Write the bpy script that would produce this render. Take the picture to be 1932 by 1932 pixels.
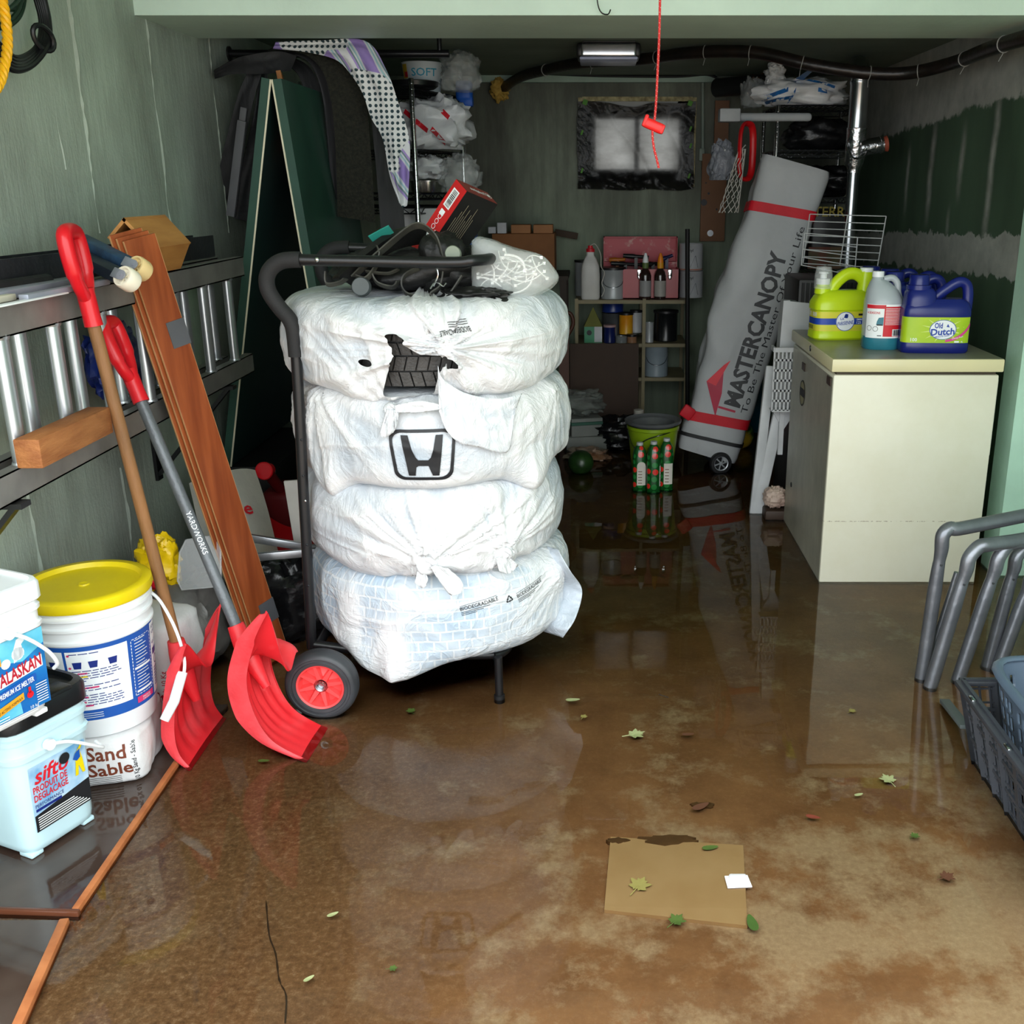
import bpy, bmesh, math, random
import numpy as np
from mathutils import Vector, Matrix, noise as mnoise
from mathutils.bvhtree import BVHTree

for o in list(bpy.data.objects):
    bpy.data.objects.remove(o)
SC = bpy.context.scene
COL = SC.collection
PI = math.pi
R_ = math.radians
random.seed(7)

# ------------------------------------------------------------------ camera
CX, CY, F = 1122.0, 966.0, 1932.0          # principal point and focal length in pixels of the 1932 frame
CAMH = 1.5
PITCH = math.atan((CY - 350.0) / F)
cam_d = bpy.data.cameras.new('camera')
cam = bpy.data.objects.new('camera', cam_d)
COL.objects.link(cam)
cam.location = (0, 0, CAMH)
cam.rotation_euler = (PI / 2 - PITCH, 0, 0)
cam_d.sensor_width = 36
cam_d.lens = 36 * F / 1932.0
cam_d.shift_x = -(CX - 966.0) / 1932.0
cam_d.clip_start = 0.05
SC.camera = cam

# ------------------------------------------------------------------ world, light, exposure
SC.view_settings.view_transform = 'Standard'
SC.view_settings.look = 'None'
SC.view_settings.gamma = 1
SC.view_settings.use_curve_mapping = False
SC.view_settings.exposure = EXPOSURE = 1.12
w = bpy.data.worlds.new('overcast_sky')
SC.world = w
w.use_nodes = True
nt = w.node_tree
bg = nt.nodes['Background']
tc = nt.nodes.new('ShaderNodeTexCoord')
sep = nt.nodes.new('ShaderNodeSeparateXYZ')
mr = nt.nodes.new('ShaderNodeMapRange')
mr.inputs['From Min'].default_value = -0.05
mr.inputs['From Max'].default_value = 0.9
mr.inputs['To Min'].default_value = 1.9
mr.inputs['To Max'].default_value = 2.75
nt.links.new(tc.outputs['Generated'], sep.inputs[0])
nt.links.new(sep.outputs['Z'], mr.inputs['Value'])
nt.links.new(mr.outputs[0], bg.inputs['Strength'])
bg.inputs['Color'].default_value = (0.93, 0.98, 1.0, 1)
SC.cycles.max_bounces = 8
SC.cycles.diffuse_bounces = 5
SC.cycles.glossy_bounces = 4
SC.cycles.transparent_max_bounces = 12
SC.cycles.caustics_reflective = False
SC.cycles.caustics_refractive = False
SC.cycles.sample_clamp_indirect = 6.0


def area(name, loc, rot, sx, sy, power=0.0, color=(1, 1, 1), portal=False):
    d = bpy.data.lights.new(name, 'AREA')
    d.shape = 'RECTANGLE'
    d.size, d.size_y = sx, sy
    d.energy = power
    d.color = color
    d.cycles.is_portal = portal
    o = bpy.data.objects.new(name, d)
    COL.objects.link(o)
    o.location = loc
    o.rotation_euler = rot
    return o


WX0, WX1, WYB, WYF = -1.56, 1.66, 6.8, 1.15       # left wall, right wall, back wall, door opening
ZC = 2.14
area('garage_door_opening', (0.05, WYF - 0.02, 1.22), (R_(90), 0, 0), 3.3, 2.42, portal=True)


# ------------------------------------------------------------------ pixel helpers (points in the room)
def ray(u, v):
    a, b = (u - CX) / F, (CY - v) / F
    cp, sp = math.cos(PITCH), math.sin(PITCH)
    return Vector((a, cp + b * sp, -sp + b * cp))


def at(u, v, Y):
    d = ray(u, v)
    return Vector((0, 0, CAMH)) + d * (Y / d.y)


def atz(u, v, z=0.0):
    d = ray(u, v)
    return Vector((0, 0, CAMH)) + d * ((z - CAMH) / d.z)


def atx(u, v, X):
    d = ray(u, v)
    return Vector((0, 0, CAMH)) + d * (X / d.x)


# ------------------------------------------------------------------ materials
def lin(c):
    if isinstance(c, (int, float)):
        c = (c, c, c)
    return tuple(((x / 255) / 12.92 if x / 255 <= 0.04045 else ((x / 255 + 0.055) / 1.055) ** 2.4) for x in c[:3]) + (1.0,)


MATS = {}


def mat(name, rgb=(128, 128, 128), rough=0.5, metal=0.0, var=0.10, vs=9.0, bump=0.0, bs=60.0, rgb2=None, stretch=(1, 1, 1),
        alpha=1.0, trans=0.0, coat=0.0, spec=0.5, ior=1.45, detail=4.0, contrast=None, sss=0.0):
    if name in MATS:
        return MATS[name]
    m = bpy.data.materials.new(name)
    m.use_nodes = True
    t = m.node_tree
    p = t.nodes['Principled BSDF']
    p.inputs['Roughness'].default_value = rough
    p.inputs['Metallic'].default_value = metal
    p.inputs['Coat Weight'].default_value = coat
    p.inputs['Coat Roughness'].default_value = 0.1
    p.inputs['Specular IOR Level'].default_value = spec
    p.inputs['IOR'].default_value = ior
    p.inputs['Transmission Weight'].default_value = trans
    p.inputs['Alpha'].default_value = alpha
    c1 = lin(rgb)
    if rgb2 is None:
        a = tuple(max(0, x * (1 - var)) for x in c1[:3]) + (1,)
        b = tuple(min(1, x * (1 + var)) for x in c1[:3]) + (1,)
    else:
        a, b = c1, lin(rgb2)
    tc = t.nodes.new('ShaderNodeTexCoord')
    mp = t.nodes.new('ShaderNodeMapping')
    mp.inputs['Scale'].default_value = stretch
    t.links.new(tc.outputs['Object'], mp.inputs['Vector'])
    n = t.nodes.new('ShaderNodeTexNoise')
    n.inputs['Scale'].default_value = vs
    n.inputs['Detail'].default_value = detail
    t.links.new(mp.outputs[0], n.inputs['Vector'])
    r = t.nodes.new('ShaderNodeValToRGB')
    lo, hi = contrast or (0.3, 0.7)
    r.color_ramp.elements[0].position = lo
    r.color_ramp.elements[1].position = hi
    r.color_ramp.elements[0].color = a
    r.color_ramp.elements[1].color = b
    t.links.new(n.outputs[0], r.inputs[0])
    t.links.new(r.outputs[0], p.inputs['Base Color'])
    if bump > 0:
        n2 = t.nodes.new('ShaderNodeTexNoise')
        n2.inputs['Scale'].default_value = bs
        n2.inputs['Detail'].default_value = 5
        t.links.new(mp.outputs[0], n2.inputs['Vector'])
        bp = t.nodes.new('ShaderNodeBump')
        bp.inputs['Strength'].default_value = bump
        bp.inputs['Distance'].default_value = 0.02
        t.links.new(n2.outputs[0], bp.inputs['Height'])
        t.links.new(bp.outputs[0], p.inputs['Normal'])
    MATS[name] = m
    return m


def N(t, kind, **kw):
    n = t.nodes.new(kind)
    for k, v in kw.items():
        if k in n.inputs.keys():
            n.inputs[k].default_value = v
        else:
            setattr(n, k, v)
    return n


def ramp(t, src, stops):
    r = t.nodes.new('ShaderNodeValToRGB')
    els = r.color_ramp.elements
    while len(els) < len(stops):
        els.new(0.5)
    for e, (p, c) in zip(els, stops):
        e.position = p
        e.color = c if len(c) == 4 else tuple(c) + (1,)
    t.links.new(src, r.inputs[0])
    return r.outputs[0]


def mixc(t, fac, a, b, mode='MIX'):
    n = t.nodes.new('ShaderNodeMix')
    n.data_type = 'RGBA'
    n.blend_type = mode
    for val, sock in ((fac, n.inputs[0]), (a, n.inputs[6]), (b, n.inputs[7])):
        if isinstance(val, (int, float)):
            sock.default_value = val
        elif isinstance(val, tuple):
            sock.default_value = val
        else:
            t.links.new(val, sock)
    return n.outputs[2]


def mth(t, op, a, b=None, clamp=False):
    n = t.nodes.new('ShaderNodeMath')
    n.operation = op
    n.use_clamp = clamp
    for val, sock in ((a, n.inputs[0]), (b, n.inputs[1])):
        if val is None:
            continue
        if isinstance(val, (int, float)):
            sock.default_value = val
        else:
            t.links.new(val, sock)
    return n.outputs[0]


def noise_node(t, vec, scale, detail=4, rough=0.55):
    n = N(t, 'ShaderNodeTexNoise', Scale=scale, Detail=detail, Roughness=rough)
    t.links.new(vec, n.inputs['Vector'])
    return n.outputs[0]


def mapping(t, scale=(1, 1, 1), loc=(0, 0, 0), src='Object'):
    tc = t.nodes.new('ShaderNodeTexCoord')
    mp = t.nodes.new('ShaderNodeMapping')
    mp.inputs['Scale'].default_value = scale
    mp.inputs['Location'].default_value = loc
    t.links.new(tc.outputs[src], mp.inputs['Vector'])
    return mp.outputs[0]


def xyz(t, src='Object'):
    tc = t.nodes.new('ShaderNodeTexCoord')
    s = t.nodes.new('ShaderNodeSeparateXYZ')
    t.links.new(tc.outputs[src], s.inputs[0])
    return s.outputs


def newmat(name):
    m = bpy.data.materials.new(name)
    m.use_nodes = True
    MATS[name] = m
    return m, m.node_tree, m.node_tree.nodes['Principled BSDF']


def bump_to(t, p, h, strength=0.4, dist=0.02):
    bp = N(t, 'ShaderNodeBump', Strength=strength, Distance=dist)
    t.links.new(h, bp.inputs['Height'])
    t.links.new(bp.outputs[0], p.inputs['Normal'])


# ------------------------------------------------------------------ numpy noise
def _h(ix, iy, iz):
    n = (ix.astype(np.int64) * 374761393 + iy.astype(np.int64) * 668265263 + iz.astype(np.int64) * 1274126177) & 0xFFFFFFFF
    n = ((n ^ (n >> 13)) * 1274126177) & 0xFFFFFFFF
    n = n ^ (n >> 16)
    return (n & 0xFFFFFF) / float(0xFFFFFF)


def vn(x, y, z=0.0):
    x, y, z = np.broadcast_arrays(np.asarray(x, float), np.asarray(y, float), np.asarray(z, float))
    ix, iy, iz = np.floor(x), np.floor(y), np.floor(z)
    fx, fy, fz = x - ix, y - iy, z - iz
    fx, fy, fz = [q * q * (3 - 2 * q) for q in (fx, fy, fz)]
    r = 0
    for dx in (0, 1):
        for dy in (0, 1):
            for dz in (0, 1):
                wgt = (fx if dx else 1 - fx) * (fy if dy else 1 - fy) * (fz if dz else 1 - fz)
                r = r + wgt * _h(ix + dx, iy + dy, iz + dz)
    return r


def fbm(x, y, z=0.0, o=3):
    s, a, tot = 0, 1.0, 0
    for i in range(o):
        s = s + a * vn(np.asarray(x) * 2 ** i, np.asarray(y) * 2 ** i, np.asarray(z) * 2 ** i + 11.3 * i)
        tot += a
        a *= 0.5
    return s / tot


def ridge(n):
    return 1 - np.abs(2 * n - 1)


# ------------------------------------------------------------------ mesh builder
def frame_of(d, up=Vector((0, 0, 1))):
    d = d.normalized()
    if abs(d.dot(up)) > 0.98:
        up = Vector((0, 1, 0)) if abs(d.y) < 0.9 else Vector((1, 0, 0))
    x = d.cross(up).normalized()
    y = x.cross(d).normalized()
    return x, y, d


def rotz(a):
    return Matrix.Rotation(a, 3, 'Z')


class MB:
    def __init__(self):
        self.v, self.f, self.mi, self.m = [], [], [], 0

    def add(self, vs, fs):
        o = len(self.v)
        self.v.extend([Vector(q) for q in vs])
        self.f.extend([[i + o for i in q] for q in fs])
        self.mi.extend([self.m] * len(fs))
        return self

    def box(self, c, s, R=None):
        c = Vector(c)
        vs = []
        for dx in (-.5, .5):
            for dy in (-.5, .5):
                for dz in (-.5, .5):
                    q = Vector((dx * s[0], dy * s[1], dz * s[2]))
                    vs.append(c + (R @ q if R else q))
        return self.add(vs, [(0, 1, 3, 2), (4, 6, 7, 5), (0, 4, 5, 1), (2, 3, 7, 6), (0, 2, 6, 4), (1, 5, 7, 3)])

    def b2(self, lo, hi):
        return self.box([(a + b) / 2 for a, b in zip(lo, hi)], [abs(b - a) for a, b in zip(lo, hi)])

    def bm(self, bm, R=None, c=(0, 0, 0)):
        c = Vector(c)
        bm.verts.ensure_lookup_table()
        for i, q in enumerate(bm.verts):
            q.index = i
        self.add([c + (R @ q.co if R else q.co) for q in bm.verts], [[q.index for q in f.verts] for f in bm.faces])
        bm.free()
        return self

    def rbox(self, c, s, r=0.01, seg=2, R=None, taper=None):
        bm = bmesh.new()
        bmesh.ops.create_cube(bm, size=1)
        for q in bm.verts:
            k = 1.0
            if taper and q.co.z < 0:
                k = taper
            q.co = Vector((q.co.x * s[0] * k, q.co.y * s[1] * k, q.co.z * s[2]))
        r = min(r, min(s) * 0.49)
        bmesh.ops.bevel(bm, geom=bm.edges[:], offset=r, segments=seg, affect='EDGES', profile=0.5)
        return self.bm(bm, R, c)

    def bar(self, p, q, w, h, up=Vector((0, 0, 1)), r=0.0):
        p, q = Vector(p), Vector(q)
        x, y, d = frame_of(q - p, Vector(up))
        R = Matrix((x, d, y)).transposed()
        if r > 0:
            return self.rbox((p + q) / 2, (w, (q - p).length, h), r, 2, R)
        return self.box((p + q) / 2, (w, (q - p).length, h), R)

    def tube(self, pts, r, n=10, closed=False, caps=True, flat=None):
        pts = [Vector(p) for p in pts]
        k = len(pts)
        rs = r if isinstance(r, (list, tuple)) else [r] * k
        rings = []
        prev = None
        for i in range(k):
            if closed:
                d = pts[(i + 1) % k] - pts[i - 1]
            else:
                d = pts[min(i + 1, k - 1)] - pts[max(i - 1, 0)]
            d = d.normalized() if d.length > 1e-9 else Vector((0, 0, 1))
            if prev is None:
                x, y, _ = frame_of(d)
            else:
                x = prev - d * prev.dot(d)
                x = x.normalized() if x.length > 1e-6 else frame_of(d)[0]
                y = x.cross(d)
            prev = x
            fx, fy = flat or (1, 1)
            rings.append([pts[i] + (x * math.cos(2 * PI * j / n) * fx + y * math.sin(2 * PI * j / n) * fy) * rs[i] for j in range(n)])
        self.rings(rings, closed=closed, caps=caps)
        return self

    def rings(self, rings, closed=False, caps=True, wrap=True):
        k, n = len(rings), len(rings[0])
        vs = [q for rg in rings for q in rg]
        fs = []
        for i in range(k if closed else k - 1):
            i2 = (i + 1) % k
            for j in range(n if wrap else n - 1):
                j2 = (j + 1) % n
                fs.append((i * n + j, i * n + j2, i2 * n + j2, i2 * n + j))
        if caps and not closed and wrap:
            fs.append(tuple(range(n - 1, -1, -1)))
            fs.append(tuple((k - 1) * n + j for j in range(n)))
        return self.add(vs, fs)

    def lathe(self, prof, n=32, c=(0, 0, 0), R=None, sx=1.0, sy=1.0, caps=True, a0=0.0, a1=None):
        c = Vector(c)
        full = a1 is None
        if full:
            a1 = a0 + 2 * PI
        rings = []
        cnt = n if full else n + 1
        for r, z in prof:
            rg = []
            for j in range(cnt):
                a = a0 + (a1 - a0) * j / n
                q = Vector((r * math.cos(a) * sx, r * math.sin(a) * sy, z))
                rg.append(c + (R @ q if R else q))
            rings.append(rg)
        return self.rings(rings, caps=caps and full, wrap=full)

    def ell(self, c, rad, R=None, nu=20, nv=12, fn=None):
        c = Vector(c)
        rings = []
        for i in range(1, nv):
            ph = -PI / 2 + PI * i / nv
            rg = []
            for j in range(nu):
                a = 2 * PI * j / nu
                q = Vector((math.cos(ph) * math.cos(a), math.cos(ph) * math.sin(a), math.sin(ph)))
                if fn:
                    q = q * fn(q)
                q = Vector((q.x * rad[0], q.y * rad[1], q.z * rad[2]))
                rg.append(c + (R @ q if R else q))
            rings.append(rg)
        return self.rings(rings)

    def grid(self, P, wrapu=False, thick=0.0):
        """P: array nu x nv x 3. thick > 0 closes it as a sheet with two faces."""
        P = np.asarray(P, float)
        nu, nv = P.shape[:2]
        vs = [Vector(q) for q in P.reshape(-1, 3)]
        fs = []
        for i in range(nu if wrapu else nu - 1):
            for j in range(nv - 1):
                i2 = (i + 1) % nu
                fs.append((i * nv + j, i2 * nv + j, i2 * nv + j + 1, i * nv + j + 1))
        if thick > 0:
            du = np.gradient(P, axis=0)
            dv = np.gradient(P, axis=1)
            nn = np.cross(du, dv)
            nn /= np.maximum(np.linalg.norm(nn, axis=2, keepdims=True), 1e-9)
            Q = (P - nn * thick).reshape(-1, 3)
            o = len(vs)
            vs += [Vector(q) for q in Q]
            fs += [tuple(reversed([i + o for i in f])) for f in list(fs)]
            if not wrapu:
                for j in range(nv - 1):
                    fs.append((j, j + 1, o + j + 1, o + j))
                    b = (nu - 1) * nv + j
                    fs.append((b + 1, b, o + b, o + b + 1))
            for i in range(nu if wrapu else nu - 1):
                a, b = i * nv, ((i + 1) % nu) * nv
                fs.append((b, a, o + a, o + b))
                a, b = a + nv - 1, b + nv - 1
                fs.append((a, b, o + b, o + a))
        return self.add(vs, fs)

    def prism(self, poly, a, b, fn=None):
        """poly (x, y) list; fn maps (x, y, t) to a point; t = a and b."""
        fn = fn or (lambda x, y, t: Vector((x, y, t)))
        n = len(poly)
        vs = [fn(x, y, a) for x, y in poly] + [fn(x, y, b) for x, y in poly]
        fs = [tuple(range(n - 1, -1, -1)), tuple(range(n, 2 * n))]
        fs += [(i, (i + 1) % n, n + (i + 1) % n, n + i) for i in range(n)]
        return self.add(vs, fs)

    def rect(self, x0, y0, x1, y1, fn, nx=1, ny=1):
        vs = [fn(x0 + (x1 - x0) * i / nx, y0 + (y1 - y0) * j / ny) for i in range(nx + 1) for j in range(ny + 1)]
        fs = [(i * (ny + 1) + j, (i + 1) * (ny + 1) + j, (i + 1) * (ny + 1) + j + 1, i * (ny + 1) + j + 1) for i in range(nx) for j in range(ny)]
        return self.add(vs, fs)

    def poly(self, pts, fn):
        return self.add([fn(x, y) for x, y in pts], [tuple(range(len(pts)))])

    def disc(self, x, y, r, fn, n=20, r2=None, ry=1.0):
        o = [(x + r * math.cos(2 * PI * i / n), y + r * ry * math.sin(2 * PI * i / n)) for i in range(n)]
        if r2 is None:
            return self.poly(o, fn)
        q = [(x + r2 * math.cos(2 * PI * i / n), y + r2 * ry * math.sin(2 * PI * i / n)) for i in range(n)]
        return self.add([fn(*s) for s in o + q], [(i, (i + 1) % n, n + (i + 1) % n, n + i) for i in range(n)])

    def text(self, s, size, x, y, fn, align='L', shear=0.0, bold=0.0, width=None, sx=1.0):
        vs, fs = glyphs(s, shear, bold)
        vs = [(px * size * sx, py * size) for px, py in vs]
        mn, mx = min(q[0] for q in vs), max(q[0] for q in vs)
        k = 1.0
        if width:
            k = width / (mx - mn)
        off = {'L': mn, 'C': (mn + mx) / 2, 'R': mx}[align]
        return self.add([fn(x + (px - off) * k, y + py) for px, py in vs], fs)


_GL = {}


def glyphs(s, shear=0.0, bold=0.0):
    key = (s, shear, bold)
    if key not in _GL:
        cu = bpy.data.curves.new('tmp_text', 'FONT')
        cu.body = s
        cu.size = 1.0
        cu.resolution_u = 2
        cu.shear = shear
        cu.offset = bold
        o = bpy.data.objects.new('tmp_text', cu)
        me = o.to_mesh()
        vs = [(q.co.x, q.co.y) for q in me.vertices]
        fs = [tuple(p.vertices) for p in me.polygons]
        o.to_mesh_clear()
        bpy.data.objects.remove(o)
        bpy.data.curves.remove(cu)
        _GL[key] = (vs, fs)
    return _GL[key]


def plane_map(o, ex, ey, off=0.001):
    o, ex, ey = Vector(o), Vector(ex).normalized(), Vector(ey).normalized()
    n = ex.cross(ey).normalized() * off
    return lambda x, y: o + ex * x + ey * y + n


def cyl_map(r_of_y, a0=-PI / 2, off=0.001, c=(0, 0, 0)):
    """x runs along the arc, counter-clockwise from above, y is height."""
    c = Vector(c)
    ro = r_of_y if callable(r_of_y) else (lambda y: r_of_y)
    r0 = ro(0.0)

    def fn(x, y):
        r = ro(y) + off
        a = a0 + x / r0
        return c + Vector((r * math.cos(a), r * math.sin(a), y))
    return fn


# ------------------------------------------------------------------ objects
def obj(name, mb, mats, parent=None, smooth=40, world=False, label=None):
    me = bpy.data.meshes.new(name)
    vs = mb.v
    if parent is not None and world:
        inv = ROOTINV[parent.name]
        vs = [inv @ q for q in vs]
    me.from_pydata([tuple(q) for q in vs], [], [tuple(f) for f in mb.f])
    ml = mats if isinstance(mats, (list, tuple)) else [mats]
    for m in ml:
        me.materials.append(m)
    if len(ml) > 1:
        me.polygons.foreach_set('material_index', mb.mi)
    bm = bmesh.new()
    bm.from_mesh(me)
    bmesh.ops.recalc_face_normals(bm, faces=bm.faces[:])
    bm.to_mesh(me)
    bm.free()
    if smooth:
        me.shade_smooth()
        me.set_sharp_from_angle(angle=R_(smooth))
    o = bpy.data.objects.new(name, me)
    COL.objects.link(o)
    if parent is not None:
        o.parent = parent
        ROOTINV[o.name] = ROOTINV[parent.name]
    if label:
        o['label'] = label
    return o


ROOTINV = {}


def tag(o, label, cat, group=None, kind=None):
    o['label'] = label
    o['category'] = cat
    if group:
        o['group'] = group
    if kind:
        o['kind'] = kind
    return o


def thing(name, label, cat, loc=(0, 0, 0), rz=0.0, group=None, rot=None):
    o = bpy.data.objects.new(name, None)
    o.empty_display_size = 0.05
    COL.objects.link(o)
    o.location = loc
    o.rotation_euler = rot if rot else (0, 0, rz)
    M4 = Matrix.Translation(Vector(loc)) @ o.rotation_euler.to_matrix().to_4x4()
    ROOTINV[o.name] = M4.inverted()
    return tag(o, label, cat, group)


def one(name, mb, mats, label, cat, group=None, kind=None, smooth=40):
    lo = [min(q[i] for q in mb.v) for i in range(3)]
    hi = [max(q[i] for q in mb.v) for i in range(3)]
    b = Vector(((lo[0] + hi[0]) / 2, (lo[1] + hi[1]) / 2, lo[2]))
    mb.v = [q - b for q in mb.v]
    o = obj(name, mb, mats, smooth=smooth)
    o.location = b
    ROOTINV[o.name] = Matrix.Translation(b).inverted()
    return tag(o, label, cat, group, kind)


def struct(name, mb, mats, smooth=0, parent=None):
    o = obj(name, mb, mats, parent, smooth=smooth, world=parent is not None)
    if parent is None:
        o['kind'] = 'structure'
        ROOTINV[o.name] = Matrix.Identity(4)
    return o


def copy_tree(o, parent=None):
    c = o.copy()
    COL.objects.link(c)
    if parent is not None:
        c.parent = parent
    for ch in [q for q in bpy.data.objects if q.parent == o]:
        copy_tree(ch, c)
    return c


def bez(pts, n=8):
    """Catmull-Rom through the points."""
    pts = [Vector(p) for p in pts]
    out = []
    for i in range(len(pts) - 1):
        p0, p1, p2, p3 = pts[max(i - 1, 0)], pts[i], pts[i + 1], pts[min(i + 2, len(pts) - 1)]
        for k in range(n):
            t = k / n
            out.append(0.5 * ((2 * p1) + (p2 - p0) * t + (2 * p0 - 5 * p1 + 4 * p2 - p3) * t * t + (3 * p1 - p0 - 3 * p2 + p3) * t ** 3))
    out.append(pts[-1])
    return out


def sring(hx, hy, z, n=40, e=4.0, cx=0.0, cy=0.0):
    """a ring of rounded-rectangle (superellipse) outline"""
    rg = []
    for j in range(n):
        a = 2 * PI * j / n
        c, s = math.cos(a), math.sin(a)
        k = (abs(c) ** e + abs(s) ** e) ** (-1 / e)
        rg.append(Vector((cx + hx * c * k, cy + hy * s * k, z)))
    return rg


def rrect(w, h, r, n=6):
    pts = []
    for cx, cy, a in ((w / 2 - r, h / 2 - r, 0), (-w / 2 + r, h / 2 - r, 90), (-w / 2 + r, -h / 2 + r, 180), (w / 2 - r, -h / 2 + r, 270)):
        for i in range(n + 1):
            q = R_(a + 90 * i / n)
            pts.append((cx + r * math.cos(q), cy + r * math.sin(q)))
    return pts
# ================================================================== THE ROOM
def wall_paint():
    m, t, p = newmat('green_board_marked_concrete')
    v1 = mapping(t, (1, 1, 0.10))
    streak = noise_node(t, v1, 15, 6, 0.72)
    v2 = mapping(t, (1, 1, 0.5))
    blot = noise_node(t, v2, 2.4, 5)
    fine = noise_node(t, mapping(t), 90, 3)
    c = ramp(t, blot, [(0.25, lin((136, 144, 134))), (0.5, lin((166, 178, 165))), (0.75, lin((188, 204, 188)))])
    c = mixc(t, mth(t, 'MULTIPLY', ramp(t, streak, [(0.5, (0, 0, 0)), (0.75, (1, 1, 1))]), 0.4), c, lin((176, 192, 176)))
    c = mixc(t, mth(t, 'MULTIPLY', ramp(t, streak, [(0.2, (1, 1, 1)), (0.38, (0, 0, 0))]), 0.3), c, lin((88, 94, 84)))
    dirt = noise_node(t, v2, 1.1, 6, 0.7)
    c = mixc(t, mth(t, 'MULTIPLY', ramp(t, dirt, [(0.48, (0, 0, 0)), (0.72, (1, 1, 1))]), 0.6), c, lin((92, 90, 78)))
    t.links.new(c, p.inputs['Base Color'])
    p.inputs['Roughness'].default_value = 0.62
    h = mth(t, 'ADD', mth(t, 'MULTIPLY', streak, 1.0), mth(t, 'MULTIPLY', fine, 0.25))
    bump_to(t, p, h, 0.5, 0.010)
    return m


def back_paint():
    m, t, p = newmat('stained_green_back_wall')
    v2 = mapping(t, (1, 1, 0.35))
    blot = noise_node(t, v2, 3.0, 6, 0.65)
    c = ramp(t, blot, [(0.3, lin((74, 74, 66))), (0.5, lin((100, 104, 92))), (0.72, lin((134, 144, 126)))])
    z = xyz(t)[2]
    low = N(t, 'ShaderNodeMapRange')
    for k, q in (('From Min', 1.0), ('From Max', 1.55), ('To Min', 1.0), ('To Max', 0.0)):
        low.inputs[k].default_value = q
    t.links.new(z, low.inputs[0])
    c = mixc(t, mth(t, 'MULTIPLY', low.outputs[0], 0.7), c, lin((128, 144, 122)))
    streak = noise_node(t, mapping(t, (1, 1, 0.06)), 20, 5)
    c = mixc(t, mth(t, 'MULTIPLY', ramp(t, streak, [(0.45, (0, 0, 0)), (0.7, (1, 1, 1))]), 0.35), c, lin((58, 60, 52)))
    t.links.new(c, p.inputs['Base Color'])
    p.inputs['Roughness'].default_value = 0.75
    bump_to(t, p, mth(t, 'ADD', blot, streak), 0.4)
    return m


def drywall():
    m, t, p = newmat('green_drywall_with_joint_compound')
    o = xyz(t)
    n1 = noise_node(t, mapping(t, (1, 1, 1)), 9, 6, 0.65)
    n2 = noise_node(t, mapping(t, (1, 1, 0.4)), 2.5, 4)
    zj = mth(t, 'ADD', o[2], mth(t, 'MULTIPLY', mth(t, 'SUBTRACT', n1, 0.5), 0.14))
    zj = mth(t, 'ADD', zj, mth(t, 'MULTIPLY', mth(t, 'SUBTRACT', o[1], 4.2), 0.035))

    def band(v, a, b, soft):
        r1 = N(t, 'ShaderNodeMapRange')
        r1.interpolation_type = 'SMOOTHSTEP'
        r1.inputs[1].default_value, r1.inputs[2].default_value = a - soft, a + soft
        t.links.new(v, r1.inputs[0])
        r2 = N(t, 'ShaderNodeMapRange')
        r2.interpolation_type = 'SMOOTHSTEP'
        r2.inputs[1].default_value, r2.inputs[2].default_value = b - soft, b + soft
        t.links.new(v, r2.inputs[0])
        return mth(t, 'MULTIPLY', r1.outputs[0], mth(t, 'SUBTRACT', 1.0, r2.outputs[0]))
    mask = band(zj, 1.14, 1.31, 0.006)
    mask = mth(t, 'MAXIMUM', mask, band(zj, 1.84, 3.0, 0.012))
    yj = mth(t, 'ADD', o[1], mth(t, 'MULTIPLY', mth(t, 'SUBTRACT', noise_node(t, mapping(t, (0.2, 0.2, 1)), 5, 3), 0.5), 0.06))
    for yc, z0, z1, wd in ((5.72, 1.40, 1.66, 0.035), (5.33, 1.36, 1.77, 0.045), (4.90, 1.48, 1.72, 0.04), (4.52, 1.30, 1.85, 0.04), (5.0, 1.30, 1.36, 0.03)):
        s = mth(t, 'MULTIPLY', band(yj, yc - wd * 0.6, yc + wd * 0.6, wd * 0.7), band(o[2], z0, z1, 0.09))
        s = mth(t, 'MULTIPLY', s, mth(t, 'ADD', 0.35, n1))
        mask = mth(t, 'MAXIMUM', mask, mth(t, 'MULTIPLY', s, 1.0))
    g = ramp(t, n2, [(0.3, lin((54, 74, 56))), (0.7, lin((78, 104, 80)))])
    k = ramp(t, n1, [(0.3, lin((146, 148, 142))), (0.7, lin((178, 180, 172)))])
    c = mixc(t, mask, g, k)
    t.links.new(c, p.inputs['Base Color'])
    p.inputs['Roughness'].default_value = 0.7
    bump_to(t, p, mask, 0.25, 0.004)
    return m


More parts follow.
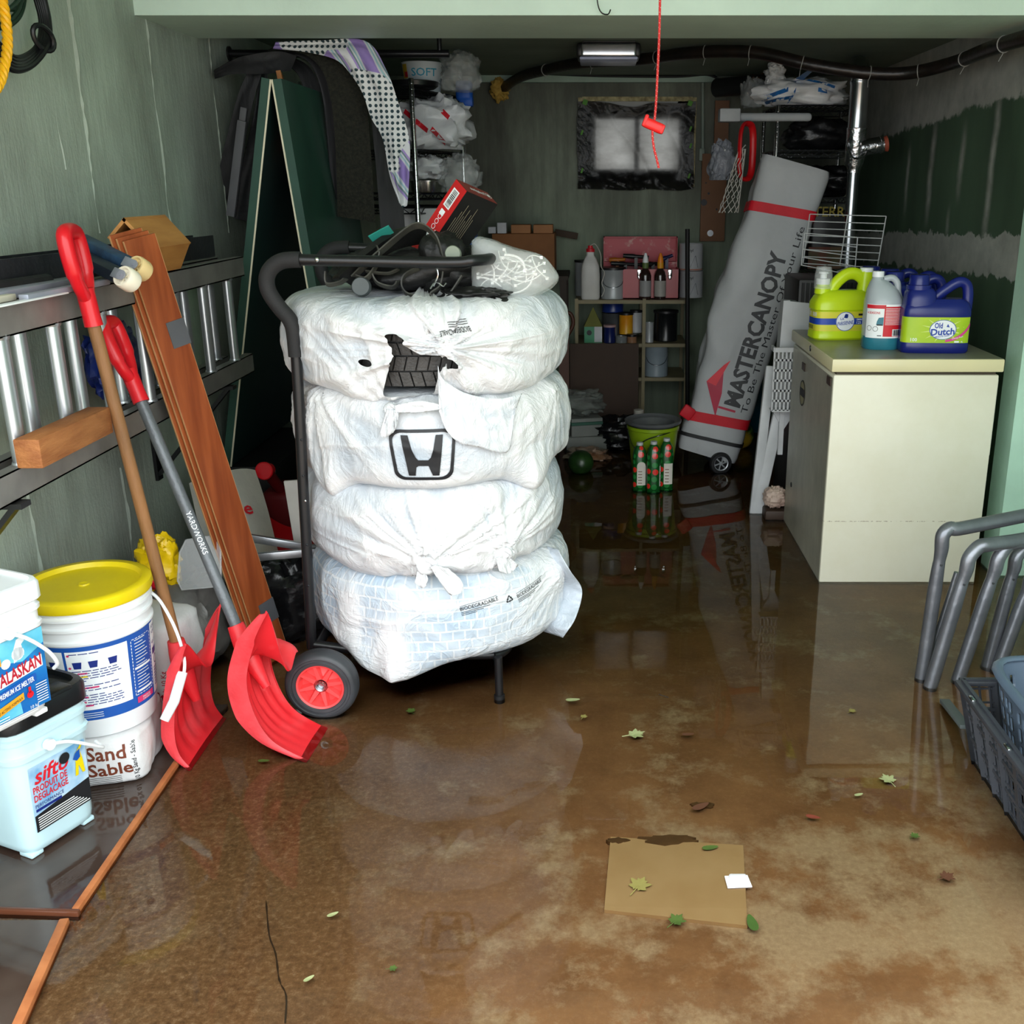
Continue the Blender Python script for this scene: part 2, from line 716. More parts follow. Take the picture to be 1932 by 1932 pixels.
def floor_mat():
    m, t, p = newmat('wet_stained_concrete')
    o = xyz(t)
    v = mapping(t)
    big = noise_node(t, v, 1.3, 6, 0.6)
    mid = noise_node(t, v, 6.0, 6, 0.62)
    fine = noise_node(t, v, 64.0, 8, 0.78)
    c = ramp(t, big, [(0.28, lin((128, 90, 62))), (0.48, lin((172, 124, 84))), (0.7, lin((204, 158, 114)))])
    c = mixc(t, 0.45, c, ramp(t, mid, [(0.3, lin((114, 78, 54))), (0.7, lin((214, 166, 120)))]))
    # worn pale patches, mostly to the right of the doorway
    xm = N(t, 'ShaderNodeMapRange')
    xm.inputs[1].default_value, xm.inputs[2].default_value = -0.5, 0.9
    t.links.new(o[0], xm.inputs[0])
    ym = N(t, 'ShaderNodeMapRange')
    ym.inputs[1].default_value, ym.inputs[2].default_value = 2.6, 1.9
    t.links.new(o[1], ym.inputs[0])
    pat = noise_node(t, mapping(t, (1, 1, 1), (3.1, 1.7, 0)), 4.4, 10, 0.72)
    pm = mth(t, 'ADD', pat, mth(t, 'MULTIPLY', mth(t, 'MULTIPLY', xm.outputs[0], ym.outputs[0]), 0.16))
    pm = ramp(t, pm, [(0.54, (0, 0, 0)), (0.66, (1, 1, 1))])
    c = mixc(t, mth(t, 'MULTIPLY', pm, mth(t, 'ADD', 0.25, fine)), c, lin((228, 206, 174)))
    # exposed gravel on the left
    xl = N(t, 'ShaderNodeMapRange')
    xl.inputs[1].default_value, xl.inputs[2].default_value = -0.1, -0.75
    t.links.new(o[0], xl.inputs[0])
    yl = N(t, 'ShaderNodeMapRange')
    yl.inputs[1].default_value, yl.inputs[2].default_value = 2.9, 2.3
    t.links.new(o[1], yl.inputs[0])
    lm = mth(t, 'MULTIPLY', xl.outputs[0], yl.outputs[0])
    grav = ramp(t, fine, [(0.36, lin((70, 54, 36))), (0.52, lin((140, 108, 74))), (0.72, lin((220, 196, 164)))])
    c = mixc(t, mth(t, 'ADD', mth(t, 'MULTIPLY', lm, 0.55), 0.18), c, grav)
    t.links.new(c, p.inputs['Base Color'])
    p.inputs['Roughness'].default_value = 0.55
    h = mth(t, 'ADD', mth(t, 'MULTIPLY', fine, mth(t, 'ADD', lm, 0.25)), mth(t, 'MULTIPLY', mid, 0.6))
    bump_to(t, p, h, 0.5, 0.012)
    return m


def water_mat():
    m, t, p = newmat('shallow_flood_water')
    t.nodes.remove(p)
    out = t.nodes['Material Output']
    o = xyz(t)
    fr = N(t, 'ShaderNodeFresnel', IOR=1.36)
    tr = N(t, 'ShaderNodeBsdfTransparent')
    tr.inputs[0].default_value = (0.86, 0.80, 0.72, 1)
    gl = N(t, 'ShaderNodeBsdfGlossy', Roughness=0.015)
    v = mapping(t)
    xl = N(t, 'ShaderNodeMapRange')
    xl.inputs[1].default_value, xl.inputs[2].default_value = 0.0, -0.7
    t.links.new(o[0], xl.inputs[0])
    yl = N(t, 'ShaderNodeMapRange')
    yl.inputs[1].default_value, yl.inputs[2].default_value = 2.9, 2.1
    t.links.new(o[1], yl.inputs[0])
    lm = mth(t, 'MULTIPLY', xl.outputs[0], yl.outputs[0])
    h = mth(t, 'ADD', mth(t, 'MULTIPLY', noise_node(t, v, 5, 2), 0.30), mth(t, 'MULTIPLY', noise_node(t, v, 60, 3), mth(t, 'MULTIPLY', lm, 0.10)))
    bp = N(t, 'ShaderNodeBump', Strength=0.10, Distance=0.010)
    t.links.new(h, bp.inputs['Height'])
    t.links.new(bp.outputs[0], gl.inputs['Normal'])
    t.links.new(bp.outputs[0], fr.inputs['Normal'])
    mx = N(t, 'ShaderNodeMixShader')
    t.links.new(fr.outputs[0], mx.inputs[0])
    t.links.new(tr.outputs[0], mx.inputs[1])
    t.links.new(gl.outputs[0], mx.inputs[2])
    t.links.new(mx.outputs[0], out.inputs['Surface'])
    return m


M_wall, M_back, M_dry = wall_paint(), back_paint(), drywall()
M_beam = mat('pale_green_beam_paint', (204, 224, 212), 0.55, var=0.06, vs=4, bump=0.08, bs=40)
M_ceil = mat('grey_green_ceiling', (112, 124, 110), 0.7, var=0.14, vs=3, bump=0.15, bs=20)
M_post = mat('chipped_mint_paint', (178, 212, 192), 0.5, var=0.06, vs=6, bump=0.1, bs=30)

# floor, with the crack that runs towards the doorway
b = MB()
b.rect(-4.0, -5.0, 4.0, WYB + 0.1, lambda x, y: Vector((x, y, 0)))
b.m = 1
cr = bez([atz(u, v, 0.0) for u, v in ((502, 1700), (508, 1765), (520, 1800), (527, 1850), (540, 1880), (538, 1932))], 4)
wv = [0.0006 + 0.0018 * abs(math.sin(i * 1.7)) for i in range(len(cr))]
b.add([Vector((q.x - wv[i], q.y, 0.0015)) for i, q in enumerate(cr)] + [Vector((q.x + wv[i], q.y, 0.0015)) for i, q in enumerate(cr)],
      [(i, i + 1, len(cr) + i + 1, len(cr) + i) for i in range(len(cr) - 1)])
struct('floor', b, [floor_mat(), mat('crack_dark', (62, 46, 32), 0.8)])

b = MB()
b.rect(WX0, 0.4, WX1 + 0.09, WYB, lambda x, y: Vector((x, y, 0.012)))
o = obj('flood_water', b, water_mat(), smooth=0)
tag(o, 'shallow brown flood water covering the garage floor', 'water', kind='stuff')

# left wall: slab plus the squeezed-out seams between the form boards
b = MB()
b.b2((WX0 - 0.15, WYF, 0), (WX0, WYB + 0.15, 2.6))
rs = random.Random(3)
for (u0, v0, u1, v1, wd) in ((128, 5, 190, 440, 1.0), (272, 40, 325, 425, 0.8), (398, 80, 428, 440, 0.7), (50, 890, 80, 1110, 1.0), (230, 880, 255, 1080, 1.0), (108, 215, 122, 320, 0.5)):
    yc = (atx(u0, v0, WX0).y + atx(u1, v1, WX0).y) / 2
    z0, z1 = atx(u1, v1, WX0).z, atx(u0, v0, WX0).z
    if v0 < 100:
        z1 = 2.5
    if v1 > 1000:
        z0 = 0.0
    n = int((z1 - z0) / 0.012) + 2
    P = []
    for i in range(n):
        z = z0 + (z1 - z0) * i / (n - 1)
        a = float(vn(z * 9 + u0, 3.0))
        c_ = float(vn(z * 38 + u0, 7.0))
        y0 = yc + (a - 0.5) * 0.014
        hw = 0.007 * wd * (0.35 + a + 0.5 * c_)
        ht = 0.009 * wd * max(0.05, a * 0.8 + c_ * 0.6 - 0.2)
        P.append([(WX0 - 0.002, y0 - hw * 1.3, z), (WX0 + ht, y0 - hw * 0.4, z), (WX0 + ht * 0.8, y0 + hw * 0.5, z), (WX0 - 0.002, y0 + hw * 1.2, z)])
    b.grid(P)
struct('wall_left', b, M_wall)

# right wall: drywall behind the pier, plain wall in front of it
b = MB()
b.b2((WX1, 3.985, 0), (WX1 + 0.2, WYB + 0.15, 2.6))
struct('wall_right', b, M_dry)
b = MB()
b.b2((WX1 + 0.09, WYF, 0), (WX1 + 0.2, 3.82, 2.6))
struct('wall_right_front', b, M_post)
b = MB()
b.b2((1.60, 3.83, 0), (WX1 + 0.2, 3.98, 2.05))
struct('trim_2', b, M_post)

# back wall with the window hole
wl, wr = at(1092, 190, WYB).x, at(1313, 190, WYB).x
wt, wb = at(1200, 184, WYB).z, at(1200, 352, WYB).z
b = MB()
b.b2((WX0, WYB, 0), (wl, WYB + 0.16, 2.6))
b.b2((wr, WYB, 0), (WX1, WYB + 0.16, 2.6))
b.b2((wl, WYB, 0), (wr, WYB + 0.16, wb))
b.b2((wl, WYB, wt), (wr, WYB + 0.16, 2.6))
struct('wall_back', b, M_back)

b = MB()
b.b2((WX0, 4.39, ZC), (WX1 + 0.2, WYB + 0.15, ZC + 0.12))
struct('ceiling', b, M_ceil)
b = MB()
b.b2((WX0, WYF, 2.5), (WX1 + 0.2, 3.9, 2.62))
struct('ceiling_front', b, M_post)
b = MB()
b.b2((WX0, 3.82, 2.05), (WX1 + 0.2, 4.39, 2.62))
struct('beam', b, M_beam)
b = MB()
b.b2((WX0, WYF - 0.12, 2.44), (WX1 + 0.2, WYF, 2.62))
struct('wall_front', b, M_post)
# moulding along the top of the back wall
b = MB()
q0, q1 = at(905, 155, WYB - 0.05), at(1352, 155, WYB - 0.05)
b.b2((q0.x, WYB - 0.05, q0.z), (q1.x, WYB, at(1000, 138, WYB).z))
struct('trim_1', b, mat('mint_trim', (150, 172, 156), 0.5, bump=0.1, bs=20))

# window: foam-edged frame, mullion, daylight behind a black plastic sheet taped over it
M_foam = mat('dirty_foam_edge', (196, 184, 140), 0.8, rgb2=(120, 110, 76), vs=30, bump=0.4, bs=60)
b = MB()
fw = 0.022
for lo, hi in (((wl - 0.004, wb), (wl + fw, wt)), ((wr - fw, wb), (wr + 0.004, wt)), ((wl + fw, wt - fw), (wr - fw, wt + 0.004)), ((wl + fw, wb - 0.004), (wr - fw, wb + fw))):
    b.b2((lo[0], WYB - 0.012, lo[1]), (hi[0], WYB + 0.05, hi[1]))
win = struct('window_1', b, M_foam)
b = MB()
xm_ = wl + (wr - wl) * 0.5
for lo, hi in (((wl, wb), (wl + 0.11, wt)), ((wr - 0.11, wb), (wr, wt)), ((wl, wt - 0.13), (wr, wt)), ((wl, wb), (wr, wb + 0.11))):
    b.b2((lo[0], WYB + 0.004, lo[1]), (hi[0], WYB + 0.12, hi[1]))
b.b2((xm_ - 0.022, WYB + 0.006, wb), (xm_ + 0.022, WYB + 0.12, wt))
b.b2((wl, WYB + 0.04, (wt + wb) / 2 + 0.01), (wr, WYB + 0.07, (wt + wb) / 2 + 0.02))
struct('window_mullion', b, mat('grey_window_frame', (150, 150, 146), 0.5), parent=win)


def sheet_mat():
    m, t, p = newmat('black_polythene_sheet')
    p.inputs['Base Color'].default_value = (0.006, 0.006, 0.007, 1)
    p.inputs['Roughness'].default_value = 0.28
    p.inputs['Specular IOR Level'].default_value = 0.22
    tl = N(t, 'ShaderNodeBsdfTranslucent')
    n = noise_node(t, mapping(t, (1, 1, 2.0)), 6, 5)
    c = ramp(t, n, [(0.3, (0.42, 0.40, 0.37)), (0.7, (0.72, 0.70, 0.66))])
    t.links.new(c, tl.inputs[0])
    tr = N(t, 'ShaderNodeBsdfTransparent')
    tr.inputs[0].default_value = (0.5, 0.5, 0.48, 1)
    mx = N(t, 'ShaderNodeMixShader')
    mx.inputs[0].default_value = 0.22
    t.links.new(p.outputs[0], mx.inputs[1])
    t.links.new(tl.outputs[0], mx.inputs[2])
    t.links.new(mx.outputs[0], t.nodes['Material Output'].inputs['Surface'])
    bump_to(t, p, noise_node(t, mapping(t, (1, 1, 1)), 14, 4), 0.5, 0.02)
    return m


nu, nv_ = 60, 44
U, V = np.meshgrid(np.linspace(0, 1, nu), np.linspace(0, 1, nv_), indexing='ij')
sx0, sx1 = at(1090, 300, WYB - 0.02).x, at(1309, 300, WYB - 0.02).x
sz0, sz1 = at(1200, 358, WYB - 0.03).z, at(1200, 193, WYB - 0.03).z
ed = np.minimum(np.minimum(U, 1 - U), np.minimum(V, 1 - V))
X = sx0 + (sx1 - sx0) * U + 0.010 * (vn(V * 9, 3) - .5) * (np.abs(U - .5) > .4)
Z = sz0 + (sz1 - sz0) * V - 0.022 * np.exp(-((U - 0.46) / 0.16) ** 2) * (V > 0.9) + 0.012 * (vn(U * 8, 5) - .5)
Yd = WYB - 0.03 + 0.02 * np.clip(ed / 0.2, 0, 1) - 0.010 * ridge(vn(U * 5 + V * 2.2, V * 1.4 - U, 2)) ** 6 - 0.03 * np.clip((0.22 - V) / 0.22, 0, 1) * ridge(vn(U * 12, V * 10 + U * 4, 4)) ** 2
b = MB()
b.grid(np.stack([X, Yd, Z], -1))
struct('window_covering', b, sheet_mat(), smooth=60, parent=win)
b = MB()
for u, v in ((1104, 193), (1302, 195), (1098, 322), (1303, 275), (1300, 332), (1098, 250), (1303, 243)):
    q = at(u, v, WYB - 0.04)
    b.box(q, (0.028 if v < 200 else 0.012, 0.002, 0.03), Matrix.Rotation(R_(20), 3, 'Y'))
struct('green_tape', b, mat('green_masking_tape', (80, 140, 40), 0.6), parent=win)
area('window_daylight_opening', ((wl + wr) / 2, WYB + 0.16, (wt + wb) / 2), (R_(-90), 0, 0), wr - wl, wt - wb, portal=True)
# ================================================================== SHARED MATERIALS
M_red = mat('glossy_red_plastic', (205, 22, 34), 0.28, var=0.06, vs=3)
M_redw = mat('scuffed_red_plastic', (222, 40, 48), 0.42, rgb2=(232, 92, 96), vs=7, contrast=(0.5, 0.85), bump=0.05, bs=80)
M_white = mat('white_plastic', (236, 240, 242), 0.32, var=0.02)
M_black = mat('black_plastic', (22, 22, 24), 0.4)
M_blackm = mat('black_powder_coated_steel', (20, 20, 22), 0.34, var=0.1, bump=0.03, bs=200)
M_alu = mat('brushed_aluminium', (188, 192, 196), 0.34, 0.85, var=0.10, vs=14, stretch=(1, 1, 0.1))
M_alud = mat('dull_oxidised_aluminium', (148, 146, 142), 0.42, 0.6, var=0.2, vs=9)
M_chrome = mat('chrome', (210, 212, 214), 0.12, 1.0, var=0.03)
M_galv = mat('galvanised_steel', (170, 174, 178), 0.24, 1.0, var=0.12, vs=12)
M_ink = mat('black_ink', (24, 26, 30), 0.5)
M_blue = mat('print_blue', (28, 84, 168), 0.45)
M_navy = mat('print_navy', (18, 40, 120), 0.45)
M_yel = mat('yellow_lid_plastic', (232, 208, 20), 0.35, rgb2=(214, 190, 24), vs=5, contrast=(0.4, 0.8))
M_lgrey = mat('light_grey_metal', (150, 154, 166), 0.4, 0.3)
M_dark = mat('dark_rubber', (26, 26, 28), 0.6, var=0.25, vs=12, bump=0.1)
M_cord = mat('black_cable', (16, 16, 18), 0.4)

# ================================================================== LEFT WALL: ropes and cables
def hang(pts, n=8):
    return bez([atx(u, v, x) for u, v, x in pts], n)


def twisted_rope(pts, r, strands=3, pitch=0.05, n=7):
    m = MB()
    L = [0]
    for i in range(1, len(pts)):
        L.append(L[-1] + (pts[i] - pts[i - 1]).length)
    for s in range(strands):
        q = []
        for i, p in enumerate(pts):
            d = pts[min(i + 1, len(pts) - 1)] - pts[max(i - 1, 0)]
            x, y, _ = frame_of(d, Vector((1, 0.3, 0)))
            a = 2 * PI * (L[i] / pitch + s / strands)
            q.append(p + (x * math.cos(a) + y * math.sin(a)) * r * 0.52)
        m.tube(q, r * 0.58, n)
    return m


pts = bez([atx(u, v, -1.42) for u, v in ((-70, -80), (-10, -45), (4, 0), (11, 40), (14, 85), (8, 125), (-6, 165), (-40, 190), (-80, 150), (-104, 60), (-104, -40), (-82, -92), (-70, -80))], 16)
one('rope', twisted_rope(pts, 0.0115), mat('yellow_polypropylene_rope', (236, 176, 20), 0.45), 'yellow twisted rope hanging on the left wall beside the coiled cables', 'rope')
b = MB()
for k in range(5):
    o_ = (k - 2) * 4.5
    b.tube(hang([(62 + o_, -70, -1.52 + .006 * k), (74 + o_ * .9, -10, -1.51 + .006 * k), (85 + o_ * .8, 40, -1.5 + .005 * k), (82 + o_, 82, -1.5 + .006 * k), (58 + o_ * .6, 112 + o_, -1.5 + .006 * k), (25, 120 + o_ * 1.4, -1.49 + .006 * k), (-15, 85 + o_ * 1.7, -1.49 + .006 * k), (-60, 40 + o_, -1.49 + .006 * k), (-90, -20, -1.5), (-80, -85, -1.5), (-30, -120, -1.51), (30, -108, -1.52), (62 + o_, -70, -1.52 + .006 * k)], 6), 0.0075, 8)
rt = one('cable_coil', b, M_cord, 'black electrical cable coil hanging high on the left wall', 'cable')
b = MB()
tc_ = atx(82, 72, -1.475)
b.tube([tc_ + Vector((0.012 * math.cos(a), 0.03 * math.cos(a + .4), 0.03 * math.sin(a))) for a in np.linspace(0, 2 * PI, 20)[:-1]], 0.007, 8, closed=True)
obj('cable_tie', b, M_cord, rt, world=True)
b = MB()
for k in range(4):
    o_ = k * 7
    b.tube(hang([(-60, -60, -1.53), (-20, -20 - o_, -1.53 + .006 * k), (26 - o_, 18, -1.53 + .006 * k), (46 - o_ * .4, -6, -1.53 + .006 * k), (50 - o_ * .3, -60, -1.53)] if k % 2 else
                [(-60, 20, -1.53), (-10, 52 - o_, -1.53 + .006 * k), (24 - o_, 44, -1.53 + .006 * k), (44 - o_ * .5, 12, -1.53 + .006 * k), (50 - o_ * .3, -60, -1.53)], 6), 0.006, 7)
one('green_cable', b, mat('dark_green_cord', (20, 44, 30), 0.45), 'dark green extension cord looped behind the yellow rope', 'cord')

for u, v, lab in ((-80, -92, 'black wall hook carrying the yellow rope'), (10, -116, 'black wall hook carrying the coiled black cable'), (44, -64, 'black wall hook carrying the dark green cord')):
    q = atx(u, v, -1.45)
    b = MB()
    b.tube([Vector((WX0, q.y, q.z + 0.012)), Vector((q.x, q.y, q.z - 0.004)), Vector((-1.40, q.y, q.z + 0.0)), Vector((-1.39, q.y, q.z + 0.03))], 0.006, 8)
    one('wall_hook', b, M_blackm, lab, 'hook', group='hooks on the left wall')

# ================================================================== LADDER
LZ0, LZ1 = 0.905, 1.19
lad = thing('extension_ladder', 'aluminium extension ladder hung level along the left wall', 'ladder', (-1.33, 2.9, 0.84))
def rail(x, z, y0, y1, face):
    m = MB()
    h, t = 0.068, 0.004
    m.b2((x + face * 0.013 - t / 2, y0, z), (x + face * 0.013 + t / 2, y1, z + h))
    m.b2((x - 0.015, y0, z), (x + 0.015, y1, z + t))
    m.b2((x - 0.015, y0, z + h - t), (x + 0.015, y1, z + h))
    return m
for x, y0, y1 in ((-1.285, 1.92, 3.80), (-1.355, 2.0, 3.74)):
    for z in (LZ0 - 0.066, LZ1 - 0.002):
        obj('rail', rail(x, z, y0, y1, 1), M_alud, lad, world=True)
for x, us in ((-1.285, (10, 112, 202, 277, 345, 399, 446)), (-1.355, (46, 146, 224, 300, 362, 412))):
    for u in us:
        y = atx(u, 700, x).y
        if y < 1.95:
            continue
        m = MB()
        m.lathe([(0.0205, LZ0 - 0.003), (0.0205, LZ1 + 0.004)], 18, (x, y, 0), sx=0.75)
        m.lathe([(0.024, LZ0), (0.022, LZ0 + 0.007), (0.017, LZ0 + 0.008)], 14, (x, y, 0), sx=0.8)
        m.lathe([(0.017, LZ1 - 0.008), (0.022, LZ1 - 0.007), (0.024, LZ1)], 14, (x, y, 0), sx=0.8)
        obj('rung', m, M_alu, lad, world=True)
for i, y in enumerate((3.52, 2.15)):
    m = MB()
    m.b2((WX0, y - 0.02, 0.826), (-1.25, y + 0.02, 0.838))
    m.b2((WX0, y - 0.02, 0.50), (WX0 + 0.012, y + 0.02, 0.826))
    m.bar((WX0 + 0.01, y, 0.52), (-1.27, y, 0.83), 0.03, 0.012)
    one('wall_bracket', m, M_blackm, ('black steel wall bracket under the far end of the ladder', 'black steel wall bracket under the near end of the ladder')[i], 'bracket')

# things lying along the top of the ladder (its top edge is z = 1.256)
LT = LZ1 + 0.066
b = MB()
p0, p1 = Vector((-1.42, 2.43, LT + 0.045)), Vector((-1.40, 3.78, LT + 0.040))
for off, w_, h_ in ((Vector((0.0, 0, -0.036)), 0.075, 0.006), (Vector((-0.036, 0, 0)), 0.006, 0.07), (Vector((0.036, 0, 0)), 0.006, 0.07)):
    b.bar(p0 + off, p1 + off, w_, h_)
b.box(p0 + Vector((0, 0.0, 0)), (0.076, 0.006, 0.07))
rt = one('bed_frame_rail', b, mat('worn_black_steel', (34, 35, 38), 0.45, 0.4, rgb2=(58, 60, 64), bump=0.1), 'black steel channel rail lying along the top of the ladder', 'metal rail')
b = MB()
b.tube([Vector((-1.40, 1.95, LT + 0.02)), Vector((-1.36, 2.60, LT + 0.018))], 0.018, 8)
one('steel_rod', b, M_dark, 'dark rod under the black channel at the near end of the ladder', 'rod')
M_bsteel = mat('chipped_blue_steel', (52, 84, 118), 0.45, 0.3, rgb2=(40, 56, 76), vs=30)
M_cast = mat('cream_caster', (232, 226, 206), 0.35)
for i, (pu, pv, qu, qv, qx, wm, lab) in enumerate(((150, 452, 246, 500, -1.21, mat('yellowed_caster', (222, 196, 140), 0.35), 'blue steel bed leg with the yellowed caster wheel, upper of two'),
                                               (140, 478, 226, 521, -1.205, M_cast, 'dark steel bed leg with the white caster wheel, lower of two'))):
    p, q = atx(pu, pv, -1.40), atx(qu, qv, qx)
    rt = thing('caster_bar', lab, 'bed frame leg', tuple(q), group='bed frame legs with casters')
    m = MB()
    m.bar(p, q, 0.040, 0.03, r=0.003)
    obj('leg_bar', m, M_bsteel if i == 0 else mat('dark_blue_steel', (38, 46, 58), 0.45, 0.3), rt, world=True)
    d = (q - p).normalized()
    wc = q + d * 0.034 + Vector((0.004, 0, 0))
    ax = Vector((-0.30, -0.75, 0.50)).normalized()
    x, y, z = frame_of(ax)
    Rm = Matrix((x, y, z)).transposed()
    m = MB()
    m.lathe([(0.009, -0.008), (0.02, -0.014), (0.0225, -0.019), (0.027, -0.019), (0.0295, -0.012), (0.0295, 0.012), (0.027, 0.019), (0.0225, 0.019), (0.02, 0.012), (0.009, 0.008)], 28, wc, Rm)
    for k in range(5):
        a = 2 * PI * k / 5
        m.bar(wc + Rm @ Vector((0, 0, 0.011)), wc + Rm @ Vector((0.022 * math.cos(a), 0.022 * math.sin(a), 0.011)), 0.005, 0.004, up=ax)
    obj('caster_wheel', m, wm, rt, world=True)
    m = MB()
    for s in (-1, 1):
        o_ = ax * 0.0225 * s
        m.bar(q - d * 0.004 + o_, wc + o_ + d * 0.004, 0.026, 0.003, up=ax, r=0.001)
        m.lathe([(0.013, -0.002), (0.013, 0.002)], 16, wc + o_, Rm)
    m.lathe([(0.004, -0.026), (0.004, 0.026)], 10, wc, Rm)
    obj('fork', m, M_lgrey, rt, world=True)
for (u0, v0, u1, v1, x0, w_, h_, ml, lab) in ((-30, 540, 140, 522, -1.335, 0.05, 0.02, M_lgrey, 'wide grey metal strip lying on the ladder behind the narrow strip'),
                                           (44, 560, 200, 531, -1.262, 0.022, 0.014, M_lgrey, 'narrow grey metal strip on the ladder behind the red grip'),
                                           (-30, 598, 126, 577, -1.252, 0.020, 0.004, M_white, 'thin white plastic strip lying on the ladder rail'),
                                           (-40, 573, 24, 569, -1.30, 0.02, 0.014, mat('bone_plastic', (214, 208, 190), 0.5), 'short cream plastic bar at the near end of the ladder')):
    p, q = atx(u0, v0, x0), atx(u1, v1, x0)
    p.z = q.z = LT + h_ / 2 + 0.0005
    m = MB()
    m.bar(p, q, w_, h_, r=0.0015)
    one('metal_strip' if 'metal' in lab else 'plastic_strip', m, ml, lab, 'strip')

# birdhouse
M_ply = mat('varnished_birdhouse_plywood', (196, 140, 76), 0.45, rgb2=(168, 112, 56), vs=5, stretch=(6, 1, 6), bump=0.05)
M_plyd = mat('birdhouse_edge_grain', (150, 92, 44), 0.6, vs=30)
bh = thing('birdhouse', 'small varnished wooden birdhouse lying on top of the ladder', 'birdhouse', (-1.3, 3.0, LT))
Y0, Y1 = 2.94, 3.20
def g2(u, v):
    q = at(u, v, Y0)
    return (q.x, q.z)
ap, le, re_ = g2(237, 410), g2(206, 448), g2(292, 468)
lb, rb_ = g2(226, 500), g2(274, 520)
rb_ = (rb_[0], max(rb_[1], LT))
lb = (lb[0], LT + 0.004)
def plate(a, c, th, y0, y1, inner):
    a, c = Vector((a[0], a[1])), Vector((c[0], c[1]))
    n = Vector((-(c - a).y, (c - a).x)).normalized()
    if n.dot(Vector(inner) - a) < 0:
        n = -n
    m = MB()
    m.prism([tuple(a), tuple(c), tuple(c + n * th), tuple(a + n * th)], y0, y1, lambda x, z, t: Vector((x, t, z)))
    return m
ctr = ((ap[0] + lb[0] + rb_[0]) / 3, (ap[1] + lb[1] + rb_[1]) / 3)
obj('roof', plate(ap, le, 0.009, Y0 - 0.012, Y1 + 0.01, ctr), M_ply, bh, world=True)
obj('roof', plate(ap, re_, 0.009, Y0 - 0.012, Y1 + 0.01, ctr), M_ply, bh, world=True)
obj('wall', plate(re_, rb_, 0.009, Y0, Y1, ctr), M_ply, bh, world=True)
obj('wall', plate((le[0] + 0.012, le[1] - 0.002), lb, 0.009, Y0, Y1, ctr), M_ply, bh, world=True)
obj('floor_board', plate(lb, rb_, 0.009, Y0, Y1, ctr), M_plyd, bh, world=True)
m = MB()
m.prism([(le[0] + 0.016, le[1] - 0.004), (lb[0] + 0.006, lb[1] + 0.006), (rb_[0] - 0.004, rb_[1] + 0.008), (re_[0] - 0.022, re_[1] + 0.006), (ap[0] + 0.002, ap[1] - 0.045)], Y0 + 0.03, Y0 + 0.038, lambda x, z, t: Vector((x, t, z)))
obj('front_panel', m, M_plyd, bh, world=True)

# dark blue bag behind the ladder, block of wood on it
def lump(c, rad, seed, amp=0.25, fr=2.2, nu=40, nv=26, e=0.8, R=None, flat=0.0, cr=0.05):
    m = MB()
    c = Vector(c)
    rings = []
    for i in range(nv + 1):
        ph = -PI / 2 + PI * (i + 0.02) / (nv + 0.04)
        rg = []
        for j in range(nu):
            a = 2 * PI * j / nu
            cs = lambda t_: math.copysign(abs(t_) ** e, t_)
            q = Vector((cs(math.cos(ph)) * cs(math.cos(a)), cs(math.cos(ph)) * cs(math.sin(a)), cs(math.sin(ph))))
            k = 1 + amp * mnoise.noise(q * fr + Vector((seed, 0, 0))) + cr * abs(mnoise.noise(q * fr * 3.1 + Vector((0, seed, 0)))) * 2
            q = q * k
            if flat and q.z < -1 + flat:
                q.z = -1 + flat
            q = Vector((q.x * rad[0], q.y * rad[1], q.z * rad[2]))
            rg.append(c + (R @ q if R else q))
        rings.append(rg)
    m.rings(rings)
    return m
b = lump(atx(225, 735, -1.425) - Vector((0, 0, 0.0)), (0.035, 0.15, 0.10), 4.0, 0.25, 2.5, cr=0.12, flat=0.05)
zmin = min(q.z for q in b.v)
for q in b.v:
    q.z += LZ0 + 0.003 - zmin
rt = one('bag', b, mat('navy_printed_bag', (22, 34, 96), 0.3, rgb2=(30, 48, 120), bump=0.3, bs=20), 'crumpled navy and white bag wedged behind the ladder rungs', 'bag')
b = lump(atx(243, 748, -1.40), (0.02, 0.055, 0.055), 9.0, 0.3, 2.0, cr=0.1)
obj('white_panel', b, mat('bag_white', (196, 202, 210), 0.4, bump=0.2, bs=20), rt, world=True)
b = MB()
for k, s in enumerate(('LIT.', 'LEG DE', 'POUR')):
    b.text(s, 0.026, 0, 0, plane_map(atx(232, 745 + 10 * k, -1.375), (0.25, 1, 0.35), (0, -0.3, 1)))
obj('lettering', b, M_ink, rt, world=True)
b = MB()
q0, q1 = atx(22, 842, -1.27), atx(168, 806, -1.27)
b.bar((-1.238, q0.y, LZ0 + 0.036), (-1.238, q1.y, LZ0 + 0.036), 0.058, 0.066, r=0.004)
one('wood_block', b, mat('weathered_lumber', (176, 116, 66), 0.7, rgb2=(138, 82, 42), vs=7, stretch=(3, 1, 5), bump=0.25, bs=40), 'short block of orange-brown lumber resting on the lower ladder rail', 'wood block')

# ================================================================== SHOVELS
def d_grip(base, axis, side, L=0.15, W=0.10, r=0.0185, sleeve=0.07):
    """closed D handle: sleeve round the shaft, two arms, a cross grip"""
    axis, side = axis.normalized(), side.normalized()
    m = MB()
    x, y, d = frame_of(axis)
    m.tube([base - axis * sleeve, base - axis * sleeve * .6, base, base + axis * 0.02], [0.0215, 0.0205, 0.021, 0.021], 16)
    loop = []
    for a, h in ((0.10, 0.0), (0.30, 0.16), (0.44, 0.36), (0.5, 0.62), (0.48, 0.88), (0.36, 1.0), (0.0, 1.03), (-0.36, 1.0), (-0.48, 0.88), (-0.5, 0.62), (-0.44, 0.36), (-0.30, 0.16), (-0.10, 0.0)):
        loop.append(base + side * a * W + axis * h * L)
    lp = bez(loop, 4)
    m.tube(lp, [r * (1.0 if 8 < i < len(lp) - 8 else 0.85) for i in range(len(lp))], 14, flat=(1.0, 1.0))
    return m


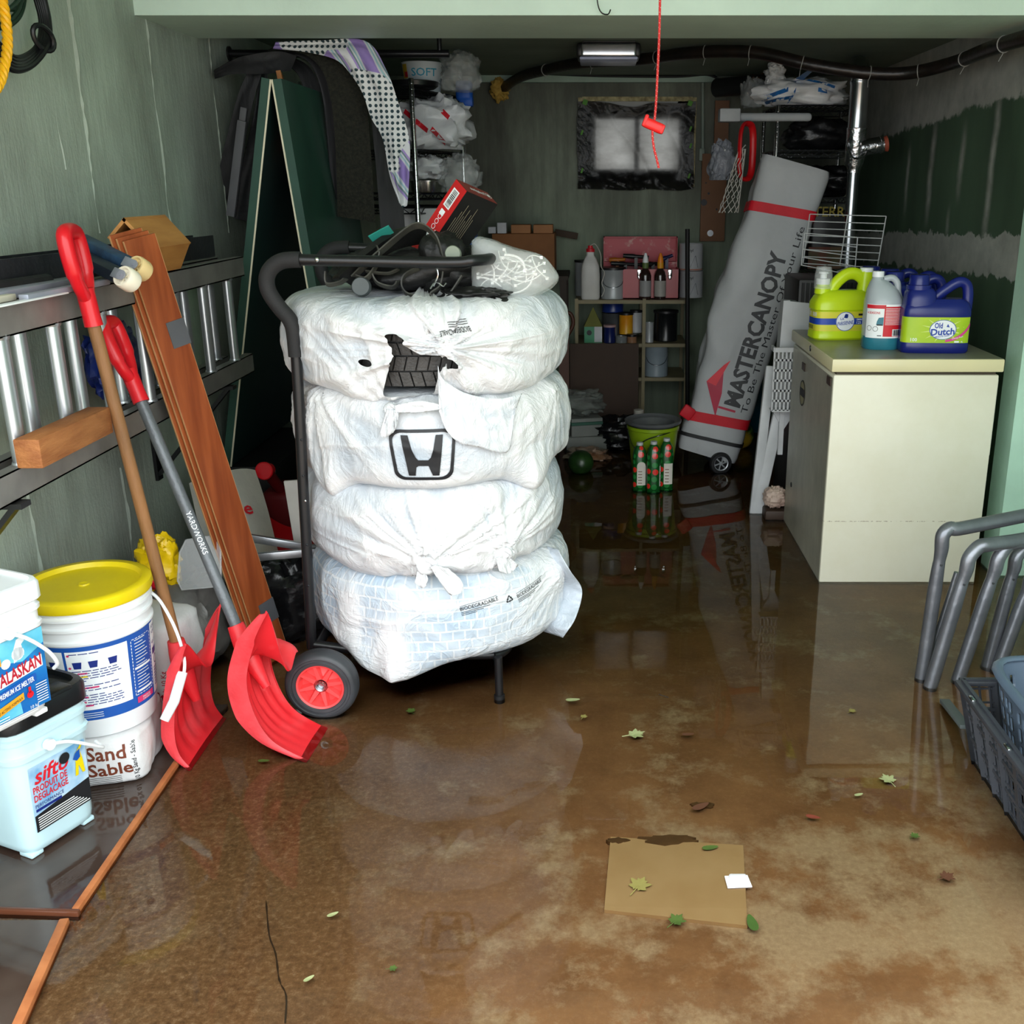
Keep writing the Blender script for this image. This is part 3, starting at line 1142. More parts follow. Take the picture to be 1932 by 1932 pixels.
def shovel(label, tip, e3, W, grip_pt, grip_side, shaft_mat, lettering=None, prof=None, gripL=0.15, cut=0.0):
    e3 = Vector(e3).normalized()
    hh = Vector((e3.y, -e3.x, 0)).normalized()          # towards the scoop's open side
    tip = Vector(tip)
    rt = thing('snow_shovel', label, 'shovel', tuple(tip), group='red snow shovels leaning on the ladder')
    cv = bez([Vector((a, 0, z)) for a, z in prof], 8)
    n = len(cv)
    nw = 25
    P = np.zeros((n, nw, 3))
    for j in range(nw):
        t = j / (nw - 1)
        ww = t * W
        mid = math.sin(PI * t)
        for i, q in enumerate(cv):
            s = i / (n - 1)
            top = max(0.0, 1 - s / 0.35)
            z = q.z - top * (0.13 * mid ** 1.5 + cut * t ** 1.3)
            a = q.x - 0.02 * mid * math.sin(PI * s) + 0.006 * math.cos(t * PI * 10) * math.sin(PI * min(1, s * 1.05)) * (s > 0.2)
            P[i, j] = tip + hh * a + e3 * ww + Vector((0, 0, max(z, 0.0) + 0.002))
    m = MB()
    m.grid(P, thick=0.005)
    obj('blade', m, M_redw, rt, smooth=50, world=True)
    for t in (0, nw - 1):
        Q = np.zeros((n, 4, 3))
        for i in range(n):
            s = i / (n - 1)
            wd = (0.052 if cut else 0.034) * min(1, (1 - s) * 2.6 + 0.05) * min(1, 0.35 + s * 3)
            for k in range(4):
                f = k / 3
                Q[i, k] = Vector(P[i, t]) - hh * wd * f + e3 * (0.004 * math.sin(PI * f)) * (1 if t else -1) + Vector((0, 0, -0.01 * f * min(1, (1 - s) * 3)))
        m = MB()
        m.grid(Q, thick=0.004)
        obj('blade_rim', m, mat('scuffed_pink_red_rim', (226, 74, 80), 0.5, rgb2=(206, 44, 52), vs=12, bump=0.08, bs=120), rt, smooth=50, world=True)
    grip = Vector(grip_pt)
    i0 = n // 3
    sock = Vector(P[i0, nw // 2]) - hh * 0.012
    ax = (grip - sock).normalized()
    m = MB()
    m.tube([sock - ax * 0.10 + hh * 0.015, sock, sock + ax * 0.05, sock + ax * 0.085], [0.012, 0.030, 0.026, 0.022], 14)
    obj('socket', m, M_redw, rt, world=True)
    m = MB()
    m.tube([sock + ax * (0.03 + (grip - sock).length * 0.0), grip - ax * 0.03], 0.0155, 16)
    sh = obj('shaft', m, shaft_mat, rt, world=True)
    if lettering:
        x, y, d = frame_of(ax)
        toC = (Vector((0, 0, 1.5)) - (sock + grip) / 2).normalized()
        nrm = (toC - ax * toC.dot(ax)).normalized()
        tm = MB()
        o_ = sock + (grip - sock) * 0.52
        s_ = nrm.cross(-ax).normalized()
        def fn(x_, y_):
            an = -y_ / 0.0155
            return o_ - ax * x_ + (nrm * math.cos(an) + s_ * -math.sin(an)) * 0.0162
        tm.text(lettering, 0.020, 0, -0.006, fn)
        obj('lettering', tm, M_white, sh, world=True)
    m = d_grip(grip, ax, Vector(grip_side), gripL, 0.095)
    obj('grip', m, M_red, rt, world=True)
    return rt


PROF2 = [(-.070, .44), (-.112, .36), (-.150, .25), (-.142, .15), (-.096, .06), (0, 0)]
g2p = atx(247, 712, -1.235)
shovel('red snow shovel with grey metal shaft, nearer the tyre trolley', atz(581, 1437, 0.0), (0.06, 0.99, 0), 0.175, g2p, (-0.10, 0.95, 0.0), mat('grey_painted_tube', (98, 102, 106), 0.42, 0.3, bump=0.15, bs=90), 'YARDWORKS', PROF2, 0.15, 0.20)
PROF1 = [(.03, .37), (.005, .30), (-.02, .21), (-.036, .12), (-.030, .05), (0, 0)]
g1p = atx(163, 560, -1.225)
shovel('red snow shovel with brown wooden shaft, beside the white bucket', atz(361, 1453, 0.0), (0.0, 1.0, 0), 0.27, g1p, (-0.14, 0.95, 0.0), mat('worn_wooden_shaft', (150, 104, 62), 0.6, rgb2=(118, 84, 52), vs=16, stretch=(1, 1, 0.3), bump=0.2), None, PROF1, 0.15)

# leaning bundle of laminate boards, each board a thing
M_lam = mat('cherry_laminate', (158, 82, 42), 0.35, rgb2=(128, 60, 28), vs=4, stretch=(9, 9, 0.6), contrast=(0.35, 0.65))
M_core = mat('board_core_edge', (196, 148, 98), 0.7)
bt, tp = atz(524, 1250, 0.0), atx(262, 450, -1.245)
ax = (tp - bt).normalized()
side = Vector((0.55, 0.83, 0.0))
side = (side - ax * side.dot(ax)).normalized()
nrm = ax.cross(side).normalized()
if nrm.y > 0:
    nrm = -nrm
names = ('front cherry laminate plank of the leaning bundle, taped grey', 'second cherry laminate plank from the front in the leaning bundle', 'third cherry laminate plank from the front in the leaning bundle')
for k in range(3):
    off = -nrm * 0.0115 * k - side * 0.010 * k
    L = (tp - bt).length + 0.01 * k
    c = bt + ax * L / 2 + off + Vector((0, 0, 0.004))
    Rm = Matrix((side, nrm, ax)).transposed()
    rt = thing('laminate_plank', names[k], 'plank', tuple(bt + off), group='laminate planks leaning on the ladder')
    m = MB()
    m.rbox(c, (0.098, 0.008, L), 0.001, 1, Rm)
    obj('board', m, M_lam, rt, world=True)
    m = MB()
    for s in (-1, 1):
        m.box(c + side * s * 0.0496, (0.0012, 0.0055, L * 0.998), Rm)
    obj('edge', m, M_core, rt, world=True)
    if k == 0:
        for f in (0.80, 0.13):
            m = MB()
            cc = bt + ax * L * f + off + Vector((0, 0, 0.004))
            m.box(cc + side * 0.022 + nrm * 0.005, (0.058, 0.002, 0.075), Rm)
            m.box(cc + side * 0.052, (0.002, 0.011, 0.075), Rm)
            obj('tape', m, mat('grey_duct_tape', (84, 86, 90), 0.4), rt, world=True)

# ================================================================== WHITE BUCKET, SAND BAGS
BZ = 0.018
bk = at(187, 1280, 2.43)
bkc = Vector((bk.x, 2.43, 0.160))
def bagmesh(hx, hy, h, seed, lean=0.0, nu=64, nv=26, e=5.0):
    m = MB()
    rings = []
    for i in range(nv + 1):
        t = i / nv
        if t < 0.12:
            k, z = 0.86 + 0.14 * math.sin(t / 0.12 * PI / 2), 0.02 * (1 - math.cos(t / 0.12 * PI / 2)) * h * 5
        elif t > 0.86:
            s = (t - 0.86) / 0.14
            k, z = 1 - 0.9 * s ** 1.2, h * (0.93 + 0.07 * math.sin(s * PI / 2))
        else:
            s = (t - 0.12) / 0.74
            k, z = 1 + 0.04 * math.sin(PI * s), h * (0.10 + 0.83 * s)
        rg = []
        for j, q in enumerate(sring(hx * k, hy * k, z, nu, e)):
            d = 0.012 * mnoise.noise(Vector((q.x * 9, q.y * 9, q.z * 9 + seed))) + 0.005 * mnoise.noise(Vector((q.x * 30, q.y * 30, q.z * 12 + seed)))
            nrm_ = Vector((q.x / hx, q.y / hy, 0))
            nrm_ = nrm_.normalized() if nrm_.length > 0 else nrm_
            rg.append(q + nrm_ * d + Vector((lean * z, 0, 0)))
        rings.append(rg)
    m.rings(rings)
    return m


def conform(mbuilder_fn, bvh, origin_dir, off=0.0012, far=0.3):
    """map helper: takes plane map fn, casts along -dir onto the mesh, lifts by off"""
    d = Vector(origin_dir).normalized()

    def fn(x, y):
        p = mbuilder_fn(x, y)
        hit = bvh.ray_cast(p + d * far, -d, far * 2)
        if hit[0] is None:
            return p
        return hit[0] + d * off
    return fn


def bvh_of(mb):
    return BVHTree.FromPolygons(mb.v, mb.f)


M_sack = mat('white_woven_sack', (222, 222, 222), 0.5, var=0.03, bump=0.15, bs=40)
M_brown = mat('brown_ink', (112, 54, 34), 0.6)
M_crim = mat('crimson_ink', (176, 26, 44), 0.6)
def toward_cam(c):
    return (Vector((0, 0, c[2])) - Vector(c)).normalized()
sb = thing('sand_bag', 'white bag of sand with brown lettering under the white bucket', 'sand bag', (bkc.x - 0.020, 2.43, BZ), R_(12), group='bags of sand and salt')
m = bagmesh(0.138, 0.135, 0.145, 2.0)
bv = bvh_of(m)
obj('sack', m, M_sack, sb, smooth=70)
f = conform(lambda x, y: Vector((x, -0.2, y)), bv, (0.1, -1, 0))
m = MB()
m.text('Sand', 0.052, 0.004, 0.085, f, bold=0.02)
m.text('Sable', 0.052, 0.004, 0.038, f, bold=0.02)
obj('lettering', m, M_brown, sb)
m = MB()
for k in range(5):
    m.rect(0.0 - 0.03 * (k % 2), 0.030 - 0.006 * k, 0.08, 0.0315 - 0.006 * k, f, 8, 1)
m.text('10 Kg Sand - Sable', 0.016, -0.06, 0.0, lambda x, y: f(0.122 - y, 0.07 + x), bold=0.01)
obj('fine_print', m, M_ink, sb)
b_ = bagmesh(0.13, 0.10, 0.33, 5.0, lean=-0.03)
sb2 = thing('salt_bag', 'white bag of sand and salt behind the white bucket', 'sand bag', (-1.29, 2.72, BZ), R_(-14), group='bags of sand and salt')
bv = bvh_of(b_)
obj('sack', b_, M_sack, sb2, smooth=70)
f = conform(lambda x, y: Vector((x, -0.2, y)), bv, (0.1, -1, 0))
m = MB()
m.text('Sand & Salt', 0.046, 0.115, 0.085, f, align='R', bold=0.02)
m.text('Sable & Sel', 0.046, 0.115, 0.040, f, align='R', bold=0.02)
m.text('Sand & Salt 10 Kg', 0.02, -0.05, 0.0, lambda x, y: f(0.122 - y, 0.09 + x), bold=0.01)
obj('lettering', m, M_crim, sb2)

bu = thing('bucket', 'large white laundry bucket with yellow lid standing on a sand bag', 'bucket', tuple(bkc), R_(-62.7 + 90))
Rb, Hb = 0.146, 0.365
def rbk(y):
    return 0.131 + 0.0146 * min(1.1, max(0, (y - 0.012) / 0.253))
m = MB()
m.lathe([(0.0, 0.0), (0.120, 0.0), (0.128, 0.004), (0.131, 0.012), (0.1455, 0.265), (0.152, 0.268), (0.152, 0.274), (0.147, 0.277), (0.1475, 0.300), (0.154, 0.303), (0.154, 0.309), (0.148, 0.312), (0.149, 0.328), (0.156, 0.331), (0.156, 0.337), (0.150, 0.340), (0.150, 0.365), (0.142, 0.366), (0.14, 0.33)], 72)
obj('body', m, M_white, bu)
m = MB()
m.lathe([(0.0, 0.372), (0.012, 0.375), (0.014, 0.3715), (0.05, 0.3705), (0.132, 0.3705), (0.138, 0.382), (0.155, 0.382), (0.160, 0.378), (0.161, 0.360), (0.158, 0.352)], 72)
lid = obj('lid', m, M_yel, bu)
m = MB()
m.text('PUSH', 0.016, -0.06, -0.11, plane_map((0, 0, 0.3709), (1, 0, 0), (0, 1, 0), 0.0004))
obj('lettering', m, mat('lid_emboss', (224, 204, 60), 0.4), lid)
cm = cyl_map(rbk, -PI / 2, 0.0012)
m = MB()
m.rect(-0.185, 0.055, 0.21, 0.262, cm, 40, 1)
lab = obj('label', m, M_blue, bu)
cm2 = cyl_map(rbk, -PI / 2, 0.0020)
m = MB()
for x0, x1, y0, y1 in ((-0.18, -0.066, 0.085, 0.250), (-0.060, 0.072, 0.085, 0.250), (0.152, 0.205, 0.060, 0.258)):
    m.rect(x0, y0, x1, y1, cm2, 12, 1)
for y in (0.160, 0.095):
    m.rect(0.086, y, 0.140, y + 0.006, cm2, 5, 1)
obj('label_panel', m, M_white, lab)
cm3 = cyl_map(rbk, -PI / 2, 0.0027)
m = MB()
rr = random.Random(5)
for k in range(22):
    y = 0.242 - k * 0.0068
    if 0.198 < y < 0.236:
        continue
    x = -0.052
    while x < 0.045 and rr.random() > 0.06:
        L = rr.uniform(0.006, 0.02)
        m.rect(x, y, min(x + L, 0.066), y + 0.0022, cm3, 2, 1)
        x += L + 0.003
for cx_ in (-0.038, -0.005, 0.036, -0.125, -0.092):
    m.add([cm3(cx_ + a, 0.203 + c_) for a, c_ in ((-0.010, 0.018), (0.010, 0.018), (0.0075, 0.0), (-0.0075, 0.0))], [(0, 1, 2, 3)])
m.text('POWDER', 0.013, 0.158, 0.240, cm3)
m.text('FORMULA', 0.013, 0.158, 0.225, cm3)
m.text('40 LBS', 0.014, 0.156, 0.198, cm3)
m.rect(0.158, 0.168, 0.20, 0.186, cm3, 3, 1)
m.disc(0.178, 0.150, 0.013, cm3, 20, 0.010)
for k in range(7):
    m.rect(0.160, 0.128 - 0.008 * k, 0.198, 0.131 - 0.008 * k, cm3, 3, 1)
obj('label_print', m, M_navy, lab)
m = MB()
for k in range(16):
    y = 0.240 - k * 0.0088
    if y < 0.105 or 0.155 < y < 0.168:
        continue
    m.rect(0.09, y, 0.09 + rr.uniform(0.02, 0.046), y + 0.002, cm3, 3, 1)
for x in (0.080, 0.144):
    for k in range(17):
        m.rect(x, 0.09 + k * 0.0092, x + 0.0018, 0.096 + k * 0.0092, cm3)
for y in (0.245, 0.089):
    for k in range(6):
        m.rect(0.083 + k * 0.010, y, 0.090 + k * 0.010, y + 0.0018, cm3)
for k in range(3):
    m.rect(-0.05, 0.075 - 0.006 * k, 0.0, 0.0765 - 0.006 * k, cm3, 4, 1)
obj('label_white_print', m, M_white, lab)
m = MB()
for x, y, L in ((-0.040, 0.187, 0.02), (-0.03, 0.146, 0.03), (-0.052, 0.120, 0.026), (-0.05, 0.106, 0.018), (-0.04, 0.096, 0.022)):
    m.rect(x, y, x + L, y + 0.0045, cm3, 3, 1)
for y in (0.240, 0.206, 0.135):
    m.disc(-0.054, y, 0.0032, cm3, 10)
m.rect(0.084, 0.066, 0.142, 0.083, cm3, 6, 1)
obj('label_pink_print', m, mat('print_magenta', (206, 58, 110), 0.45), lab)
m = MB()
m.text('MADE IN', 0.007, 0.10, 0.0745, cyl_map(rbk, -PI / 2, 0.0034))
m.text('CANADA', 0.007, 0.10, 0.068, cyl_map(rbk, -PI / 2, 0.0034))
obj('label_small_print', m, M_white, lab)
m = MB()
m.rect(-0.040, 0.178, -0.02, 0.1825, cm3, 3, 1)
obj('label_yellow_print', m, M_yel, lab)
# wire bail hanging down on the right, with a white roller grip
m = MB()
hp = [Vector((0.150, 0.02, 0.318)), Vector((0.172, -0.01, 0.295)), Vector((0.195, -0.06, 0.235)), Vector((0.205, -0.095, 0.17)), Vector((0.198, -0.115, 0.125)), Vector((0.170, -0.135, 0.08))]
m.tube(bez(hp, 6), 0.0042, 8)
hd = obj('handle', m, M_white, bu)
m = MB()
m.tube([Vector((0.196, -0.112, 0.130)), Vector((0.165, -0.14, 0.065)), Vector((0.135, -0.155, 0.025))], [0.013, 0.0135, 0.012], 14)
obj('handle_grip', m, M_white, hd)

# ================================================================== ICE MELTER TUBS
TRZ = math.atan2(0.92, 0.40)
M_tub = mat('pale_blue_tub_plastic', (196, 226, 234), 0.3, var=0.03)
def tub(name, label, c, hx, hy, h, body, lidm, lid_h, group):
    rt = thing(name, label, 'tub', c, TRZ, group=group)
    m = MB()
    prof = [(0.82, 0.0), (0.86, 0.006), (0.88, 0.02), (0.965, h * 0.72), (1.02, h * 0.725), (1.03, h * 0.76), (0.985, h * 0.77), (0.99, h * 0.86), (1.03, h * 0.865), (1.035, h * 0.90), (1.0, h * 0.91), (1.0, h)]
    m.rings([sring(hx * k, hy * k, z, 56, 7) for k, z in prof])
    for sx in (-1, 1):
        for sy in (-1, 1):
            m.rbox((sx * hx * 0.66, sy * hy * 0.66, -0.005), (hx * 0.3, hy * 0.3, 0.012), 0.003)
    obj('body', m, body, rt)
    return rt
t1c = (-1.364, 2.13, BZ + 0.012)
T1 = tub('ice_melter_tub', 'pale tub of ice melter with black lid, below the open-topped white one', t1c, 0.108, 0.138, 0.335, M_tub, None, 0.05, 'square ice melter tubs')
m = MB()
m.rings([sring(0.112 * k, 0.142 * k, z, 56, 7) for k, z in ((1.0, 0.318), (1.03, 0.322), (1.03, 0.362), (1.0, 0.37), (0.90, 0.372), (0.88, 0.360), (0.3, 0.359), (0.02, 0.359))])
m.rbox((0.02, -0.12, 0.362), (0.09, 0.05, 0.024), 0.006)
obj('lid', m, mat('black_tub_lid', (18, 20, 24), 0.35, bump=0.06), T1)
def tub_face(hy, h, x, y, off):
    k = 0.88 + (0.965 - 0.88) * min(1, max(0, y / (0.72 * h)))
    return Vector((x, -hy * k - off, y))
def tlabel(T, hx, hy, h, spec):
    par = T
    for i, (nm, ml, fnc) in enumerate(spec):
        m = MB()
        fnc(m, lambda x, y, o=0.0010 + 0.0007 * i: tub_face(hy, h, x, y, o))
        o = obj(nm, m, ml, par, smooth=0)
        if i == 0:
            par = o
M_sky = mat('print_sky_blue', (96, 160, 206), 0.4, rgb2=(206, 228, 240), vs=16)
M_redi = mat('print_red', (206, 30, 44), 0.45)
tlabel(T1, 0.108, 0.138, 0.335, [
    ('label', M_sky, lambda m, f: m.rect(-0.072, 0.055, 0.078, 0.222, f)),
    ('label_band', M_ink, lambda m, f: m.add([f(-0.072, 0.055), f(0.078, 0.055), f(0.078, 0.118), f(-0.072, 0.098)], [(0, 1, 2, 3)])),
    ('lettering', M_redi, lambda m, f: [m.text('sifto', 0.052, -0.062, 0.176, f, shear=0.25, bold=0.02), m.text('PRODUIT DE', 0.024, -0.068, 0.154, f, bold=0.02, width=0.09), m.text('DEGLACAGE', 0.024, -0.068, 0.133, f, bold=0.02, width=0.09)]),
    ('label_blue_print', M_navy, lambda m, f: [m.text('PERFORMANCE', 0.013, -0.068, 0.117, f, width=0.075), m.rect(-0.068, 0.107, 0.00, 0.114, f)]),
    ('climber_print', M_yel, lambda m, f: [m.add([f(0.042, 0.140), f(0.050, 0.140), f(0.054, 0.165), f(0.062, 0.140), f(0.069, 0.140), f(0.066, 0.176), f(0.060, 0.205), f(0.048, 0.200), f(0.046, 0.172)], [(0, 1, 2, 8), (2, 3, 4, 5), (2, 5, 8), (8, 5, 6, 7)]), m.add([f(0.058, 0.196), f(0.070, 0.215), f(0.067, 0.219), f(0.053, 0.203)], [(0, 1, 2, 3)])]),
    ('climber_jacket_print', M_blue, lambda m, f: [m.add([f(0.040, 0.186), f(0.048, 0.200), f(0.060, 0.206), f(0.060, 0.184), f(0.050, 0.178)], [(0, 1, 2, 3, 4)])]),
    ('seal_print', M_ink, lambda m, f: m.disc(0.018, 0.203, 0.014, f, 18)),
    ('fine_print', M_white, lambda m, f: [m.rect(-0.068, 0.062 + 0.006 * k, 0.070 - 0.008 * k, 0.0645 + 0.006 * k, f) for k in range(6)]),
])
def bail(T, pts, grip=None):
    m = MB()
    m.tube(bez([Vector(p) for p in pts], 6), 0.0042, 8)
    for p in (pts[0],):
        m.lathe([(0.013, -0.006), (0.013, 0.006)], 14, p, Matrix.Rotation(PI / 2, 3, 'X'))
    obj('handle', m, M_white, T)
bail(T1, [(-0.02, -0.147, 0.262), (0.02, -0.155, 0.250), (0.065, -0.160, 0.220), (0.098, -0.158, 0.195), (0.112, -0.150, 0.185), (0.118, -0.12, 0.19)])
t2c = (-1.330, 1.985, t1c[2] + 0.376)
T2 = tub('ice_melter_tub', 'white tub of ice melter with blue polar label, top of the stack', t2c, 0.100, 0.125, 0.275, M_white, None, 0.0, 'square ice melter tubs')
m = MB()
m.rings([sring(0.104 * k, 0.129 * k, z, 56, 7) for k, z in ((0.99, 0.258), (1.03, 0.262), (1.03, 0.296), (1.0, 0.302), (0.93, 0.303), (0.91, 0.296), (0.3, 0.295), (0.02, 0.295))])
obj('lid', m, M_white, T2)
M_lblue = mat('print_arctic_blue', (34, 128, 196), 0.4, rgb2=(20, 88, 170), vs=14)
tlabel(T2, 0.100, 0.125, 0.275, [
    ('label', M_lblue, lambda m, f: m.rect(-0.082, 0.018, 0.084, 0.196, f)),
    ('ice_print', mat('print_ice', (70, 176, 214), 0.4, rgb2=(120, 206, 230), vs=20), lambda m, f: [m.add([f(-0.082, 0.13), f(-0.02, 0.15), f(0.03, 0.136), f(0.084, 0.16), f(0.084, 0.196), f(-0.082, 0.196)], [(0, 1, 2, 3, 4, 5)]), m.add([f(-0.04, 0.02), f(0.015, 0.02), f(0.012, 0.055), f(-0.04, 0.055)], [(0, 1, 2, 3)])]),
    ('bear_print', M_white, lambda m, f: [m.ell and m.disc(0.022, 0.158, 0.015, f, 14, ry=1.0), m.add([f(0.012, 0.168), f(0.022, 0.190), f(0.034, 0.193), f(0.040, 0.182), f(0.032, 0.176), f(0.036, 0.150), f(0.01, 0.140)], [(0, 1, 2, 3, 4), (0, 4, 5, 6)]), m.disc(-0.008, 0.146, 0.011, f, 12), m.rect(-0.05, 0.099, 0.075, 0.126, lambda x, y: f(x, y + 0.12 * x)), m.rect(-0.075, 0.012, 0.05, 0.014, f)]),
    ('lettering', M_crim, lambda m, f: m.text('ALASKAN', 0.040, -0.028, 0.103, lambda x, y: f(x, y + 0.12 * x), bold=0.025, width=0.100)),
    ('label_strip', M_blue, lambda m, f: m.rect(-0.045, 0.073, 0.055, 0.092, lambda x, y: f(x, y + 0.12 * x))),
    ('strip_lettering', M_white, lambda m, f: m.text('PREMIUM ICE MELTER', 0.016, -0.036, 0.077, lambda x, y: f(x, y + 0.12 * x), bold=0.02, width=0.085)),
    ('gold_print', mat('print_gold', (226, 160, 40), 0.45), lambda m, f: [m.rect(-0.060, 0.148, -0.02, 0.164, f), m.add([f(-0.055, 0.034), f(0.02, 0.052), f(0.02, 0.068), f(-0.055, 0.052)], [(0, 1, 2, 3)])]),
    ('gold_lettering', M_ink, lambda m, f: [m.text('PREMIUM', 0.008, -0.056, 0.153, f), m.text('FAST ACTING FORMULA', 0.009, -0.050, 0.046, lambda x, y: f(x, y + 0.24 * (x + 0.02)), width=0.066)]),
    ('badge_print', M_redi, lambda m, f: [m.disc(0.034, 0.057, 0.008, f, 14), m.rect(0.031, 0.06, 0.037, 0.075, f)]),
    ('fine_print', M_white, lambda m, f: [m.rect(-0.06 + 0.002 * k, 0.03 - 0.006 * k, -0.02, 0.032 - 0.006 * k, f) for k in range(3)] + [m.rect(0.048, 0.072 - 0.006 * k, 0.075, 0.074 - 0.006 * k, f) for k in range(8)] + [m.text('10 kg', 0.010, 0.03, 0.024, f)]),
])
m = MB()
m.rbox((-0.072, -0.135, 0.262), (0.045, 0.018, 0.036), 0.006)
obj('lid_tab', m, mat('teal_tab', (40, 160, 190), 0.4), T2)
bail(T2, [(0.0, -0.134, 0.215), (0.03, -0.142, 0.195), (0.07, -0.146, 0.15), (0.093, -0.140, 0.11), (0.098, -0.12, 0.09)])

# ================================================================== DARK WET BOARDS AND EDGING STRIPS
M_ply2 = mat('wet_dark_plywood', (52, 38, 32), 0.07, rgb2=(78, 64, 56), vs=5, spec=0.6, bump=0.03, bs=14)
M_strip = mat('raw_pine_strip', (196, 124, 74), 0.6, rgb2=(150, 84, 44), vs=12)
def slab(pts, z0, z1):
    m = MB()
    m.prism([(p.x, p.y) for p in pts], z0, z1)
    return m
P_ = lambda u, v: atz(u, v, BZ)
one('plywood_board', slab([P_(332, 1432), P_(140, 1716), Vector((-1.54, P_(140, 1716).y, 0)), Vector((-1.54, 2.75, 0)), Vector((-1.1, 2.75, 0))], 0.0, BZ), M_ply2, 'dark wet plywood board under the tubs and the sand bag', 'board', group='dark boards by the left wall')
one('plywood_board', slab([P_(112, 1736), P_(16, 1960), Vector((-1.54, 1.50, 0)), Vector((-1.54, P_(112, 1736).y, 0))], 0.0, BZ), M_ply2, 'dark wet plywood board at the lower left corner, nearest the doorway', 'board', group='dark boards by the left wall')
def strip(p, q, w_, lab, ml=M_strip):
    m = MB()
    p, q = p.copy(), q.copy()
    p.z = q.z = 0.013
    m.bar(p, q, w_, 0.022, r=0.003)
    one('wooden_strip', m, ml, lab, 'wooden strip', group='pine strips edging the boards')
strip(P_(335, 1436), P_(142, 1718), 0.016, 'long raw pine strip edging the board under the tubs')
strip(P_(122, 1736), P_(22, 1960), 0.020, 'raw pine strip edging the lowest board, nearest the doorway')
strip(P_(-30, 1716), P_(150, 1722), 0.012, 'dark pine strip lying across between the two boards', mat('wet_pine_strip', (92, 52, 34), 0.3))

# ================================================================== JUNK BEHIND THE SHOVELS
M_gbag = mat('grey_polythene_sack', (112, 110, 106), 0.32, rgb2=(64, 62, 60), vs=6, bump=0.3, bs=16)
q = atz(385, 1240, 0)
b = lump((q.x - 0.05, 3.05, 0.15), (0.15, 0.14, 0.16), 2.2, 0.22, 1.8, flat=0.08, cr=0.10)
one('sack', b, M_gbag, 'slumped grey plastic sack on the floor behind the two shovels', 'sack')
q = at(300, 1062, 3.0)
b = lump(q, (0.06, 0.045, 0.078), 6.0, 0.35, 2.0, cr=0.14)
rt = one('snack_bag', b, mat('shiny_yellow_foil', (236, 196, 16), 0.25, bump=0.35, bs=18), 'crumpled yellow foil bag behind the wooden shovel shaft', 'bag')
b = lump(q + Vector((-0.03, -0.02, -0.05)), (0.05, 0.035, 0.028), 8.0, 0.3, 2.4, cr=0.1)
obj('red_panel', b, M_redi, rt, world=True)
b = MB()
b.rbox(q + Vector((-0.02, 0.02, -0.115)), (0.16, 0.14, 0.06), 0.01)
b.b2((q.x - 0.1, q.y - 0.06, 0.0), (q.x + 0.06, q.y + 0.1, q.z - 0.09))
one('carton', b, mat('dusty_carton', (84, 76, 66), 0.8), 'dusty carton standing under the yellow foil bag', 'box')
M_clear = mat('clear_packaging_plastic', (225, 228, 230), 0.08, trans=0.0, alpha=0.28, var=0.02)
b = MB()
pc = [at(u, v, 2.98) for u, v in ((352, 1018), (404, 1010), (418, 1030), (422, 1100), (350, 1106), (341, 1090), (342, 1040))]
b.prism([(p.x, p.z) for p in pc], 2.97, 2.985, lambda x, z, t: Vector((x, t + 0.15 * (z - pc[0].z), z)))
b.tube([p + Vector((0, -0.006 + 0.15 * (p.z - pc[0].z), 0)) for p in pc], 0.003, 6, closed=True)
one('blister_pack', b, M_clear, 'empty clear plastic package standing behind the grey shovel shaft', 'packaging')

M_dred = mat('deep_red_plastic', (176, 18, 26), 0.32)
# red sled standing behind, seen between boards and trolley
nu, nv_ = 24, 16
P = np.zeros((nu, nv_, 3))
s0, s1 = at(455, 1050, 3.55), at(640, 1060, 3.35)
for i in range(nu):
    t = i / (nu - 1)
    for j in range(nv_):
        s = j / (nv_ - 1) - 0.5
        c = s0.lerp(s1, t)
        P[i, j] = (c.x, c.y + 0.20 * (s * 2) ** 2 * 0.6 + 0.25 * s, 0.05 + (s + 0.5) * 0.20 + 0.10 * (1 - math.sin(PI * min(1, 0.15 + t))))
b = MB()
b.grid(P, thick=0.006)
b.b2((s0.x + 0.1, 3.42, 0.0), (s0.x + 0.16, 3.50, 0.1))
rt = one('sled', b, M_dred, 'red plastic sled standing behind the laminate planks', 'sled')
for (u0, v0, u1, v1, y0, lab) in ((455, 1012, 600, 1036, 3.28, 'upper aluminium bar leaning on the red sled'), (470, 1052, 610, 1040, 3.18, 'lower aluminium bar leaning on the red sled')):
    m = MB()
    m.bar(at(u0, v0, y0), at(u1, v1, y0 + 0.06), 0.018, 0.026, r=0.002)
    one('aluminium_bar', m, M_alu, lab, 'metal bar', group='aluminium bars by the red sled')
b = lump((at(520, 1120, 3.25).x, 3.28, 0.12), (0.16, 0.09, 0.15), 3.3, 0.3, 1.8, cr=0.12, flat=0.1)
one('rubbish_bag', b, mat('black_bin_bag', (18, 18, 20), 0.25, bump=0.3, bs=18), 'black plastic bag on the floor between planks and trolley', 'bag')
b = MB()
q = at(500, 888, 3.75)
b.lathe([(0.0, -0.05), (0.024, -0.05), (0.024, 0.0), (0.034, 0.002), (0.034, 0.014), (0.030, 0.018), (0.0, 0.018)], 24, q, Matrix.Rotation(R_(80), 3, 'X'))
rt = one('red_fuel_can', b, M_red, 'dark red fuel can with a round red cap in the back left corner', 'fuel can')
b = MB()
b.rbox((q.x + 0.05, 3.93, q.z / 2 - 0.05), (0.22, 0.22, q.z - 0.12), 0.03, 3)
b.tube([q + Vector((0, 0.01, 0)), q + Vector((0.02, 0.12, -0.12))], 0.022, 12)
obj('can_body', b, mat('very_dark_red_plastic', (90, 12, 16), 0.4), rt, world=True)
b = MB()
q = at(566, 968, 3.42)
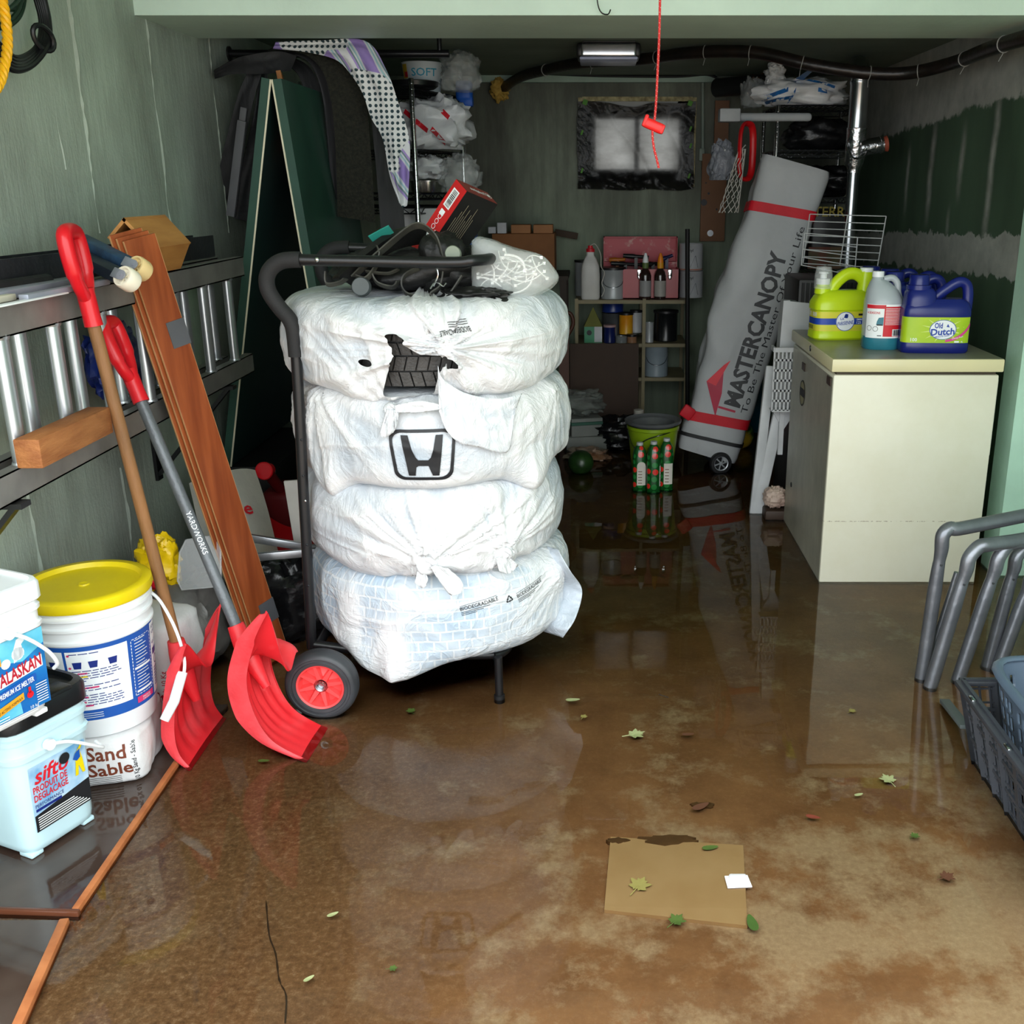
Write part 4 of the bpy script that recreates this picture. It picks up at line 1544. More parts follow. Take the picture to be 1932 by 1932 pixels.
b.rbox(q + Vector((0, 0, -q.z / 2 + 0.06)), (0.055, 0.012, q.z + 0.12), 0.002, 1, Matrix.Rotation(R_(-4), 3, 'Y'))
one('foam_board', b, mat('off_white_board', (208, 204, 196), 0.7), 'pale board standing on edge behind the trolley post', 'board')
p0, p1 = at(448, 985, 3.52), at(418, 880, 3.62)
b = MB()
d = (p1 - p0).normalized()
xx = Vector((0.9, 0.43, 0)).normalized()
xx = (xx - d * xx.dot(d)).normalized()
ny = d.cross(xx)
if ny.y > 0:
    ny = -ny
P = np.zeros((14, 20, 3))
for i in range(14):
    for j in range(20):
        s, t = i / 13 - 0.5, j / 19
        P[i, j] = p0 + d * ((t - 0.5) * 0.40) + xx * (s * 0.24) - ny * (0.06 * (2 * s) ** 2) + Vector((0, 0.01 * math.sin(s * 9 + t * 5), 0))
b.grid(P, thick=0.03)
b.b2((p0.x - 0.06, p0.y + 0.02, 0.0), (p0.x + 0.06, p0.y + 0.10, p0.z - 0.1))
rt = one('paper_sack', b, mat('off_white_paper_sack', (186, 182, 172), 0.7, bump=0.1), 'off white paper sack with red letters behind the laminate planks', 'sack', smooth=60)
b = MB()
b.text('Sable', 0.07, -0.08, 0.02, lambda x, y: p0 + d * (0.0 + y) + xx * x + ny * (0.012 - 0.06 * (x / 0.12) ** 2), bold=0.02)
obj('lettering', b, M_redi, rt, smooth=0, world=True)
# ================================================================== TYRE STACK ON ITS TROLLEY
SY = 3.13
SXC = -0.505
BR = 0.402


def cyl_hit(u, v, cx, cy, R):
    d = ray(u, v)
    ox, oy = -cx, -cy
    a = d.x ** 2 + d.y ** 2
    b_ = 2 * (ox * d.x + oy * d.y)
    c = ox * ox + oy * oy - R * R
    disc = max(b_ * b_ - 4 * a * c, 0)
    t = (-b_ - math.sqrt(disc)) / (2 * a)
    p = Vector((0, 0, CAMH)) + d * t
    return math.atan2(p.y - cy, p.x - cx) + PI / 2, p.z      # 0 = towards the doorway, + = right


def inside(pt, poly):
    x, y = pt
    r = False
    n = len(poly)
    for i in range(n):
        x1, y1 = poly[i]
        x2, y2 = poly[(i + 1) % n]
        if (y1 > y) != (y2 > y) and x < (x2 - x1) * (y - y1) / (y2 - y1) + x1:
            r = not r
    return r


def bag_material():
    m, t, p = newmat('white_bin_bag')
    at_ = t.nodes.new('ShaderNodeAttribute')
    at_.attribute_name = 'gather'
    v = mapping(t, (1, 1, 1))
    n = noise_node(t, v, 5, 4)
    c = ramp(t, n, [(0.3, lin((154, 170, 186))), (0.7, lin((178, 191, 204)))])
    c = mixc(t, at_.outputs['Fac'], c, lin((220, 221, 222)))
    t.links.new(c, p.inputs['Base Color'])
    p.inputs['Roughness'].default_value = 0.34
    p.inputs['Specular IOR Level'].default_value = 0.45
    w1 = N(t, 'ShaderNodeTexNoise', Scale=11.0, Detail=6.0, Roughness=0.6, Distortion=1.4)
    t.links.new(mapping(t, (1, 1, 0.7)), w1.inputs['Vector'])
    rd = mth(t, 'SUBTRACT', 1.0, mth(t, 'ABSOLUTE', mth(t, 'SUBTRACT', mth(t, 'MULTIPLY', w1.outputs[0], 2.0), 1.0)))
    h = mth(t, 'ADD', mth(t, 'POWER', rd, 5.0), mth(t, 'MULTIPLY', noise_node(t, v, 40, 3), 0.25))
    bump_to(t, p, h, 0.32, 0.012)
    return m


def tread_bag_material():
    m, t, p = newmat('thin_bag_pulled_over_tread')
    at_ = t.nodes.new('ShaderNodeAttribute')
    at_.attribute_name = 'gather'
    uv = t.nodes.new('ShaderNodeUVMap')
    mp = t.nodes.new('ShaderNodeMapping')
    t.links.new(uv.outputs[0], mp.inputs[0])
    nd = N(t, 'ShaderNodeTexNoise', Scale=9.0, Detail=2.0)
    t.links.new(uv.outputs[0], nd.inputs['Vector'])
    vm = t.nodes.new('ShaderNodeVectorMath')
    vm.operation = 'SCALE'
    vm.inputs[3].default_value = 0.018
    t.links.new(nd.outputs['Color'], vm.inputs[0])
    va = t.nodes.new('ShaderNodeVectorMath')
    va.operation = 'ADD'
    t.links.new(mp.outputs[0], va.inputs[0])
    t.links.new(vm.outputs[0], va.inputs[1])
    br = t.nodes.new('ShaderNodeTexBrick')
    br.inputs['Color1'].default_value = lin((112, 150, 180))
    br.inputs['Color2'].default_value = lin((136, 170, 196))
    br.inputs['Mortar'].default_value = lin((196, 206, 214))
    br.inputs['Scale'].default_value = 1.0
    br.inputs['Brick Width'].default_value = 0.036
    br.inputs['Row Height'].default_value = 0.031
    br.inputs['Mortar Size'].default_value = 0.0032
    br.inputs['Mortar Smooth'].default_value = 0.25
    t.links.new(va.outputs[0], br.inputs['Vector'])
    c = mixc(t, at_.outputs['Fac'], br.outputs['Color'], lin((222, 224, 226)))
    t.links.new(c, p.inputs['Base Color'])
    p.inputs['Roughness'].default_value = 0.3
    w1 = N(t, 'ShaderNodeTexNoise', Scale=9.0, Detail=5.0, Distortion=1.2)
    t.links.new(mapping(t), w1.inputs['Vector'])
    rd = mth(t, 'SUBTRACT', 1.0, mth(t, 'ABSOLUTE', mth(t, 'SUBTRACT', mth(t, 'MULTIPLY', w1.outputs[0], 2.0), 1.0)))
    h = mth(t, 'ADD', mth(t, 'POWER', rd, 6.0), mth(t, 'MULTIPLY', br.outputs['Fac'], -0.25))
    bump_to(t, p, h, 0.4, 0.008)
    return m


M_bag, M_tbag = bag_material(), tread_bag_material()


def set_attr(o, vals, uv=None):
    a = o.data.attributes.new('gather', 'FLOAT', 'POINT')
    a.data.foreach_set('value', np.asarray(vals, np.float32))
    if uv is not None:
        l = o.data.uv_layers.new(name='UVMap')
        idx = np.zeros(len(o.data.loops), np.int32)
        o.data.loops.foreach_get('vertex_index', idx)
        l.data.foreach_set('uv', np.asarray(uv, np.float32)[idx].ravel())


def tyre_bag(cx, cy, z0, z1, R, seed, knots=(), skirts=(), bulges=(), NT=420, side_rows=46, vert=0.0, treads=False, rc=0.075):
    """returns MB, gather values, uv; columns run around, rows from the underside to the top"""
    prof = [(R * 0.45, z0 + 0.004), (R * 0.7, z0 + 0.002), (R - rc * 1.5, z0)]
    for i in range(10):
        a = -PI / 2 + PI / 2 * i / 9
        prof.append((R - rc + rc * math.cos(a), z0 + rc + rc * math.sin(a)))
    for i in range(1, side_rows - 1):
        f = i / (side_rows - 1)
        prof.append((R + 0.006 * math.sin(PI * f), z0 + rc + (z1 - z0 - 2 * rc) * f))
    for i in range(12):
        a = PI / 2 * i / 11
        prof.append((R - rc + rc * math.cos(a), z1 - rc + rc * math.sin(a)))
    prof += [(R - rc * 1.5, z1 + 0.001), (R * 0.7, z1), (R * 0.45, z1 - 0.004), (R * 0.2, z1 - 0.008)]
    pr = np.array(prof)
    th = np.linspace(-PI, PI, NT, endpoint=False)
    T, RR = np.meshgrid(th, pr[:, 0], indexing='ij')
    Z = np.meshgrid(th, pr[:, 1], indexing='ij')[1].copy()
    A = T * R
    disp = 0.010 * (fbm(A * 3.2 + seed, Z * 3.2, seed, 3) - 0.5) * 2
    c1 = ridge(fbm(A * 7 + seed * 3, Z * 5.0 + A * 1.5, seed + 3, 2)) ** 4
    c2 = ridge(fbm(A * 4.5 - Z * 5, Z * 9 + seed, seed + 9, 2)) ** 5
    disp += 0.006 * c1 + 0.004 * c2
    gat = 0.10 + 0.35 * c1 + 0.25 * c2
    if vert > 0:
        vw = ridge(vn(A * 17 + seed, Z * 1.4, seed)) ** 3
        wgt = vn(A * 2.2 + 7, 0, seed) * vert
        disp += 0.012 * vw * wgt
        gat += 0.5 * vw * wgt
    for (kt, kz, amp, reach, freq) in knots:
        da = (A - kt * R)
        dz = Z - kz
        rho = np.hypot(da, dz) + 1e-6
        ph = np.arctan2(dz, da)
        fo = ridge(vn(np.cos(ph) * freq + seed, np.sin(ph) * freq, kz * 10 + 1)) ** 2
        fo2 = ridge(vn(np.cos(ph) * freq * 2.3, np.sin(ph) * freq * 2.3 + seed, 4.0)) ** 2
        amp = amp * 1.35
        fall = np.exp(-rho / reach) * np.clip(rho / 0.03, 0, 1)
        disp += amp * (0.8 * fo + 0.4 * fo2 - 0.35) * fall
        disp += 0.022 * np.exp(-(rho / 0.05) ** 2)
        gat += (0.9 * fo + 0.3 * fo2) * np.exp(-rho / (reach * 1.3)) + 0.9 * np.exp(-(rho / 0.06) ** 2)
    for (bt, bz, wt_, wz, amp, g) in bulges:
        e_ = np.exp(-((T - bt) / wt_) ** 2 - ((Z - bz) / wz) ** 2)
        disp += amp * e_
        gat += g * e_
    for (st, sw, drop, out) in skirts:
        e_ = np.exp(-((T - st) / sw) ** 2) * np.clip((RR - 0.72 * R) / (0.2 * R), 0, 1) * np.clip(1 - (Z - z0) / 0.10, 0, 1)
        Z -= drop * e_
        disp += out * e_ * ridge(vn(A * 14, seed)) + out * 0.6 * e_
        gat += 0.4 * np.clip(e_, 0, 1)
    side = np.clip((RR - 0.6 * R) / (0.3 * R), 0.0, 1.0)
    k = RR + disp * side
    Zf = Z + disp * (1 - side) * np.where(Z > (z0 + z1) / 2, 0.7, 0.0)
    X = cx + k * np.sin(T)
    Y = cy - k * np.cos(T)
    m = MB()
    m.grid(np.stack([X, Y, Zf], -1), wrapu=True)
    uv = np.stack([A.ravel() % (2 * PI * R), Z.ravel() + 0.0], -1) if treads else None
    nrow = pr.shape[0]
    return m, np.clip(gat, 0, 1).ravel(), uv, nrow, (T, Zf)


def decal(polys, fn, maxlen=0.008):
    """2D polygons, refined, then mapped by fn"""
    bm = bmesh.new()
    for pg in polys:
        vs = [bm.verts.new((x, y, 0)) for x, y in pg]
        bm.faces.new(vs)
    bmesh.ops.triangulate(bm, faces=bm.faces[:])
    for _ in range(5):
        es = [e for e in bm.edges if e.calc_length() > maxlen]
        if not es:
            break
        bmesh.ops.subdivide_edges(bm, edges=es, cuts=1)
        bmesh.ops.triangulate(bm, faces=[f for f in bm.faces if len(f.verts) > 3])
    for q in bm.verts:
        q.co = fn(q.co.x, q.co.y)
    m = MB()
    m.bm(bm)
    return m


def on_bag(bvh, cx, cy, u0, v0, tilt=0.0, off=0.0022):
    t0, zc = cyl_hit(u0, v0, cx, cy, BR)
    ct, st = math.cos(tilt), math.sin(tilt)

    def fn(x, y):
        x, y = x * ct - y * st, x * st + y * ct
        a = t0 + x / BR
        d = Vector((math.sin(a), -math.cos(a), 0))
        o = Vector((cx, cy, zc + y)) + d * (BR + 0.25)
        hit = bvh.ray_cast(o, -d, 0.5)
        q = hit[0] if hit[0] is not None else Vector((cx, cy, zc + y)) + d * BR
        return q + d * off
    return fn


def knot(c, r, seed, tails=()):
    c = Vector(c)
    m = lump(c, (r, r * 0.7, r * 0.8), seed, 0.35, 2.2, 28, 18, 0.9, cr=0.14)
    m.tube([c + Vector((r * 0.75 * math.cos(a), -r * 0.35 - 0.2 * r * math.sin(2 * a), r * 0.6 * math.sin(a))) for a in np.linspace(0, 2 * PI, 18)[:-1]], r * 0.34, 8, closed=True)
    return m


def sheet(top, bot, rows, yfn, seed, amp=0.010, fr=30, thick=0.0012):
    """a hanging sheet of bag plastic between two pixel polylines, yfn(u, v, s, t) gives its depth"""
    nt_ = 44
    tp = bez([Vector((u, v, 0)) for u, v in top], 8)
    bt_ = bez([Vector((u, v, 0)) for u, v in bot], 8)
    def samp(pl, t):
        L = [0]
        for i in range(1, len(pl)):
            L.append(L[-1] + (pl[i] - pl[i - 1]).length)
        d = t * L[-1]
        for i in range(1, len(pl)):
            if L[i] >= d - 1e-9:
                f = (d - L[i - 1]) / max(L[i] - L[i - 1], 1e-9)
                return pl[i - 1].lerp(pl[i], f)
        return pl[-1]
    P = np.zeros((nt_, rows, 3))
    for i in range(nt_):
        t = i / (nt_ - 1)
        a, c = samp(tp, t), samp(bt_, t)
        for j in range(rows):
            s = j / (rows - 1)
            q = a.lerp(c, s)
            y = yfn(q.x, q.y, s, t)
            fo = float(ridge(vn(t * fr * 0.35 + seed, s * 1.5, seed))) ** 2
            f2 = float(ridge(vn(t * fr + seed, s * 3.0, seed + 2))) ** 2
            P[i, j] = at(q.x, q.y, y - amp * fo * (0.3 + 0.7 * s) - amp * 0.4 * f2)
    m = MB()
    m.grid(P, thick=thick)
    return m


def surf_y(cx, cy, R, off):
    def fn(u, v, s=0, t=0):
        th_, z_ = cyl_hit(u, v, cx, cy, R + off)
        return cy - (R + off) * math.cos(th_)
    return fn


BAGS = [(-0.495, 0.155, 0.432), (-0.512, 0.432, 0.694), (-0.503, 0.694, 0.958), (-0.508, 0.958, 1.205)]
KW = 'white plastic bags holding stacked tyres'

# ---- bottom bag: thin film over a visible tread
cx, z0, z1 = BAGS[0]
h1 = lambda u, v, c=cx: cyl_hit(u, v, c, SY, BR)
f1 = h1(700, 1190)
m, g, uv, nr, _ = tyre_bag(cx, SY, z0, z1, BR, 1.7, knots=((h1(1010, 1105)[0] + 0.25, 0.36, 0.006, 0.16, 6),),
                           skirts=((h1(735, 1240)[0], 0.34, 0.075, 0.030), (h1(980, 1200)[0], 0.3, 0.01, 0.004)),
                           bulges=((h1(668, 1150)[0], 0.28, 0.10, 0.11, 0.012, 1.0), (h1(735, 1230)[0], 0.17, 0.14, 0.14, 0.010, 1.0), (h1(880, 1165)[0] + .1, 0.345, 0.5, 0.010, 0.003, 0.45), (h1(640, 1200)[0], .2, .09, .06, .006, .5)), treads=True)
rt = thing('tyre_bag', 'bottom bagged tyre, its tread showing through the thin white plastic', 'bagged tyre', (cx, SY, z0), group=KW)
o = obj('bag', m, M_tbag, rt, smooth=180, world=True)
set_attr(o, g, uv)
bv1 = bvh_of(m)
for u, v, tl, s in ((868, 1150, R_(9), 1), (972, 1126, R_(14), 1)):
    fn = on_bag(bv1, cx, SY, u, v, tl)
    m = MB()
    m.text('BIODEGRADABLE', 0.0165, 0, 0, fn, bold=0.005, width=0.112 if s and u < 900 else 0.10)
    for k in range(3):
        m.rect(0.0, -0.006 - 0.0045 * k, 0.085 - 0.02 * k, -0.0045 - 0.0045 * k, fn, 14, 1)
    m.rect(0, 0.0145, 0.11, 0.0155, fn, 14, 1)
    obj('lettering', m, M_ink, rt, world=True)
fn = on_bag(bv1, cx, SY, 957, 1128, R_(10))
m = MB()
for k in range(3):
    a = R_(90 + 120 * k)
    c_, s_ = math.cos(a), math.sin(a)
    def rr_(x, y):
        return fn(x * s_ + y * c_, -x * c_ + y * s_)
    m.add([rr_(x, y) for x, y in ((-0.007, 0.004), (-0.002, 0.012), (0.002, 0.012), (0.006, 0.005), (0.009, 0.006), (0.005, 0.0005), (0.001, 0.004), (0.0035, 0.0045), (0.0, 0.009), (-0.0045, 0.0025))], [(0, 1, 8, 9), (1, 2, 8), (2, 3, 7, 8), (4, 5, 6, 7, 3)])
obj('recycling_mark', m, M_ink, rt, world=True)
m = sheet(((1030, 1030), (1032, 1080), (1030, 1130), (1020, 1190)), ((1052, 1036), (1076, 1078), (1098, 1114), (1086, 1165), (1062, 1203)), 16,
          lambda u, v, s, t: SY - 0.10 - 0.05 * s - 0.03 * math.sin(t * 9), 4.4, 0.02, 16)
o = obj('loose_flap', m, M_bag, rt, smooth=180, world=True)
set_attr(o, [0.35] * len(m.v))

# ---- second bag from the bottom: two knots
cx, z0, z1 = BAGS[1]
h2 = lambda u, v, c=cx: cyl_hit(u, v, c, SY, BR)
kA, kB = h2(808, 1062), h2(945, 1040)
m, g, uv, nr, _ = tyre_bag(cx, SY, z0, z1, BR, 5.1, knots=((kA[0], kA[1] + 0.01, 0.030, 0.22, 5.5), (kB[0], kB[1] + 0.01, 0.024, 0.17, 5.5)),
                           skirts=((h2(690, 1080)[0], 0.35, 0.025, 0.01), (h2(900, 1090)[0], .25, .012, .006)), bulges=((h2(875, 1045)[0], kA[1] + 0.005, 0.16, 0.016, 0.014, 0.9),), vert=0.35)
rt = thing('tyre_bag', 'bagged tyre with two knots, second from the bottom of the stack', 'bagged tyre', (cx, SY, z0), group=KW)
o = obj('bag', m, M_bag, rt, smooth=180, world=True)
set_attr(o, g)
for (u, v, r, sd) in ((808, 1060, 0.030, 1.0), (946, 1040, 0.024, 7.0)):
    th_, z_ = h2(u, v)
    c = Vector((cx + (BR + 0.018) * math.sin(th_), SY - (BR + 0.018) * math.cos(th_), z_))
    m = knot(c, r, sd)
    o = obj('knot', m, M_bag, rt, smooth=70, world=True)
    set_attr(o, [0.9] * len(m.v))
m = sheet(((812, 1070), (822, 1066), (832, 1070)), ((828, 1095), (850, 1122), (870, 1118), (872, 1098), (846, 1072)), 12, surf_y(cx, SY, BR, 0.045), 2.2, 0.012, 12)
o = obj('loose_tail', m, M_bag, rt, smooth=180, world=True)
set_attr(o, [0.95] * len(m.v))
m = sheet(((790, 1068), (800, 1072)), ((782, 1100), (800, 1110), (808, 1092)), 8, surf_y(cx, SY, BR, 0.03), 3.2, 0.01, 10)
o = obj('loose_tail', m, M_bag, rt, smooth=180, world=True)
set_attr(o, [0.9] * len(m.v))
m = sheet(((935, 1052), (958, 1048)), ((942, 1078), (962, 1082), (978, 1066)), 8, surf_y(cx, SY, BR, 0.03), 5.2, 0.01, 10)
o = obj('loose_tail', m, M_bag, rt, smooth=180, world=True)
set_attr(o, [0.9] * len(m.v))

# ---- third bag: the printed emblem
cx, z0, z1 = BAGS[2]
h3 = lambda u, v, c=cx: cyl_hit(u, v, c, SY, BR)
m, g, uv, nr, _ = tyre_bag(cx, SY, z0, z1, BR + 0.008, 9.3, knots=((h3(600, 760)[0], z1 + 0.02, 0.014, 0.2, 7), (h3(1040, 760)[0], z1, 0.012, 0.16, 6)),
                           skirts=((h3(622, 900)[0], 0.13, 0.062, 0.030), (h3(1005, 910)[0], 0.16, 0.058, 0.030), (h3(800, 910)[0], 0.5, 0.012, 0.006)), vert=0.9,
                           bulges=((h3(800, 850)[0], 0.80, 0.32, 0.07, 0.004, -0.35), (h3(805, 905)[0], 0.722, 0.5, 0.008, 0.006, 0.8)))
rt = thing('tyre_bag', 'bagged tyre with the black letter H emblem, third from the bottom', 'bagged tyre', (cx, SY, z0), group=KW)
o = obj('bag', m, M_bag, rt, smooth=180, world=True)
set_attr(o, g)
bv3 = bvh_of(m)
fn = on_bag(bv3, cx, SY, 799, 855, 0.0, 0.0035)
S = 0.00149 / 3.02
def HP(pts):
    return [((x - 963) * S, -(y - 1436) * S * 1.06) for x, y in pts]
polys = [HP(((852, 1328), (890, 1328), (908, 1405), (925, 1447), (938, 1462), (938, 1494), (926, 1502), (919, 1548), (884, 1548))),
         HP(((1072, 1328), (1034, 1328), (1018, 1405), (1004, 1447), (990, 1462), (990, 1494), (1004, 1502), (1010, 1548), (1044, 1548))),
         HP(((938, 1462), (990, 1462), (990, 1494), (938, 1494)))]
def trap(k):
    pts = []
    for (x, y), (ax_, ay_) in zip(rrect(2, 2, 0.36, 7), rrect(2, 2, 0.36, 7)):
        wd = 0.081 + 0.0065 * y - k
        pts.append((x * wd, y * (0.072 - k)))
    return pts
oT, iT = trap(0.0), trap(0.0085)
n_ = len(oT)
polys += [[oT[i], oT[(i + 1) % n_], iT[(i + 1) % n_], iT[i]] for i in range(n_)]
obj('emblem', decal(polys, fn), M_ink, rt, smooth=70, world=True)

# ---- top bag: torn open over the tread, knotted
cx, z0, z1 = BAGS[3]
h4 = lambda u, v, c=cx: cyl_hit(u, v, c, SY, BR)
k1, k2 = h4(838, 652), h4(742, 768)
m, g, uv, nr, (TT, ZZ) = tyre_bag(cx, SY, z0, z1, BR + 0.012, 13.9, knots=((k1[0], k1[1], 0.040, 0.30, 5.5), (k2[0], k2[1], 0.026, 0.2, 4.5)),
                           skirts=((h4(690, 740)[0], 0.3, 0.03, 0.012), (h4(960, 740)[0], 0.4, 0.02, 0.012)), vert=0.6)
hole = [h4(u, v) for u, v in ((733, 622), (752, 628), (768, 636), (764, 648), (790, 664), (812, 668), (836, 664), (840, 676), (828, 700), (822, 730), (818, 754), (780, 752), (722, 748), (730, 722), (738, 694), (748, 668), (742, 650))]
hole2 = [h4(u, v) for u, v in ((682, 677), (698, 675), (710, 683), (706, 690), (686, 687))]
hole3 = [h4(u, v) for u, v in ((840, 676), (846, 672), (858, 684), (856, 692), (848, 690), (840, 700))]
keep, kmi = [], []
Tf, Zf_ = TT.ravel(), ZZ.ravel()
for f, mi_ in zip(m.f, m.mi):
    c = (float(np.mean(Tf[f])), float(np.mean(Zf_[f])))
    if abs(c[0]) < 0.8 and c[1] > z0 + 0.0 and (inside(c, hole) or inside(c, hole2) or inside(c, hole3)) and max(Tf[f]) - min(Tf[f]) < 1:
        continue
    keep.append(f)
    kmi.append(mi_)
m.f, m.mi = keep, kmi
rt = thing('tyre_bag', 'torn white bag with a big knot over the top tyre of the stack', 'bagged tyre', (cx, SY, z0), group=KW)
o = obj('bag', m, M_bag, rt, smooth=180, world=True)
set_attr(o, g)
bv4 = bvh_of(m)
bm = bmesh.new()
bm.from_mesh(o.data)
bd = [q for q in bm.verts if q.is_boundary and abs(q.co.x) < 0.36 and q.co.y < 0 and not q.link_faces[0].calc_center_median().z > 0.24]
for _ in range(3):
    new = {}
    for q in bd:
        nb = [e.other_vert(q).co for e in q.link_edges if e.is_boundary]
        if len(nb) == 2:
            new[q] = q.co * 0.4 + (nb[0] + nb[1]) * 0.3
    for q, c_ in new.items():
        q.co = c_
bm.to_mesh(o.data)
bm.free()
c = Vector((cx + (BR + 0.026) * math.sin(k1[0]), SY - (BR + 0.026) * math.cos(k1[0]), k1[1]))
m = knot(c, 0.026, 3.0)
o = obj('knot', m, M_bag, rt, smooth=70, world=True)
set_attr(o, [0.95] * len(m.v))
c2 = Vector((cx + (BR + 0.02) * math.sin(k2[0]), SY - (BR + 0.02) * math.cos(k2[0]), k2[1]))
m = knot(c2, 0.018, 12.0)
o = obj('knot', m, M_bag, rt, smooth=70, world=True)
set_attr(o, [0.8] * len(m.v))
# tail lying left of the knot, rolled band between the two knots, hanging tails
M4 = surf_y(cx, SY, BR + 0.012, 0.02)
for top, bot, sd in ((((830, 648), (834, 658)), ((772, 638), (764, 650), (790, 662), (812, 660)), 1.1),
                     (((745, 765), (790, 756), (835, 764)), ((745, 778), (790, 778), (832, 772)), 6.6),
                     (((730, 772), (752, 774)), ((716, 818), (724, 826), (745, 812), (752, 785)), 8.3)):
    m = sheet(top, bot, 10, M4, sd, 0.012, 14)
    o = obj('loose_tail', m, M_bag, rt, smooth=180, world=True)
    set_attr(o, [0.8] * len(m.v))
m = sheet(((826, 690), (836, 715), (880, 742), (940, 752), (985, 742)), ((828, 775), (842, 812), (868, 836), (905, 844), (955, 854), (966, 820), (972, 772)), 26,
          surf_y(cx, SY, BR + 0.012, 0.022), 15.0, 0.014, 14)
o = obj('hanging_flap', m, M_bag, rt, smooth=180, world=True)
gv = [0.45 + 0.4 * float(ridge(vn(q.x * 40, q.z * 30))) for q in m.v]
set_attr(o, gv)
fn = on_bag(bv4, cx, SY, 878, 612, R_(188), 0.006)
m = MB()
m.text('BIODEGRADABLE', 0.018, 0, 0, fn, bold=0.006, width=0.075)
for k in range(3):
    m.rect(0.0, -0.007 - 0.0055 * k, 0.05, -0.0055 - 0.0055 * k, fn, 10, 1)
obj('lettering', m, M_ink, rt, world=True)

# the tyre that shows through the tear
ty = thing('tyre', 'black winter tyre showing through the torn top bag', 'tyre', (cx, SY, z0 + 0.012))
m = MB()
Rt = 0.385
m.lathe([(0.235, 0.03), (0.26, 0.005), (0.33, 0.0), (0.365, 0.02), (0.376, 0.05), (0.377, 0.17), (0.366, 0.20), (0.33, 0.222), (0.26, 0.218), (0.235, 0.19)], 96, (cx, SY, z0 + 0.012), caps=False)
M_tyre = mat('tyre_rubber', (38, 37, 36), 0.55, var=0.25, vs=30, bump=0.15, bs=120)
obj('carcass', m, M_tyre, ty, world=True)
m = MB()
rr = random.Random(11)
for row, (za, zb_) in enumerate(((0.012, 0.050), (0.055, 0.092), (0.097, 0.128), (0.133, 0.168), (0.173, 0.208))):
    for k in range(-13, 14):
        a = k * R_(4.6) + (R_(2.3) if row % 2 else 0)
        sk = R_(0.7) * (1 if row % 2 else -1)
        x0, x1 = a - R_(1.98), a + R_(1.98)
        zz0, zz1 = z0 + 0.012 + za, z0 + 0.012 + zb_
        rin, rout = 0.374, 0.3885 if 0 < row < 4 else 0.386
        vs = []
        for rr_ in (rin, rout):
            for (aa, zz) in ((x0 - sk, zz0), (x1 - sk, zz0), (x1 + sk, zz1), (x0 + sk, zz1)):
                vs.append(Vector((cx + rr_ * math.sin(aa), SY - rr_ * math.cos(aa), zz)))
        m.add(vs, [(4, 5, 6, 7), (0, 1, 5, 4), (1, 2, 6, 5), (2, 3, 7, 6), (3, 0, 4, 7)])
obj('tread', m, mat('worn_tread_rubber', (54, 52, 50), 0.5, var=0.3, vs=40, bump=0.2, bs=150), ty, smooth=0, world=True)

# ---- the trolley
tr = thing('tyre_trolley', 'black two-wheeled tyre trolley with red wheel hubs', 'trolley', (-0.80, 2.9, 0))
YF, YR = 2.84, 3.42
path = [at(u, v, YF) for u, v in ((588, 1222), (580, 1060), (571, 900), (563, 740), (556, 640), (548, 606), (527, 580), (508, 552), (503, 528), (510, 508), (528, 494), (552, 490), (600, 491), (700, 493), (800, 495), (868, 495), (888, 492))]
front = bez(path, 5)
back = [Vector((p.x, YR, p.z)) for p in reversed(front)]
e0, e1 = front[-1], back[0]
turn = [e0 + Vector((0.03, 0.03, 0.0)), e0.lerp(e1, 0.15) + Vector((0.05, 0, 0)), e0.lerp(e1, 0.85) + Vector((0.05, 0, 0)), e1 + Vector((0.03, -0.03, 0))]
m = MB()
m.tube(front + turn + back, 0.0155, 14)
obj('frame', m, M_blackm, tr, world=True)
i0, i1 = 5 * 4 - 2, 5 * 12 - 2
for seg in (front[i0:i1], [Vector((p.x, YR, p.z)) for p in front[i0:i1]]):
    m = MB()
    m.tube(seg, 0.0215, 16)
    obj('foam_grip', m, mat('black_foam_grip', (30, 30, 31), 0.75, bump=0.1, bs=200), tr, world=True)
m = MB()
q = at(598, 490, YF - 0.016)
m.ell(q, (0.0065, 0.005, 0.0065), nu=14, nv=8)
obj('bolt', m, M_chrome, tr, world=True)
for (u, v) in ((570, 898), (574, 945), (577, 1028), (580, 1105), (567, 830)):
    m = MB()
    q = at(u + 2, v, YF - 0.0150)
    m.ell(q, (0.0038, 0.003, 0.0038), nu=12, nv=6)
    obj('hole', m, M_ink if v != 945 else M_chrome, tr, world=True)
zb = path[0].z
m = MB()
for y in (YF, YR):
    m.tube(bez([Vector((path[0].x + 0.01, y, zb + 0.01)), Vector((-0.62, y, zb - 0.02)), Vector((-0.40, y, 0.138)), Vector((-0.30, y + (0.01 if y == YF else -0.01), 0.135))], 5), 0.0145, 12)
m.tube(bez([Vector((-0.31, YF, 0.135)), Vector((-0.27, YF + 0.06, 0.135)), Vector((-0.262, SY, 0.135)), Vector((-0.27, YR - 0.06, 0.135)), Vector((-0.31, YR, 0.135))], 6), 0.0145, 12)
m.tube([Vector((path[0].x + 0.015, YF, zb)), Vector((path[0].x + 0.015, YR, zb))], 0.014, 12)
obj('platform', m, M_blackm, tr, world=True)
m = MB()
m.tube([Vector((-0.80, YF - 0.13, 0.107)), Vector((-0.80, YR + 0.13, 0.107))], 0.010, 12)
for y in (YF, YR):
    m.tube([Vector((path[0].x, y, zb + 0.02)), Vector((-0.80, y, 0.107))], 0.014, 10)
obj('axle', m, M_blackm, tr, world=True)
